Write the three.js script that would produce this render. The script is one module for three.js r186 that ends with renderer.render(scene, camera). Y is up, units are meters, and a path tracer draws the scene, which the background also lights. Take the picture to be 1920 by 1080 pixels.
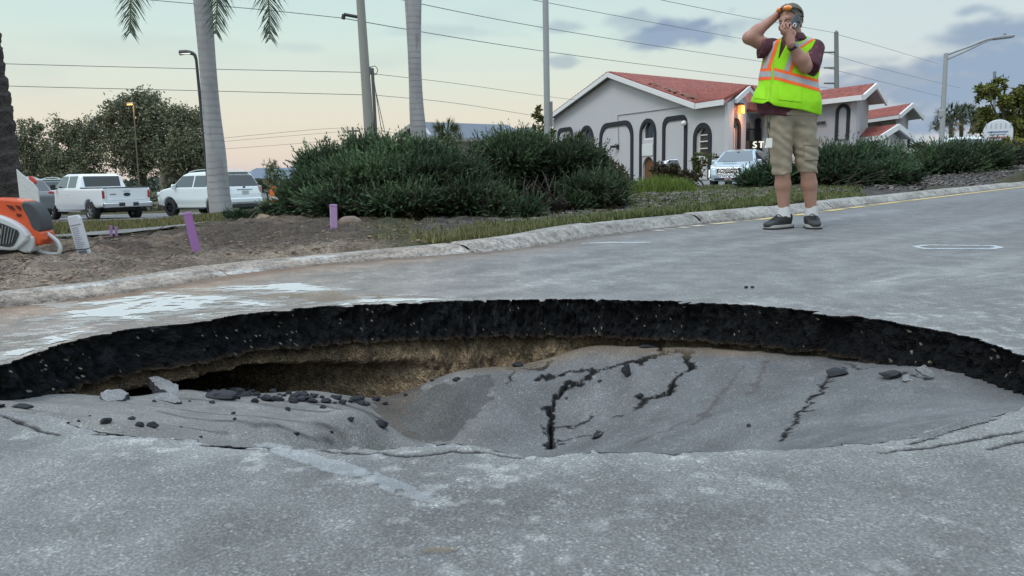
import * as THREE from 'three';
import { mergeGeometries, mergeVertices, toCreasedNormals } from 'three/addons/utils/BufferGeometryUtils.js';
import { RoundedBoxGeometry } from 'three/addons/geometries/RoundedBoxGeometry.js';
import { FontLoader } from 'three/addons/loaders/FontLoader.js';
import { TextGeometry } from 'three/addons/geometries/TextGeometry.js';

// ---------------------------------------------------------------- camera, sky, sun, exposure
const scene = new THREE.Scene();
const D2R = Math.PI / 180;
const camera = new THREE.PerspectiveCamera(2 * Math.atan(540 / 1400) / D2R, 16 / 9, 0.05, 1200);
camera.position.set(0, 0.48, 0);
camera.rotation.order = 'YXZ';
camera.rotation.set(-8.53 * D2R, 0, -1.2 * D2R);
camera.updateMatrixWorld(true); camera.updateProjectionMatrix();
const renderer = new THREE.WebGLRenderer({ antialias: true });
renderer.toneMapping = THREE.LinearToneMapping;
renderer.toneMappingExposure = 1.0;
renderer.shadowMap.enabled = true;
renderer.setSize(1024, 576);

const CAMPOS = camera.position.clone();
function ray(px, py) { return new THREE.Vector3(px / 960 - 1, 1 - py / 540, 0.5).unproject(camera).sub(CAMPOS).normalize(); }
// a point on the sight line of photograph pixel (px, py), d metres ahead
function V(px, py, d) { const r = ray(px, py); return r.multiplyScalar(-d / r.z).add(CAMPOS); }
// the point where that sight line meets the height h
function G(px, py, h = 0) { const r = ray(px, py); return r.multiplyScalar((h - CAMPOS.y) / r.y).add(CAMPOS); }

function rng(seed) { let s = seed | 0; return () => { s = (s + 0x6d2b79f5) | 0; let t = Math.imul(s ^ (s >>> 15), 1 | s); t = (t + Math.imul(t ^ (t >>> 7), 61 | t)) ^ t; return ((t ^ (t >>> 14)) >>> 0) / 4294967296; }; }
function hash3(x, y, z) { let h = Math.imul(x, 374761393) ^ Math.imul(y, 668265263) ^ Math.imul(z, 2147483647 - 1274126177); h = Math.imul(h ^ (h >>> 13), 1274126177); h ^= h >>> 16; h = Math.imul(h, 2246822519); return ((h ^ (h >>> 15)) >>> 0) / 4294967296; }
function noise(x, y, z = 0) {  // value noise, 0..1
  const xi = Math.floor(x), yi = Math.floor(y), zi = Math.floor(z); let fx = x - xi, fy = y - yi, fz = z - zi;
  fx = fx * fx * (3 - 2 * fx); fy = fy * fy * (3 - 2 * fy);
  const p = (k) => { const a = hash3(xi, yi, k), b = hash3(xi + 1, yi, k), c = hash3(xi, yi + 1, k), d = hash3(xi + 1, yi + 1, k); return a + (b - a) * fx + (c - a) * fy + (a - b - c + d) * fx * fy; };
  if (fz === 0) return p(zi);
  fz = fz * fz * (3 - 2 * fz);
  const a = p(zi), b = p(zi + 1); return a + (b - a) * fz;
}
function fbm(x, y, z = 0, o = 4) { let s = 0, a = 0.5, t = 0; for (let i = 0; i < o; i++) { s += a * noise(x, y, z); t += a; a *= 0.5; x = x * 2.03 + 17.1; y = y * 2.03 + 5.3; z = z === 0 ? 0 : z * 2.03 + 3.7; } return s / t; }
const clamp = (x, a = 0, b = 1) => Math.min(b, Math.max(a, x)), lerp = (a, b, t) => a + (b - a) * t;
const sstep = (a, b, x) => { const t = clamp((x - a) / (b - a)); return t * t * (3 - 2 * t); };
const lin = (c) => { c /= 255; return c <= 0.04045 ? c / 12.92 : Math.pow((c + 0.055) / 1.055, 2.4); };
const mix3 = (a, b, t) => [lerp(a[0], b[0], t), lerp(a[1], b[1], t), lerp(a[2], b[2], t)];

{ // the evening sky, one picture for all that lights the scene
  const W = 2048, H = 1024, data = new Float32Array(W * H * 4);
  const stops = [[-90, 150, 150, 150, 0.5], [-2, 190, 185, 182, 0.8], [0, 222, 208, 202, 1], [2.2, 232, 219, 203, 1], [4.5, 231, 226, 209, 1], [7.5, 221, 231, 218, 1], [10.5, 211, 231, 225, 1], [14, 201, 226, 227, 1.0], [24, 194, 219, 227, 1.3], [45, 192, 211, 228, 2.15], [90, 190, 208, 230, 2.6]].map((s) => [s[0], lin(s[1]) * s[4], lin(s[2]) * s[4], lin(s[3]) * s[4]]);
  const angles = (px, py) => { const r = ray(px, py); return [Math.atan2(r.x, -r.z) / D2R, Math.asin(r.y) / D2R]; };
  const clouds = [[1270, 62, 105, 26, 1], [1195, 38, 60, 16, 0.5], [1375, 52, 60, 16, .4], [1060, 52, 50, 12, 0.45], [1052, 114, 38, 11, 0.5], [1890, 58, 110, 26, 0.9], [1870, 118, 150, 32, 1], [1680, 152, 170, 20, 0.75], [1790, 175, 150, 28, 0.9], [1820, 228, 190, 34, 0.85], [1660, 205, 110, 16, .4], [1829, 20, 28, 8, .7], [1440, 40, 40, 10, .3], [1560, 120, 80, 12, 0.35], [2050, 140, 200, 60, 0.9], [830, 60, 120, 14, .22], [560, 90, 60, 8, .15]].map(([x, y, rx, ry, s]) => [...angles(x, y), rx / 24.4, ry / 24.4, s]);
  const cloudC = [lin(146), lin(166), lin(190)], warm = [lin(226), lin(214), lin(212)];
  for (let j = 0; j < H; j++) {
    const el = ((j + 0.5) / H - 0.5) * 180;
    let k = 0; while (k < stops.length - 2 && stops[k + 1][0] < el) k++;
    const t = clamp((el - stops[k][0]) / (stops[k + 1][0] - stops[k][0]));
    const base = [1, 2, 3].map((c) => lerp(stops[k][c], stops[k + 1][c], t));
    for (let i = 0; i < W; i++) {
      const phi = ((i + 0.5) / W - 0.5) * 2 * Math.PI, dx = Math.cos(phi), dz = Math.sin(phi);
      let az = Math.atan2(dx, -dz) / D2R;
      let c = base.slice();
      if (el > -3 && el < 40) {
        const right = sstep(2, 30, az) * (1 - sstep(80, 120, az)) * sstep(-1, 2, el) * (1 - sstep(16, 30, el));
        c = mix3(c, [lin(205), lin(217), lin(226)], right * 0.6);
        c = mix3(c, warm, 0.6 * right * Math.exp(-Math.pow((el - 5.6) / 1.3, 2)) * fbm(az * 0.12, el * 0.8, 3));
        if (el < 22 && Math.abs(az) < 60) {
          let m = 0;
          const w1 = fbm(az * 0.55, el * 1.5, 1.5, 5), w2 = fbm(az * 0.5 + 40, el * 1.4, 7.5, 4);
          for (const [ca, ce, ra, re, s] of clouds) {
            const u = (az - ca + (w1 - 0.5) * 2.2 * ra * 0.6) / ra, v = (el - ce + (w2 - 0.5) * 1.9 * re) / re, q = u * u + v * v;
            if (q < 4) m = Math.max(m, s * sstep(1.4, 0.1, q + (w1 - 0.5) * 1.5));
          }
          m += 0.12 * sstep(0.55, 0.8, fbm(az * 0.1 + 9, el * 0.45, 2.5));
          c = mix3(c, cloudC, clamp(m * 1.1));
        } else c = mix3(c, cloudC, 0.25 * sstep(0.45, 0.75, fbm(dx * 6 + 11, dz * 6 + el * 0.25, 0)));
      }
      const o = (j * W + i) * 4; data[o] = c[0]; data[o + 1] = c[1]; data[o + 2] = c[2]; data[o + 3] = 1;
    }
  }
  const sky = new THREE.DataTexture(data, W, H, THREE.RGBAFormat, THREE.FloatType);
  sky.mapping = THREE.EquirectangularReflectionMapping; sky.magFilter = sky.minFilter = THREE.LinearFilter; sky.wrapS = THREE.RepeatWrapping; sky.needsUpdate = true;
  scene.background = sky; scene.environment = sky;
}
const sun = new THREE.DirectionalLight(new THREE.Color(1, 0.95, 0.88), 1.3);
sun.position.set(-14, 26, 12); sun.castShadow = true; sun.shadow.radius = 34;
Object.assign(sun.shadow.camera, { left: -60, right: 60, top: 60, bottom: -60, far: 200 });
scene.add(sun, sun.target);

// ---------------------------------------------------------------- helpers
const used = new Map();
function numbered(name) { const n = used.get(name) ?? -1; used.set(name, n + 1); return n < 0 ? name : name + '_' + String(n + 1).padStart(3, '0'); }
function M(r, g, b, rough = 0.8, o = {}) { return new THREE.MeshStandardMaterial({ color: new THREE.Color().setRGB(r, g, b), roughness: rough, ...o }); }
function MP(r, g, b, rough, o = {}) { return new THREE.MeshPhysicalMaterial({ color: new THREE.Color().setRGB(r, g, b), roughness: rough, ...o }); }
function prep(g) {
  g = g.index ? g.toNonIndexed() : g;
  for (const k of Object.keys(g.attributes)) if (!['position', 'normal', 'uv', 'color'].includes(k)) g.deleteAttribute(k);
  if (!g.attributes.normal) g.computeVertexNormals();
  return g;
}
function merged(list) {
  list = list.flat(Infinity); if (list.length === 1) return list[0];
  list = list.map(prep);
  for (const k of ['uv', 'color']) if (!list.every((g) => g.attributes[k])) list.forEach((g) => g.deleteAttribute(k));
  return mergeGeometries(list, false);
}
function part(name, geoms, mat, parent, label) {
  const m = new THREE.Mesh(merged([geoms]), mat); m.name = name; m.castShadow = m.receiveShadow = true; parent.add(m);
  if (label) m.userData.label = label;
  return m;
}
function thing(name, label, category, pos = [0, 0, 0], turn = 0, group) {
  const o = new THREE.Group(); o.name = numbered(name); scene.add(o);
  if (pos.isVector3) o.position.copy(pos); else o.position.set(...pos);
  o.rotation.y = turn; o.userData = { label, category }; if (group) o.userData.group = group;
  return o;
}
function solo(name, geoms, mat, label, category, group) {
  const m = new THREE.Mesh(merged([geoms]), mat); m.name = numbered(name); m.castShadow = m.receiveShadow = true; scene.add(m);
  m.userData = { label, category }; if (group) m.userData.group = group;
  return m;
}
function struct(name, geoms, mat, kind = 'structure', label) {
  const m = new THREE.Mesh(merged([geoms]), mat); m.name = numbered(name); m.castShadow = m.receiveShadow = true; scene.add(m);
  m.userData = { kind }; if (label) m.userData.label = label; return m;
}
const rel = (o, p) => p.clone().sub(o.position);
function box(w, h, d, x = 0, y = 0, z = 0, r = 0) { return (r ? new RoundedBoxGeometry(w, h, d, 2, r) : new THREE.BoxGeometry(w, h, d)).translate(x, y, z); }
function bar(a, b, r0, r1 = r0, n = 10) {  // a tapered round bar from a to b
  const d = new THREE.Vector3().subVectors(b, a), g = new THREE.CylinderGeometry(r1, r0, d.length(), n, 1);
  g.applyQuaternion(new THREE.Quaternion().setFromUnitVectors(new THREE.Vector3(0, 1, 0), d.normalize()));
  return g.translate((a.x + b.x) / 2, (a.y + b.y) / 2, (a.z + b.z) / 2);
}
const v3 = (x, y, z) => new THREE.Vector3(x, y, z);
function tube(pts, r, seg = 24, n = 8, closed = false) { return new THREE.TubeGeometry(new THREE.CatmullRomCurve3(pts, closed), seg, r, n, closed); }
function limb(pts, r0, r1, seg = 8, n = 7) {  // a tube that tapers
  const c = new THREE.CatmullRomCurve3(pts), g = new THREE.TubeGeometry(c, seg, 1, n, false), p = g.attributes.position, q = new THREE.Vector3(), o = new THREE.Vector3();
  for (let i = 0; i <= seg; i++) { c.getPointAt(i / seg, o); const r = typeof r0 === 'function' ? r0(i / seg) : lerp(r0, r1, i / seg); for (let j = 0; j <= n; j++) { const k = i * (n + 1) + j; q.fromBufferAttribute(p, k).sub(o).multiplyScalar(r).add(o); p.setXYZ(k, q.x, q.y, q.z); } }
  return g;
}
class Buf {  // loose triangles with a colour each
  constructor() { this.p = []; this.c = []; }
  tri(a, b, c, col) { this.p.push(a.x, a.y, a.z, b.x, b.y, b.z, c.x, c.y, c.z); for (let i = 0; i < 3; i++) this.c.push(col[0], col[1], col[2]); }
  geo() { const g = new THREE.BufferGeometry(); g.setAttribute('position', new THREE.Float32BufferAttribute(this.p, 3)); g.setAttribute('color', new THREE.Float32BufferAttribute(this.c, 3)); g.computeVertexNormals(); return g; }
}
function grid(nu, nv, f, uv) {  // an indexed sheet; f(i, j) -> [x, y, z, r, g, b]
  const p = new Float32Array(nu * nv * 3), c = new Float32Array(nu * nv * 3), t = new Float32Array(nu * nv * 2), id = [];
  let col = false;
  for (let j = 0; j < nv; j++) for (let i = 0; i < nu; i++) { const q = f(i, j), k = j * nu + i; p.set(q.slice(0, 3), k * 3); if (q.length > 3) { col = true; c.set(q.slice(3, 6), k * 3); } const w = uv ? uv(q, i, j) : [q[0], -q[2]]; t[k * 2] = w[0]; t[k * 2 + 1] = w[1]; }
  for (let j = 0; j < nv - 1; j++) for (let i = 0; i < nu - 1; i++) { const a = j * nu + i, b = a + 1, d = a + nu, e = d + 1; id.push(a, b, e, a, e, d); }
  const g = new THREE.BufferGeometry(); g.setAttribute('position', new THREE.BufferAttribute(p, 3)); if (col) g.setAttribute('color', new THREE.BufferAttribute(c, 3));
  g.setAttribute('uv', new THREE.BufferAttribute(t, 2)); g.setIndex(id); g.computeVertexNormals(); return g;
}
function tps(pts, mq) {  // thin-plate height field through [u, v, h]
  const n = pts.length, N = n + 3, A = [], phi = mq ? (r2) => -Math.sqrt(r2 + mq * mq) : (r2) => (r2 < 1e-12 ? 0 : 0.5 * r2 * Math.log(r2));
  for (let i = 0; i < N; i++) A.push(new Float64Array(N + 1));
  for (let i = 0; i < n; i++) { const [u, v, h] = pts[i]; for (let j = 0; j < n; j++) A[i][j] = phi((u - pts[j][0]) ** 2 + (v - pts[j][1]) ** 2); A[i][i] += 1e-4; A[i][n] = A[n][i] = 1; A[i][n + 1] = A[n + 1][i] = u; A[i][n + 2] = A[n + 2][i] = v; A[i][N] = h; }
  for (let k = 0; k < N; k++) { let m = k; for (let i = k + 1; i < N; i++) if (Math.abs(A[i][k]) > Math.abs(A[m][k])) m = i; [A[k], A[m]] = [A[m], A[k]]; for (let i = k + 1; i < N; i++) { const f = A[i][k] / A[k][k]; if (f) for (let j = k; j <= N; j++) A[i][j] -= f * A[k][j]; } }
  const w = new Float64Array(N); for (let k = N - 1; k >= 0; k--) { let s = A[k][N]; for (let j = k + 1; j < N; j++) s -= A[k][j] * w[j]; w[k] = s / A[k][k]; }
  return (u, v) => { let s = w[n] + w[n + 1] * u + w[n + 2] * v; for (let i = 0; i < n; i++) s += w[i] * phi((u - pts[i][0]) ** 2 + (v - pts[i][1]) ** 2); return s; };
}
function dataTex(S, f, srgb, rep = 1) {
  const d = new Uint8Array(S * S * 4);
  for (let j = 0; j < S; j++) for (let i = 0; i < S; i++) { const q = f(i, j), o = (j * S + i) * 4; d[o] = q[0]; d[o + 1] = q[1]; d[o + 2] = q[2]; d[o + 3] = 255; }
  const t = new THREE.DataTexture(d, S, S); t.wrapS = t.wrapT = THREE.RepeatWrapping; t.magFilter = THREE.LinearFilter; t.minFilter = THREE.LinearMipmapLinearFilter; t.repeat.set(rep, rep);
  if (srgb) t.colorSpace = THREE.SRGBColorSpace; t.needsUpdate = true; return t;
}
const enc = (x) => 255 * (x <= 0.0031308 ? 12.92 * x : 1.055 * Math.pow(Math.max(x, 0), 1 / 2.4) - 0.055);
function pnoise(S, cells, seed) { // periodic value noise on an S grid
  const out = new Float32Array(S * S);
  for (let j = 0; j < S; j++) for (let i = 0; i < S; i++) {
    const x = i / S * cells, y = j / S * cells, xi = Math.floor(x), yi = Math.floor(y); let fx = x - xi, fy = y - yi; fx = fx * fx * (3 - 2 * fx); fy = fy * fy * (3 - 2 * fy);
    const x1 = (xi + 1) % cells, y1 = (yi + 1) % cells, a = hash3(xi, yi, seed), b = hash3(x1, yi, seed), c = hash3(xi, y1, seed), d = hash3(x1, y1, seed);
    out[j * S + i] = a + (b - a) * fx + (c - a) * fy + (a - b - c + d) * fx * fy;
  }
  return out;
}
// worn asphalt: stones in a binder, one tile of 2 m
const asphalt = (() => {
  const S = 2048, n1 = pnoise(S, 24, 5), n2 = pnoise(S, 90, 6), n3 = pnoise(S, 512, 7), C = 416, cell = S / C;
  const px = new Float32Array(C * C), py = new Float32Array(C * C), pb = new Float32Array(C * C), pr = new Float32Array(C * C);
  const R = rng(11); for (let k = 0; k < C * C; k++) { px[k] = R(); py[k] = R(); pb[k] = R(); pr[k] = 0.26 + 0.34 * R(); }
  const hgt = new Float32Array(S * S), col = new Float32Array(S * S);
  for (let j = 0; j < S; j++) for (let i = 0; i < S; i++) {
    const u = i / cell, v = j / cell, ci = Math.floor(u), cj = Math.floor(v); let best = 9, bk = 0;
    for (let b = -1; b <= 1; b++) for (let a = -1; a <= 1; a++) { const k = ((cj + b + C) % C) * C + (ci + a + C) % C, dx = ci + a + px[k] - u, dy = cj + b + py[k] - v, q = (dx * dx + dy * dy) / (pr[k] * pr[k]); if (q < best) { best = q; bk = k; } }
    const o = j * S + i, st = sstep(1.25, 0.55, best + (n3[o] - 0.5) * 0.5), b = pb[bk];
    const tone = 0.128 + 0.045 * b + (b > 0.95 ? 0.07 : 0) + (b < 0.1 ? -0.03 : 0);
    let c = lerp(0.1, tone, st * (0.55 + 0.45 * n2[o])) * (0.82 + 0.36 * n1[o]) + (n3[o] - 0.5) * 0.04;
    c += 0.05 * sstep(0.66, 0.95, n3[o] * 0.45 + n2[o] * 0.55);
    col[o] = c; hgt[o] = 0.25 + 0.55 * st * (0.6 + 0.4 * b) + 0.2 * n3[o];
  }
  const map = dataTex(S, (i, j) => { const c = Math.max(0.02, col[j * S + i]); return [enc(c * 1.005), enc(c), enc(c * 1.0)]; }, true, 0.5);
  const bump = dataTex(S, (i, j) => { const c = 255 * clamp(hgt[j * S + i]); return [c, c, c]; }, false, 0.5);
  return { map, bump };
})();
// grit for soil, concrete, mulch, plaster: neutral grey that vertex colours tint, one tile of 1 m
const grit = (() => {
  const S = 1024, a = pnoise(S, 16, 21), b = pnoise(S, 64, 22), c = pnoise(S, 200, 23), d = pnoise(S, 512, 24);
  const h = (o) => 0.2 * a[o] + 0.27 * b[o] + 0.3 * c[o] + 0.23 * d[o];
  return { map: dataTex(S, (i, j) => { const o = j * S + i, x = enc(clamp(0.62 + (h(o) - 0.5) * 1.5, 0.1, 1)); return [x, x, x]; }, true), bump: dataTex(S, (i, j) => { const x = 255 * clamp(0.5 + (h(j * S + i) - 0.5) * 1.6); return [x, x, x]; }, false), h };
})();
// ---------------------------------------------------------------- lie of the land
// the edge of the road where the kerb stands, along sight lines of the photograph
const edgePts = [[0, 578], [250, 547], [450, 513], [700, 488], [960, 467], [1110, 444], [1290, 422], [1410, 410], [1620, 384], [1910, 350]].map(([x, y]) => G(x, y));
{ const a = edgePts[0].clone().sub(edgePts[3]).setY(0).normalize(), n = edgePts.length, b = edgePts[n - 1].clone().sub(edgePts[n - 4]).setY(0).normalize();
  for (const k of [2, 6, 14, 30]) edgePts.unshift(edgePts[0].clone().addScaledVector(a, k));
  for (const k of [4, 10, 20, 40]) edgePts.push(edgePts[edgePts.length - 1].clone().addScaledVector(b, k)); }
const edge = new THREE.CatmullRomCurve3(edgePts, false, 'centripetal'); edge.arcLengthDivisions = 2000;
const edgeLen = edge.getLength();
const edgeSamples = Array.from({ length: 1601 }, (_, i) => edge.getPointAt(i / 1600));
const edgeDir = edgePts[10].clone().sub(edgePts[5]).setY(0).normalize(), edgeOut = v3(edgeDir.z, 0, -edgeDir.x);   // away from the road
function edgeAt(t) { return edge.getPointAt(clamp(t / edgeLen)); }
let t0 = 0; { let best = 1e9; edgeSamples.forEach((p, i) => { const d = p.distanceTo(G(0, 578)); if (d < best) { best = d; t0 = i / 1600 * edgeLen; } }); }
function sideOf(x, z) { // signed distance beyond the road edge and the length along it
  let best = 1e9, k = 0; for (let i = 0; i < 1601; i += 8) { const p = edgeSamples[i], d = (p.x - x) ** 2 + (p.z - z) ** 2; if (d < best) { best = d; k = i; } }
  for (let i = Math.max(0, k - 8); i <= Math.min(1600, k + 8); i++) { const p = edgeSamples[i], d = (p.x - x) ** 2 + (p.z - z) ** 2; if (d < best) { best = d; k = i; } }
  const p = edgeSamples[k]; return { s: Math.sqrt(best) * Math.sign((x - p.x) * edgeOut.x + (z - p.z) * edgeOut.z), t: k / 1600 * edgeLen };
}
const landUV = (x, z) => [Math.atan2(x, -z) * 1.6, Math.log(Math.hypot(x, z))];
const landPts = [
  [0, 476, 4.6], [100, 456, 6], [200, 450, 6.1], [300, 440, 6.6], [430, 412, 9], [415, 397, 13], [620, 428, 6.6], [360, 470, 5.3], [213, 447, 7.2], [155, 478, 4.9], [250, 492, 4.4], [480, 452, 5.6],
  [560, 405, 8], [700, 412, 7.7], [850, 412, 7.7], [1000, 408, 8.1], [1150, 388, 9.6], [1250, 366, 11], [1250, 351, 16], [1400, 355, 14.5], [1600, 352, 13.2], [1700, 345, 14], [1850, 319, 20],
  [180, 412, 32], [395, 405, 32.5], [1380, 348, 36], [1190, 340, 48], [1600, 320, 42], [1850, 296, 40], [100, 426, 12], [250, 424, 12], [420, 410, 17], [100, 418, 20], [250, 414, 20], [700, 400, 22], [900, 385, 26], [-600, 460, 10], [-400, 430, 40],
].map(([x, y, d]) => { const p = V(x, y, d); return [...landUV(p.x, p.z), p.y]; });
for (const a of [-1.2, -0.9, -0.5, 0, 0.4, 0.7, 1.0]) { landPts.push([a * 1.6, Math.log(85), -1.5 + 0.6 * Math.max(0, a)], [a * 1.6, Math.log(400), -1.7]); }
for (const k of [3, 4.5, 6, 8, 10, 13, 17, 22]) { const p = edgeAt(t0 - 3 + k).addScaledVector(edgeOut, 0.32); landPts.push([...landUV(p.x, p.z), k < 8 ? 0.05 : 0.09]); }
for (const k of [1.5, -4, -12]) { const p = edgeAt(t0 - k).addScaledVector(edgeOut, 0.32); landPts.push([...landUV(p.x, p.z), 0.06]); }
const landTPS = tps(landPts);
function land(x, z) { return clamp(landTPS(...landUV(x, z)), -1.9, 0.75); }
const onLand = (p, dy = 0) => { p.y = land(p.x, p.z) + dy; return p; };
function landHit(px, py) { // where a sight line meets the verge
  const r = ray(px, py); let d = 2; for (let i = 0; i < 4000; i++) { d *= 1.002; const p = CAMPOS.clone().addScaledVector(r, d); if (p.y < land(p.x, p.z)) return p; } return CAMPOS.clone().addScaledVector(r, d);
}

// ---------------------------------------------------------------- the hole in the road
const rimPx = [[0, 684], [60, 664], [160, 634], [240, 618], [370, 604], [420, 594], [560, 578], [760, 568], [960, 562], [1150, 562], [1300, 566], [1470, 577], [1600, 592], [1700, 609], [1800, 629], [1880, 651], [1920, 668], [2000, 690], [2045, 715], [2030, 738], [1970, 743], [1920, 750], [1800, 784], [1640, 820], [1480, 832], [1300, 834], [1180, 838], [1050, 838], [960, 834], [880, 831], [820, 824], [700, 830], [560, 826], [430, 824], [300, 812], [180, 795], [80, 778], [20, 768], [-60, 748], [-60, 708]];
const HC = v3(0.02, 0, -2.05);
const rim = rimPx.map(([x, y]) => { const p = G(x, y); return [Math.atan2(p.x - HC.x, -(p.z - HC.z)), Math.hypot(p.x - HC.x, p.z - HC.z)]; }).sort((a, b) => a[0] - b[0]);
const TAU = Math.PI * 2;
function rimSmooth(th) {
  const n = rim.length; let k = 0; while (k < n && rim[k][0] <= th) k++;
  const g = (i) => { const m = ((i % n) + n) % n; return [rim[m][0] + TAU * Math.floor(i / n), rim[m][1]]; };
  const p0 = g(k - 2), p1 = g(k - 1), p2 = g(k), p3 = g(k + 1), t = (th - p1[0]) / (p2[0] - p1[0]), h = p2[0] - p1[0];
  const m1 = (p2[1] - p0[1]) / (p2[0] - p0[0]) * h, m2 = (p3[1] - p1[1]) / (p3[0] - p1[0]) * h, t2 = t * t, t3 = t2 * t;
  return (2 * t3 - 3 * t2 + 1) * p1[1] + (t3 - 2 * t2 + t) * m1 + (-2 * t3 + 3 * t2) * p2[1] + (t3 - t2) * m2;
}
const far = (th) => sstep(2.08, 1.82, Math.abs(th));      // 1 along the far side, 0 along the near side
function rimR(th) {
  const c = Math.cos(th) * 3, s = Math.sin(th) * 3;
  const F = .25 + .75 * far(th); return rimSmooth(th) + 0.035 * (fbm(c * 3 + 20, s * 3, 0, 3) - 0.5) + F * (0.022 * (noise(c * 22, s * 22 + 9) - 0.5) + 0.012 * (noise(c * 70, s * 70) - 0.5) - 0.05 * sstep(.68, .8, noise(c * 11 + 3, s * 11)));
}
const polar = (x, z) => [Math.atan2(x - HC.x, -(z - HC.z)), Math.hypot(x - HC.x, z - HC.z)];
const sag = (th) => -0.012 * (1 - far(th)) * (0.4 + 1.2 * fbm(Math.sin(th) * 6 + 3, Math.cos(th) * 6));
// the sunken floor
const floorPts = [[60, 751, 2.02], [-40, 752, 1.92], [150, 738, 2.2], [30, 764, 1.66], [100, 776, 1.66], [300, 802, 1.58], [500, 792, 1.88], [650, 796, 2.15], [580, 782, 2.2], [640, 768, 2.4], [560, 756, 2.45], [730, 804, 2.3], [790, 824, 2.5], [350, 732, 2.38], [420, 742, 2.5], [600, 735, 2.65], [690, 745, 2.75], [850, 700, 2.8], [950, 690, 2.82], [1100, 655, 2.83], [1300, 652, 2.76], [1450, 664, 2.6], [1570, 690, 2.36], [1750, 702, 2.1], [1880, 735, 1.9], [1940, 742, 1.82], [1640, 815, 1.5], [1800, 784, 1.54], [1480, 832, 1.75], [1300, 800, 2.15], [1040, 838, 2.35], [1040, 760, 2.58], [900, 800, 2.45], [1200, 740, 2.5], [1400, 750, 2.25], [1600, 750, 2.0], [700, 900, 2.1], [1000, 900, 2.0], [500, 860, 1.7], [1300, 880, 1.85], [1000, 950, 1.5], [700, 920, 1.6], [400, 740, 2.75], [330, 737, 2.55], [500, 740, 2.72], [250, 742, 2.3], [500, 768, 2.2], [400, 766, 2.15], [300, 766, 1.95], [200, 758, 1.95], [500, 785, 2.0], [400, 790, 1.85]]
  .map(([x, y, d]) => { const p = V(x, y, d); return [p.x * 2, p.z * 2, p.y]; });
for (const th of [-1.2, -0.7, -0.2, 0.3, 0.8]) { const r = rimSmooth(th) + 0.25; floorPts.push([(HC.x + Math.sin(th) * r) * 2, (HC.z - Math.cos(th) * r) * 2, { '-1.2': -.34, '-0.7': -.58, '-0.2': -.46, '0.3': -.3, '0.8': -.22 }[th]]); }
const floorTPS = tps(floorPts, 0.34);
function floorH(x, z) {
  const [th, r] = polar(x, z), R = rimSmooth(th), nearIn = (1 - far(th)) * sstep(0.16, 0.0, R - r);
  return lerp(Math.min(floorTPS(x * 2, z * 2), -0.014), -0.02 + 0.015 * Math.sin(th * 9), nearIn * 0.75) + 0.012 * (fbm(x * 4 + 7, z * 4) - 0.5);
}
function floorHit(px, py) { const r = ray(px, py); let d = 1; for (let i = 0; i < 3000; i++) { d += 0.0012; const p = CAMPOS.clone().addScaledVector(r, d); if (p.y < floorH(p.x, p.z)) return p; } return CAMPOS.clone().addScaledVector(r, d); }
function nearPoly(poly) { // a tester: distance from (x, z) to a polyline of [x, z, half width]
  return (x, z) => { let best = 9; for (let i = 0; i < poly.length - 1; i++) { const a = poly[i], b = poly[i + 1], dx = b[0] - a[0], dz = b[1] - a[1], t = clamp(((x - a[0]) * dx + (z - a[1]) * dz) / (dx * dx + dz * dz + 1e-9)), q = Math.hypot(a[0] + dx * t - x, a[1] + dz * t - z) - lerp(a[2], b[2], t); if (q < best) best = q; } return best; };
}
function inPoly(poly, x, z) { let c = false; for (let i = 0, j = poly.length - 1; i < poly.length; j = i++) { const [xi, zi] = poly[i], [xj, zj] = poly[j]; if ((zi > z) !== (zj > z) && x < (xj - xi) * (z - zi) / (zj - zi) + xi) c = !c; } return c; }

// --- road
const matRoad = M(1, 1, 1, 0.88, { map: asphalt.map, bumpMap: asphalt.bump, bumpScale: 0.0022, vertexColors: true });
const px2 = (list) => list.map(([x, y, w = 0]) => { const p = G(x, y); return [p.x, p.z, w]; });
const roadCracks = [
  [[600, 834, .0008], [660, 839, .001], [705, 838, .0016], [760, 846, .0022], [800, 847, .0014], [850, 841, .0018], [910, 840, .0008], [980, 843, .0005]],
  [[380, 826, .0006], [420, 827, .0014], [470, 832, .0015], [520, 833, .0006]],
  [[1650, 842, .0005], [1720, 834, .0014], [1800, 824, .0012], [1860, 810, .0015], [1920, 803, .001]],
  [[1700, 824, .0005], [1730, 816, .0014], [1760, 812, .0006]], [[1850, 836, .0006], [1900, 826, .0016], [1940, 818, .0012]],
  [[0, 772, .0018], [28, 785, .0014], [60, 795, .0006]], [[20, 780, .0006], [70, 800, .0012], [110, 808, .0006]], [[178, 801, .003], [210, 802, .002], [280, 806, .0022], [330, 806, .0008]],
].map((c) => nearPoly(px2(c)));
const lightLines = [[[700, 566, .03], [960, 541, .035], [1100, 513, .04], [1300, 476, .06], [1480, 445, .09]], [[1230, 590, .05], [1500, 560, .05], [1700, 525, .06], [1900, 485, .06]], [[1000, 480, .05], [1300, 441, .08], [1700, 392, .13]], [[1500, 470, .05], [1700, 440, .09], [1920, 405, .15]], [[760, 540, .03], [1000, 505, .05], [1250, 470, .07]]].map((c) => nearPoly(px2(c)));
const slurry = [[[95, 588], [230, 572], [330, 556], [420, 560], [400, 578], [360, 585], [240, 590], [300, 600], [150, 598]], [[35, 665], [70, 640], [160, 612], [120, 635], [90, 660], [60, 668]], [[60, 628], [110, 610], [165, 614], [110, 622]], [[90, 570], [200, 566], [350, 545], [330, 552], [200, 575]], [[410, 540], [560, 532], [640, 545], [560, 548], [470, 543]], [[590, 575], [640, 570], [690, 562], [780, 560], [830, 566], [760, 570], [680, 576]], [[440, 566], [500, 566], [510, 572], [480, 580]], [[380, 596], [405, 590], [398, 598]]].map(px2);
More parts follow.
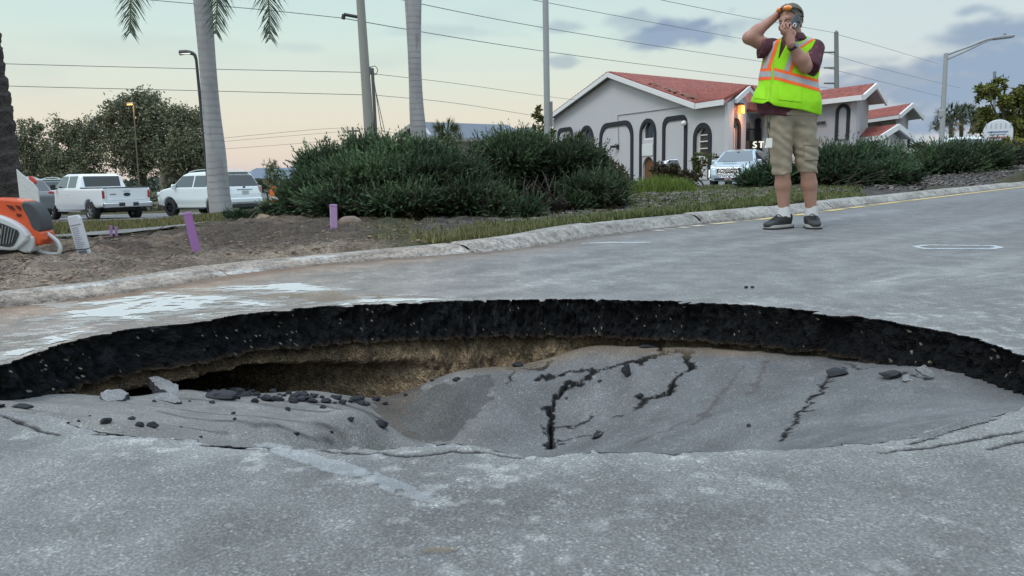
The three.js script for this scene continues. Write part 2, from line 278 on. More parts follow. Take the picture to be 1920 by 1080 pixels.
const dirtEdge = (s) => sstep(-0.5, -0.02, s);
const dirtPatch = px2([[440, 556], [560, 546], [700, 553], [800, 560], [700, 566], [560, 562]]);
function roadTint(x, z, y, th, k) {
  let f = 1.06 + 0.4 * (fbm(x * 0.9 + 30, z * 0.9, 0, 4) - 0.5) + 0.36 * (fbm(x * 4.5, z * 4.5 + 8, 0, 3) - 0.5), r = 1, g = 1, b = 1.0;
  const d = Math.hypot(x, z);
  f += 0.85 * sstep(0.56, 0.8, fbm(x * 34 + 5, z * 34, 0, 2)) * (0.1 + 0.9 * sstep(.42, .62, fbm(x * 2.2 + 9, z * 2.2))) * (0.4 + fbm(x * 1.6, z * 1.6 + 50)) * sstep(6, 1.5, d);   // light wear flecks
  f += 0.3 * sstep(0.16, 0.0, k) * (1 - far(th)) + 0.25 * sstep(0.05, 0, k) * far(th);                                                   // dusty lip
  for (const l of lightLines) f += 0.24 * sstep(0.09, -0.05, l(x, z) + 0.06 * (fbm(x * 3, z * 3) - 0.5));
  if (z < 0) { const S = sideOf(x, z); const e = dirtEdge(S.s + 0.25 * (fbm(x * 3 + 2, z * 3) - 0.5)) * sstep(t0 + 6, t0 + 1, S.t);
    if (e > 0) { r = lerp(r, 1.25, e); g = lerp(g, 1.02, e); b = lerp(b, 0.86, e); }
    { const gt = sstep(-0.2, -0.04, S.s + .12 * (fbm(x * 5, z * 5 + 3) - .5)) * sstep(t0 + 12, t0 + 5, S.t) * .5; r *= 1 - gt * .75; g *= 1 - gt * .85; b *= 1 - gt * .95; }
    if (x < 0.2 && z < -1.9 && z > -3.9) { const wx = x + 0.3 * (fbm(x * 4, z * 9) - 0.5), wz = z + 0.2 * (fbm(x * 4 + 9, z * 9) - 0.5); if (slurry.some((p) => inPoly(p, wx, wz))) { f *= 1.5; } }
    const w = sstep(0.5, -1.3, x) * sstep(-1.6, -2.3, z); r *= 1 + 0.14 * w; b *= 1 - 0.12 * w; f += 0.1 * w;
    f -= 0.12 * sstep(-0.3, -1.2, S.s) * sstep(t0 + 5, t0 + 8, S.t); b *= 1 + 0.05 * sstep(t0 + 4, t0 + 8, S.t);
    if (inPoly(dirtPatch, x + 0.12 * (noise(x * 9, z * 9) - .5), z + 0.12 * (noise(x * 9 + 7, z * 9) - .5))) { f *= 0.8; r *= 1.12; b *= 0.85; } }
  f *= 1.29;
  return [f * r * 1.015, f * g, f * b * 0.975];
}
const backB = (th) => { // how far the sheet reaches from the hole's middle
  const dx = Math.sin(th), dz = -Math.cos(th); let far_ = 90;
  for (let i = 0; i < 1600; i++) { const a = edgeSamples[i], b = edgeSamples[i + 1], ax = a.x + edgeOut.x * 0.08 - HC.x, az = a.z + edgeOut.z * 0.08 - HC.z, ex = b.x - a.x, ez = b.z - a.z, den = dx * ez - dz * ex; if (Math.abs(den) < 1e-9) continue; const t = (ax * ez - az * ex) / den, u = (ax * dz - az * dx) / den; if (t > 0 && u >= 0 && u <= 1) far_ = Math.min(far_, t); }
  return far_;
};
const NT = 1800, ringsA = 110, ringsB = 44;
const thOf = (i) => -Math.PI + TAU * (i % NT) / NT;
const TH = Array.from({ length: NT + 1 }, (_, i) => { const th = thOf(i); return { th, R: rimR(th), B: backB(th), s: Math.sin(th), c: Math.cos(th), sg: sag(th) }; });
const roadGeo = grid(NT + 1, ringsA + ringsB, (i, j) => {
  const q = TH[i], K = Math.min(0.62, (q.B - q.R) * 0.6);
  const k = j < ringsA ? K * Math.pow(j / (ringsA - 1), 1.35) : K + (q.B - q.R - K) * Math.pow((j - ringsA + 1) / ringsB, 2.2);
  const r = q.R + k, x = HC.x + q.s * r, z = HC.z - q.c * r;
  let y = q.sg * Math.exp(-k / 0.12) + (j < ringsA ? 0.005 * (fbm(x * 7, z * 7) - 0.5) * sstep(K, K * 0.6, k) + 0.0035 * (noise(x * 60, z * 60) - 0.5) * sstep(0.05, 0, k) : 0);
  const c = roadTint(x, z, y, q.th, k);
  if (k < 0.6 && z > -2.3) { const jx = x + 0.012 * (noise(x * 45, z * 45) - 0.5), jz = z + 0.012 * (noise(x * 45 + 9, z * 45) - 0.5); for (const f of roadCracks) { const q2 = f(jx, jz); if (q2 < 0.0055) { const m = sstep(0.0055, 0.002, q2); y -= 0.003 * m; for (let n = 0; n < 3; n++) c[n] *= 1 - 0.93 * m; } } }
  return [x, y, z, ...c];
});
const road = struct('road', roadGeo, matRoad);

// --- broken edge of the asphalt
const hole = new THREE.Group(); hole.name = 'sinkhole'; hole.userData = { kind: 'structure' }; scene.add(hole);
const matBroken = MP(1, 1, 1, 0.95, { specularIntensity: .3, vertexColors: true, bumpMap: grit.bump, bumpScale: 0.012 });
const thick = (th) => lerp(0.07, 0.148, far(th)) + 0.03 * (fbm(Math.sin(th) * 12 + 4, Math.cos(th) * 12) - 0.5) + 0.016 * (noise(Math.sin(th) * 60, Math.cos(th) * 60 + 3) - 0.5);
const NE = 1800, RE = 30, grainR = rng(77);
const edgeGeo = grid(NE + 1, RE, (i, j) => {
  const th = -Math.PI + TAU * (i % NE) / NE, s = Math.sin(th), c = Math.cos(th), v = j / (RE - 1), T = thick(th), R = lerp(rimR(th), rimSmooth(th), sstep(.03, .3, v));
  const ax = s * 2.2, az = c * 2.2, yy = v * T;
  const rough = 0.045 * (fbm(ax * 16, az * 16, yy * 22 + 3, 3) - 0.5) + 0.02 * (noise(ax * 55, az * 55, yy * 55 + 9) - 0.5) + 0.009 * (noise(ax * 150, az * 150, yy * 150 + 1.5) - 0.5);
  const r = R + (v < 0.04 ? 0 : rough + 0.006) + 0.012 * Math.sin(v * 3) - 0.02 * v * v;
  let k = 0.004 + 0.008 * noise(ax * 60, az * 60, yy * 60 + 5) + 0.014 * sstep(0.6, 0.8, fbm(ax * 9, az * 9, yy * 14 + 2));
  let col = [k * 0.92, k * 0.98, k * 1.12];
  const g = grainR(); if (v > 0.05) { const dens = 0.002 + 0.012 * sstep(0.52, 0.7, fbm(ax * 5 + 9, az * 5, yy * 9 + 8)); if (g < dens) { const b = 0.14 + 0.36 * grainR(); col = [b, b * 0.92, b * 0.7]; } }
  if (v < 0.03) col = [0.06, 0.06, 0.064];
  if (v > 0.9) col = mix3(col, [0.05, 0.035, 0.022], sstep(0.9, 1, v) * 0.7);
  const st = sstep(0.66, 0.78, fbm(s * 40, c * 40, 0, 2)) * sstep(-1.3, -0.6, -Math.abs(th)) * 0.02 * noise(ax * 90, az * 90, yy * 20); col = col.map((x) => x + st);
  return [HC.x + s * r, sag(th) - yy, HC.z - c * r, ...col];
}, (q, i, j) => [i * 0.004, j * 0.004]);
part('asphalt_edge', edgeGeo, matBroken, hole);

// --- the sand below it
const cavA = V(395, 722, 2.75), cavTh = polar(cavA.x, cavA.z)[0], cavB = V(660, 722, 2.75), cavTh2 = polar(cavB.x, cavB.z)[0];
const matSand = M(1, 1, 1, 0.95, { map: grit.map, bumpMap: grit.bump, bumpScale: 0.045, vertexColors: true });
const sandGeo = grid(1000, 120, (i, j) => {
  const th = -2.0 + 4.0 * i / 999, s = Math.sin(th), c = Math.cos(th), v = j / 119, T = thick(th), R = rimSmooth(th), ax = s * 2.2, az = c * 2.2, y = sag(th) - T + 0.012 - v * 0.68;
  const bulge = 0.07 * (fbm(ax * 2.2 + 3, az * 2.2, v * 1.5 + 4) - 0.5) + 0.085 * (fbm(ax * 8, az * 8, v * 7 + 1, 4) - 0.5) + 0.012 * (noise(ax * 40, az * 40, v * 40) - 0.5);
  const cav = 1.1 * Math.exp(-Math.pow((th - cavTh) / 0.17, 2)) * sstep(0.1, 0.17, v) + 0.3 * Math.exp(-Math.pow((th - cavTh2) / 0.2, 2)) * sstep(0.13, 0.2, v);
  const ledge = 0.03 * sstep(0.1, 0.22, v + 0.12 * (fbm(ax * 3, az * 3) - 0.5)) - 0.05 * sstep(0.3, 0.6, v);
  const r = R + 0.045 + bulge - 0.3 * v * (1 - .6 * sstep(0.1, 0.5, th)) + ledge + 0.6 * cav;
  const n = fbm(ax * 14, az * 14, v * 26 + 6, 4), w = fbm(ax * 2.4 + 8, az * 4, v * 22 + 2, 4);
  let col = mix3([0.68, 0.48, 0.29], [0.4, 0.275, 0.165], sstep(0.35, 0.7, w)); col = mix3(col, [0.66, 0.5, 0.32], 0.6 * sstep(0.55, 0.75, n));
  col = mix3(col, [0.05, 0.038, 0.028], 0.8 * sstep(0.1, 0.0, v)); col = mix3(col, [.03, .024, .02], clamp(1.2 * Math.exp(-Math.pow((th - cavTh) / 0.17, 2)) * sstep(0.1, 0.17, v)) * .85); const dk = 1 - 0.25 * sstep(-0.35, -0.9, th);  // the shade inside the cavity is painted into the sand colour
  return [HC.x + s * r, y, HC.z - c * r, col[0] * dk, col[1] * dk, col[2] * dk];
}, (q, i, j) => [i * 0.006, j * 0.0058]);
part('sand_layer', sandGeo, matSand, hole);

// --- the slab that fell in, with its cracks
const fp = (list) => list.map(([x, y, w = 0]) => { const p = floorHit(x, y); return [p.x, p.z, w]; });
const floorCracks = [
  [[1036, 838, 0.0130], [1030, 815, 0.0090], [1036, 790, 0.0060], [1028, 770, 0.0080], [1040, 750, 0.0050], [1058, 733, 0.0080], [1070, 718, 0.0050], [1092, 712, 0.0040], [1110, 700, 0.0030], [1135, 695, 0.0020], [1150, 686, 0.0030], [1180, 680, 0.0050], [1215, 675, 0.0100], [1240, 662, 0.0090], [1215, 648, 0.0090], [1200, 645, 0.0070]],
  [[1008, 706, 0.0020], [1045, 704, 0.0030], [1075, 697, 0.0020], [1100, 690, 0.0010], [1118, 697, 0.0020]], [[938, 684, 0.0020], [955, 692, 0.0010], [985, 690, 0.0000], [1020, 692, 0.0060], [1030, 680, 0.0030], [1010, 680, 0.0000], [990, 690, 0.0000]], [[965, 688, -0.0010], [960, 705, 0.0000], [945, 720, -0.0020]],
  [[1260, 660, 0.0080], [1275, 655, 0.0070], [1295, 666, 0.0070], [1288, 676, 0.0030], [1303, 686, 0.0080], [1280, 698, 0.0020], [1262, 708, 0.0040], [1262, 722, 0.0070], [1245, 738, 0.0050], [1228, 745, 0.0030], [1212, 748, 0.0030], [1200, 760, 0.0000], [1185, 768, -0.0020]], [[1165, 776, -0.0020], [1150, 780, -0.0010]], [[1205, 743, 0.0040], [1195, 747, 0.0010]],
  [[1578, 690, .0022], [1560, 705, .0022], [1548, 718, .0022], [1540, 732, .0022], [1526, 748, .0022], [1515, 766, .0022], [1495, 782, .0022], [1488, 796, .0022], [1470, 820, .0022], [1462, 828, .0022]], [[1550, 720, 0.0010], [1572, 712, -0.0010]], [[1590, 680, 0.0000], [1610, 692, -0.0010], [1640, 690, -0.0010]],
  [[1690, 700, 0.0010], [1720, 705, 0.0030], [1735, 712, 0.0010], [1752, 706, -0.0010]], [[1110, 820, 0.0010], [1122, 818, 0.0040], [1115, 808, 0.0000]], [[1045, 828, -0.0020], [1105, 816, -0.0010]], [[1038, 805, -0.0020], [1080, 795, -0.0020], [1115, 780, -0.0020]], [[1020, 815, 0.0010], [1014, 798, -0.0010]],
].map((c) => nearPoly(fp(c)));
const skid = [[[1390, 690, .004], [1330, 770, .008], [1300, 800, .003]], [[1440, 680, .003], [1405, 735, .006]], [[1290, 790, .004], [1190, 830, .006]]].map((c) => nearPoly(fp(c)));
const streaks = [[[180, 752, .004], [420, 778, .008], [640, 812, .006]], [[320, 748, .003], [560, 768, .008], [720, 800, .008]], [[300, 772, .005], [480, 800, .01], [620, 822, .006]], [[250, 790, .003], [420, 812, .006]], [[520, 752, .006], [700, 778, .012], [780, 815, .014]], [[560, 750, .01], [640, 768, .016], [720, 790, .012]]].map((c) => nearPoly(fp(c)));
const darkPoly = fp([[785, 735], [930, 705], [922, 745], [880, 790], [845, 826], [790, 826], [760, 800]]), dirtPoly = fp([[680, 740], [800, 715], [790, 740], [770, 790], [800, 826], [760, 815], [700, 770]]);
const FX0 = -1.85, FZ0 = -3.15, FS = 0.0055, FNX = 680, FNZ = 360;
const matSlab = matRoad.clone(); 
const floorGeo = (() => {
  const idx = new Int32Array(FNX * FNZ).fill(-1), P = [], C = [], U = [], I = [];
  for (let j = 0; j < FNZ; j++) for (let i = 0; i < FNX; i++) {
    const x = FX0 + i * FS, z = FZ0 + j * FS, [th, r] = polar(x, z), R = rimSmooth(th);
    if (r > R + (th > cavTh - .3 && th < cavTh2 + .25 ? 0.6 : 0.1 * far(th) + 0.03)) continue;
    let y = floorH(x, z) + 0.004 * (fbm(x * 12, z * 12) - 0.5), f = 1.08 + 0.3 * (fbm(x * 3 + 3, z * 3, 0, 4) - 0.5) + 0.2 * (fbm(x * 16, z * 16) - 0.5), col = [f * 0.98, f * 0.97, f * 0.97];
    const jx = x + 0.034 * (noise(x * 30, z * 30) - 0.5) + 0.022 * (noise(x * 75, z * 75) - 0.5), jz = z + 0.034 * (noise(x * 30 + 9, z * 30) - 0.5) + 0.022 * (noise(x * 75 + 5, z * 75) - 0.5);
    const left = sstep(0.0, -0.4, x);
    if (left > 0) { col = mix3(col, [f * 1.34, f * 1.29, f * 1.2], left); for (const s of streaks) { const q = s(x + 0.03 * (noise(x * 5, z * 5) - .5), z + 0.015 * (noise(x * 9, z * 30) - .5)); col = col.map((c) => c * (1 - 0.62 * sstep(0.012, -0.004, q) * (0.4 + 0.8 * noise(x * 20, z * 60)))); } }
    if (inPoly(darkPoly, jx, jz)) col = col.map((c) => c * 0.56);  // wedge beside the pit, coloured darker than the slab around it
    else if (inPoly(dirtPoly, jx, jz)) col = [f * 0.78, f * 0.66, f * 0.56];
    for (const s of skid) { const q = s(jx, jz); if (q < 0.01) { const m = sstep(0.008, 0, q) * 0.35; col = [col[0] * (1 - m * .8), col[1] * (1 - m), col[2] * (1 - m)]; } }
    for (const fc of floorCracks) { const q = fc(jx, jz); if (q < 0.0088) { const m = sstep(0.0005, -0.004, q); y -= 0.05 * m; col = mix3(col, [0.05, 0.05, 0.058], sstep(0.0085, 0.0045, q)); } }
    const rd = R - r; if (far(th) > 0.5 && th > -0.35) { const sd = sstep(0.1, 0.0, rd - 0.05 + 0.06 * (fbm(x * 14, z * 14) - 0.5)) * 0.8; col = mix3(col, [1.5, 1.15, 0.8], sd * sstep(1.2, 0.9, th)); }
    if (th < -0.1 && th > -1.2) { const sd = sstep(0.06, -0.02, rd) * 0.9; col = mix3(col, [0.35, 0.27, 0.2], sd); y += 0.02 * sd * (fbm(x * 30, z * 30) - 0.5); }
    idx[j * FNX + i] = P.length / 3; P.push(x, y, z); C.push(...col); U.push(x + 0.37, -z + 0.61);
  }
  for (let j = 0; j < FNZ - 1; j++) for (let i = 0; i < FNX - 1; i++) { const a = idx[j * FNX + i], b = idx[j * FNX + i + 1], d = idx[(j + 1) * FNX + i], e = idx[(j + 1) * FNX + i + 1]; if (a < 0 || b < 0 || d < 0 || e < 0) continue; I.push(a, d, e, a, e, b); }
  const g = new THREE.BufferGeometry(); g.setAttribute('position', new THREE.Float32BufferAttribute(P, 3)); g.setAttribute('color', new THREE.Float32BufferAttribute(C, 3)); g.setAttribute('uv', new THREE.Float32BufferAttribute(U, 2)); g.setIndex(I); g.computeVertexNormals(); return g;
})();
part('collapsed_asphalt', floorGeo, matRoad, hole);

// --- marks on the road: thin crusts and paint lying on the sheet
function crust(step, x0, x1, z0, z1, test, y = 0.0025) {
  const nx = Math.round((x1 - x0) / step), nz = Math.round((z1 - z0) / step), id = new Map(), P = [], U = [], I = [];
  const at = (i, j) => { const k = j * 5000 + i; if (!id.has(k)) { const x = x0 + i * step, z = z0 + j * step; id.set(k, P.length / 3); { const [th, r] = polar(x, z), R = rimSmooth(th), K = Math.min(0.62, (backB(th) - R) * .6), k = r - R; P.push(x, y + (k < K ? 0.005 * (fbm(x * 7, z * 7) - 0.5) * sstep(K, K * 0.6, k) : 0), z); }; U.push(x, z); } return id.get(k); };
  for (let j = 0; j < nz; j++) for (let i = 0; i < nx; i++) { if (test(x0 + (i + 0.5) * step, z0 + (j + 0.5) * step)) { const a = at(i, j), b = at(i + 1, j), d = at(i, j + 1), e = at(i + 1, j + 1); I.push(a, d, e, a, e, b); } }
  const g = new THREE.BufferGeometry(); g.setAttribute('position', new THREE.Float32BufferAttribute(P, 3)); g.setAttribute('uv', new THREE.Float32BufferAttribute(U, 2)); g.setIndex(I); g.computeVertexNormals(); return g;
}
const offRim = (x, z, m = 0.02) => { const [th, r] = polar(x, z); return r > rimR(th) + m; };
const slurryFilm = (lo, wid) => (x, z) => { const wx = x + 0.22 * (fbm(x * 4, z * 9) - 0.5) + 0.04 * (noise(x * 22, z * 30) - 0.5), wz = z + 0.12 * (fbm(x * 4 + 9, z * 9) - 0.5) + 0.03 * (noise(x * 22 + 4, z * 40) - 0.5); return offRim(x, z) && slurry.some((p, i) => { const e = slurryEdge[i](wx, wz), q = inPoly(p, wx, wz) ? -e : e; return q < wid && fbm(x * 15, z * 30, 0, 4) > lo + .4 * sstep(-.04, wid, q); }); };
const slurryEdge = slurry.map((p) => nearPoly([...p, p[0]]));
const residueM = (op) => MP(0.7, 0.71, 0.68, 0.4, { transparent: true, opacity: op, bumpMap: grit.bump, bumpScale: 0.003 });
struct('white_residue', crust(0.009, -2.5, 0.1, -3.8, -1.9, slurryFilm(.28, .11), .002), residueM(.3));
struct('white_residue', crust(0.0075, -2.4, 0.1, -3.8, -1.9, slurryFilm(.33, .02), .004), residueM(.68));
function paint(name, pxs, col, breakup, step = 0.009, rough = 0.7, op = 1) {
  const poly = px2(pxs), f = nearPoly(poly), xs = poly.map((p) => p[0]), zs = poly.map((p) => p[1]);
  return struct(name, crust(step, Math.min(...xs) - 0.2, Math.max(...xs) + 0.2, Math.min(...zs) - 0.2, Math.max(...zs) + 0.2, (x, z) => f(x + 0.01 * (noise(x * 40, z * 40) - 0.5), z) < 0 && fbm(x * 38 + 3, z * 38, 0, 2) > breakup && offRim(x, z), 0.0025), M(...col, rough, op < 1 ? { transparent: true, opacity: op } : {}));
}
paint('paint_mark', [[1092, 457, .012], [1145, 455, .03], [1215, 455, .02]], [0.62, 0.68, 0.72], 0.25, 0.012, .7, .7);
paint('paint_mark', [[1716, 463, .015], [1735, 460, .02], [1860, 461, .02], [1876, 464, .02], [1860, 467, .022], [1735, 467, .022], [1716, 463, .015]], [0.62, 0.68, 0.72], 0.25, 0.012, .7, .62);
paint('paint_streak', [[485, 832, .012], [560, 856, .02], [640, 882, .021], [665, 888, .02]], [0.5, 0.53, 0.55], 0.22, 0.004, .8, .23);
paint('paint_streak', [[676, 888, .014], [740, 915, .02], [800, 938, .008]], [0.5, 0.53, 0.55], 0.28, 0.004, .8, .2);
paint('rust_stain', [[805, 1034, .008], [850, 1033, .006]], [0.25, 0.17, 0.09], 0.4, 0.004, .9, .3);
{ // the yellow edge line, worn away towards the hole
  const pts = [], n = 500, ta = sideOf(G(1200, 433).x, G(1200, 433).z).t, P = [], I = [], C = [];
  for (let i = 0; i < n; i++) { const t = ta + (edgeLen - 2 - ta) * Math.pow(i / n, 1.6), a = edgeAt(t), w = 0.1; P.push(a.x - edgeOut.x * 0.1, 0.004, a.z - edgeOut.z * 0.1, a.x - edgeOut.x * (0.1 + w), 0.004, a.z - edgeOut.z * (0.1 + w)); const yc = mix3([.42, .38, .32], [.55, .4, .13], sstep(10, 60, i)); C.push(...yc, ...yc); if (i < n - 1 && !(i < 200 && noise(i * 0.7, 3) > 0.5 + i / 300)) I.push(2 * i, 2 * i + 1, 2 * i + 3, 2 * i, 2 * i + 3, 2 * i + 2); }
  const g = new THREE.BufferGeometry(); g.setAttribute('position', new THREE.Float32BufferAttribute(P, 3)); g.setAttribute('color', new THREE.Float32BufferAttribute(C, 3)); g.setIndex(I); g.computeVertexNormals(); struct('yellow_edge_line', g, M(1, 1, 1, 0.7, { vertexColors: true }));
}

// --- kerb, cast in lengths
{
  const kerb = new THREE.Group(); kerb.name = 'kerb'; kerb.userData = { kind: 'structure' }; scene.add(kerb);
  const prof = [[-0.02, -0.05], [0, 0.012], [0.035, 0.03], [0.085, 0.085], [0.11, 0.1], [0.16, 0.108], [0.24, 0.11], [0.27, 0.1], [0.3, 0.02]];
  const matKerb = M(1, 1, 1, 0.9, { map: grit.map, bumpMap: grit.bump, bumpScale: 0.003, vertexColors: true });
  const cuts = []; for (let t = 2; t < edgeLen - 2;) { cuts.push(t); t += t > t0 - 3 && t < t0 + 26 ? 1.55 : 6; }
  for (let k = 0; k < cuts.length - 1; k++) {
    const a = cuts[k] + 0.006, b = cuts[k + 1] - 0.006, fine = b - a < 2, n = fine ? 60 : 8, dy = 0.012 * (hash3(k, 4, 1) - 0.5);
    part('kerb_stone', grid(n, prof.length + (fine ? 8 : 0), (i, j) => {
      const u = fine ? j / (prof.length + 7) * (prof.length - 1) : j, j0 = Math.min(prof.length - 2, Math.floor(u)), q = prof[j0], q2 = prof[j0 + 1], f = u - j0;
      const t = lerp(a, b, i / (n - 1)), p = edgeAt(t), endDip = (i === 0 || i === n - 1) ? 0.012 : 0, s = lerp(q[0], q2[0], f), dirt = sstep(t0 + 4.5, t0 + 1.5, t);
      let y = lerp(q[1], q2[1], f) * lerp(0.8, 0.32, dirt) + dy - endDip + (y => y)(0.004 * (fbm(t * 5, s * 9) - 0.5)), x = p.x + edgeOut.x * s, z = p.z + edgeOut.z * s;
      const w = fbm(t * 3, s * 9, 0, 4), chalk = dirt * sstep(0.55, 0.68, fbm(t * 2.2 + 4, s * 7, 0, 3)) * 0.5;
      let c = mix3([0.5, 0.475, 0.44], [0.37, 0.35, 0.32], sstep(0.35, 0.7, w)); c = mix3(c, [0.46, 0.38, 0.315], dirt * 0.85);
      const grime = sstep(0.05, 0.0, s) * 0.5 + sstep(0.55, 0.75, fbm(t * 6 + 9, s * 30)) * 0.45; c = mix3(c, [0.16, 0.125, 0.1], grime * (0.5 + 0.5 * dirt)); c = mix3(c, [0.72, 0.72, 0.7], chalk);
      const sc = sstep(0.985, 0.99, noise(t * 2.1 + 30, 2)) ; c = mix3(c, [0.75, 0.78, 0.8], sc * sstep(0.06, 0.1, s));
      return [x, y, z, ...c];
    }), matKerb, kerb);
  }
}

// --- verge, dirt, grass: one sheet to the skyline
const matLand = M(1, 1, 1, 0.95, { map: grit.map, bumpMap: grit.bump, bumpScale: 0.03, vertexColors: true });
const px_of = (p) => { const q = p.clone().project(camera); return [(q.x + 1) * 960, (1 - q.y) * 540]; };
function landTint(x, z, s, t) {
  const az = Math.atan2(x, -z), d = Math.hypot(x, z), n = fbm(x * 1.3 + 5, z * 1.3, 0, 4), m = fbm(x * 5, z * 5 + 3, 0, 4);
  const px = 960 + 1400 * Math.tan(clamp(az, -1.3, 1.3));
  const dirt = mix3(mix3([0.55, 0.43, 0.325], [0.38, 0.275, 0.2], sstep(.8, 2.2, s)), mix3([.33, .245, .18], [0.17, 0.12, 0.09], sstep(.8, 2.2, s)), sstep(0.34, 0.66, m)), dk = mix3([0.12, 0.09, 0.072], [0.2, 0.15, 0.115], m);
  const grass = mix3(mix3([0.12, 0.115, 0.048], [0.19, 0.165, 0.075], n), [0.085, 0.095, 0.035], sstep(0.5, 0.7, m)), mulch = mix3([0.1, 0.085, 0.078], [0.2, 0.175, 0.16], sstep(0.4, 0.7, m));
  let c = grass;
  const dirtZone = sstep(760, 640, px + 160 * (n - 0.5)) * sstep(9.5, 7.2, d + 2 * (n - 0.5));
  c = mix3(c, dirt, dirtZone); c = mix3(c, dk, dirtZone * sstep(0.55, 1.2, s) * sstep(330, 430, px) * sstep(4, 2.6, s) * 0.8);
  const mul = Math.max(sstep(1540, 1640, px + 120 * (n - .5)) * sstep(0.3, 0.5, s), sstep(1030, 1080, px) * sstep(1420, 1330, px) * sstep(0.9, 1.2, s + 0.6 * (n - 0.5)) * sstep(2.3, 1.8, s + 0.6 * (n - .5)), sstep(760, 820, px) * sstep(1230, 1130, px) * sstep(1.1, 1.5, s + 0.8 * (n - 0.5)) * sstep(6, 4, s));
  c = mix3(c, mulch, mul * sstep(45, 30, d));
  return c;
}
{
  const ts = []; for (let t = 0.5; t < edgeLen - 1;) { ts.push(t); const u = t - t0; t += u > -1.2 && u < 6.5 ? 0.032 : u >= 6.5 && u < 16 ? 0.07 : 0.6; }
  const ss = [0.2, 0.24, 0.27]; for (let s = 0.3; s < 420;) { ss.push(s); s += s < 3.2 ? 0.033 : s < 8 ? 0.09 : s * 0.035; }
  struct('verge', grid(ts.length, ss.length, (i, j) => {
    const t = ts[i], s = ss[j], p = edgeAt(t), x = p.x + edgeOut.x * s, z = p.z + edgeOut.z * s;
    let y = land(x, z); const u = t - t0;
    if (s < 0.4) y = lerp(0.0, y, sstep(0.2, 0.36, s));
    const rough = sstep(6.2, 4.5, u) * sstep(7, 5, s) * sstep(.24, .4, s);
    y += rough * (0.1 * (fbm(x * 4.2, z * 4.2, 0, 3) - 0.5) + 0.075 * (fbm(x * 13, z * 13, 0, 3) - 0.5) * sstep(0.2, 0.6, s)) + (1 - rough) * 0.03 * (fbm(x * 3, z * 3) - 0.5) * sstep(0.3, 0.6, s);
    return [x, y, z, ...landTint(x, z, s, t)];
  }), matLand);
}
// ---------------------------------------------------------------- skins from distance fields
function net(f, lo, hi, h) {
  const n = [0, 1, 2].map((k) => Math.ceil((hi[k] - lo[k]) / h) + 2), [nx, ny, nz] = n, F = new Float32Array(nx * ny * nz), at = (i, j, k) => (k * ny + j) * nx + i;
  for (let k = 0; k < nz; k++) for (let j = 0; j < ny; j++) for (let i = 0; i < nx; i++) F[at(i, j, k)] = f(lo[0] + i * h, lo[1] + j * h, lo[2] + k * h);
  const id = new Int32Array(nx * ny * nz).fill(-1), P = [], I = [];
  const E = [[0, 1], [0, 2], [0, 4], [1, 3], [1, 5], [2, 3], [2, 6], [3, 7], [4, 5], [4, 6], [5, 7], [6, 7]];
  for (let k = 0; k < nz - 1; k++) for (let j = 0; j < ny - 1; j++) for (let i = 0; i < nx - 1; i++) {
    const v = [0, 1, 2, 3, 4, 5, 6, 7].map((c) => F[at(i + (c & 1), j + ((c >> 1) & 1), k + (c >> 2))]); let m = 0; for (let c = 0; c < 8; c++) if (v[c] < 0) m |= 1 << c;
    if (m === 0 || m === 255) continue;
    let x = 0, y = 0, z = 0, q = 0;
    for (const [a, b] of E) if ((v[a] < 0) !== (v[b] < 0)) { const t = v[a] / (v[a] - v[b]); x += (a & 1) + t * ((b & 1) - (a & 1)); y += ((a >> 1) & 1) + t * (((b >> 1) & 1) - ((a >> 1) & 1)); z += (a >> 2) + t * ((b >> 2) - (a >> 2)); q++; }
    id[at(i, j, k)] = P.length / 3; P.push(lo[0] + (i + x / q) * h, lo[1] + (j + y / q) * h, lo[2] + (k + z / q) * h);
  }
  for (let k = 1; k < nz - 1; k++) for (let j = 1; j < ny - 1; j++) for (let i = 1; i < nx - 1; i++) {
    const s = F[at(i, j, k)] < 0;
    const quad = (a, b, c, d, flip) => { if (a < 0 || b < 0 || c < 0 || d < 0) return; if (flip) I.push(a, c, b, a, d, c); else I.push(a, b, c, a, c, d); };
    if (s !== (F[at(i + 1, j, k)] < 0)) quad(id[at(i, j - 1, k - 1)], id[at(i, j, k - 1)], id[at(i, j, k)], id[at(i, j - 1, k)], !s);
    if (s !== (F[at(i, j + 1, k)] < 0)) quad(id[at(i - 1, j, k - 1)], id[at(i - 1, j, k)], id[at(i, j, k)], id[at(i, j, k - 1)], !s);
    if (s !== (F[at(i, j, k + 1)] < 0)) quad(id[at(i - 1, j - 1, k)], id[at(i, j - 1, k)], id[at(i, j, k)], id[at(i - 1, j, k)], !s);
  }
  const g = new THREE.BufferGeometry(); g.setAttribute('position', new THREE.Float32BufferAttribute(P, 3)); g.setIndex(I); g.computeVertexNormals(); return g;
}
function cap(a, b, ra, rb) { // distance to a tapered limb
  const dx = b.x - a.x, dy = b.y - a.y, dz = b.z - a.z, L = dx * dx + dy * dy + dz * dz + 1e-9;
  return (x, y, z) => { const t = clamp(((x - a.x) * dx + (y - a.y) * dy + (z - a.z) * dz) / L); return Math.hypot(a.x + dx * t - x, a.y + dy * t - y, a.z + dz * t - z) - (ra + (rb - ra) * t); };
}
function ell(c, r) { const m = Math.min(...r); return (x, y, z) => (Math.hypot((x - c[0]) / r[0], (y - c[1]) / r[1], (z - c[2]) / r[2]) - 1) * m; }
const smin = (a, b, k) => { const h = clamp(0.5 + 0.5 * (b - a) / k); return b + (a - b) * h - k * h * (1 - h); }, smax = (a, b, k) => -smin(-a, -b, k);
const blend = (list, k) => (x, y, z) => { let d = list[0](x, y, z); for (let i = 1; i < list.length; i++) d = smin(d, list[i](x, y, z), k); return d; };
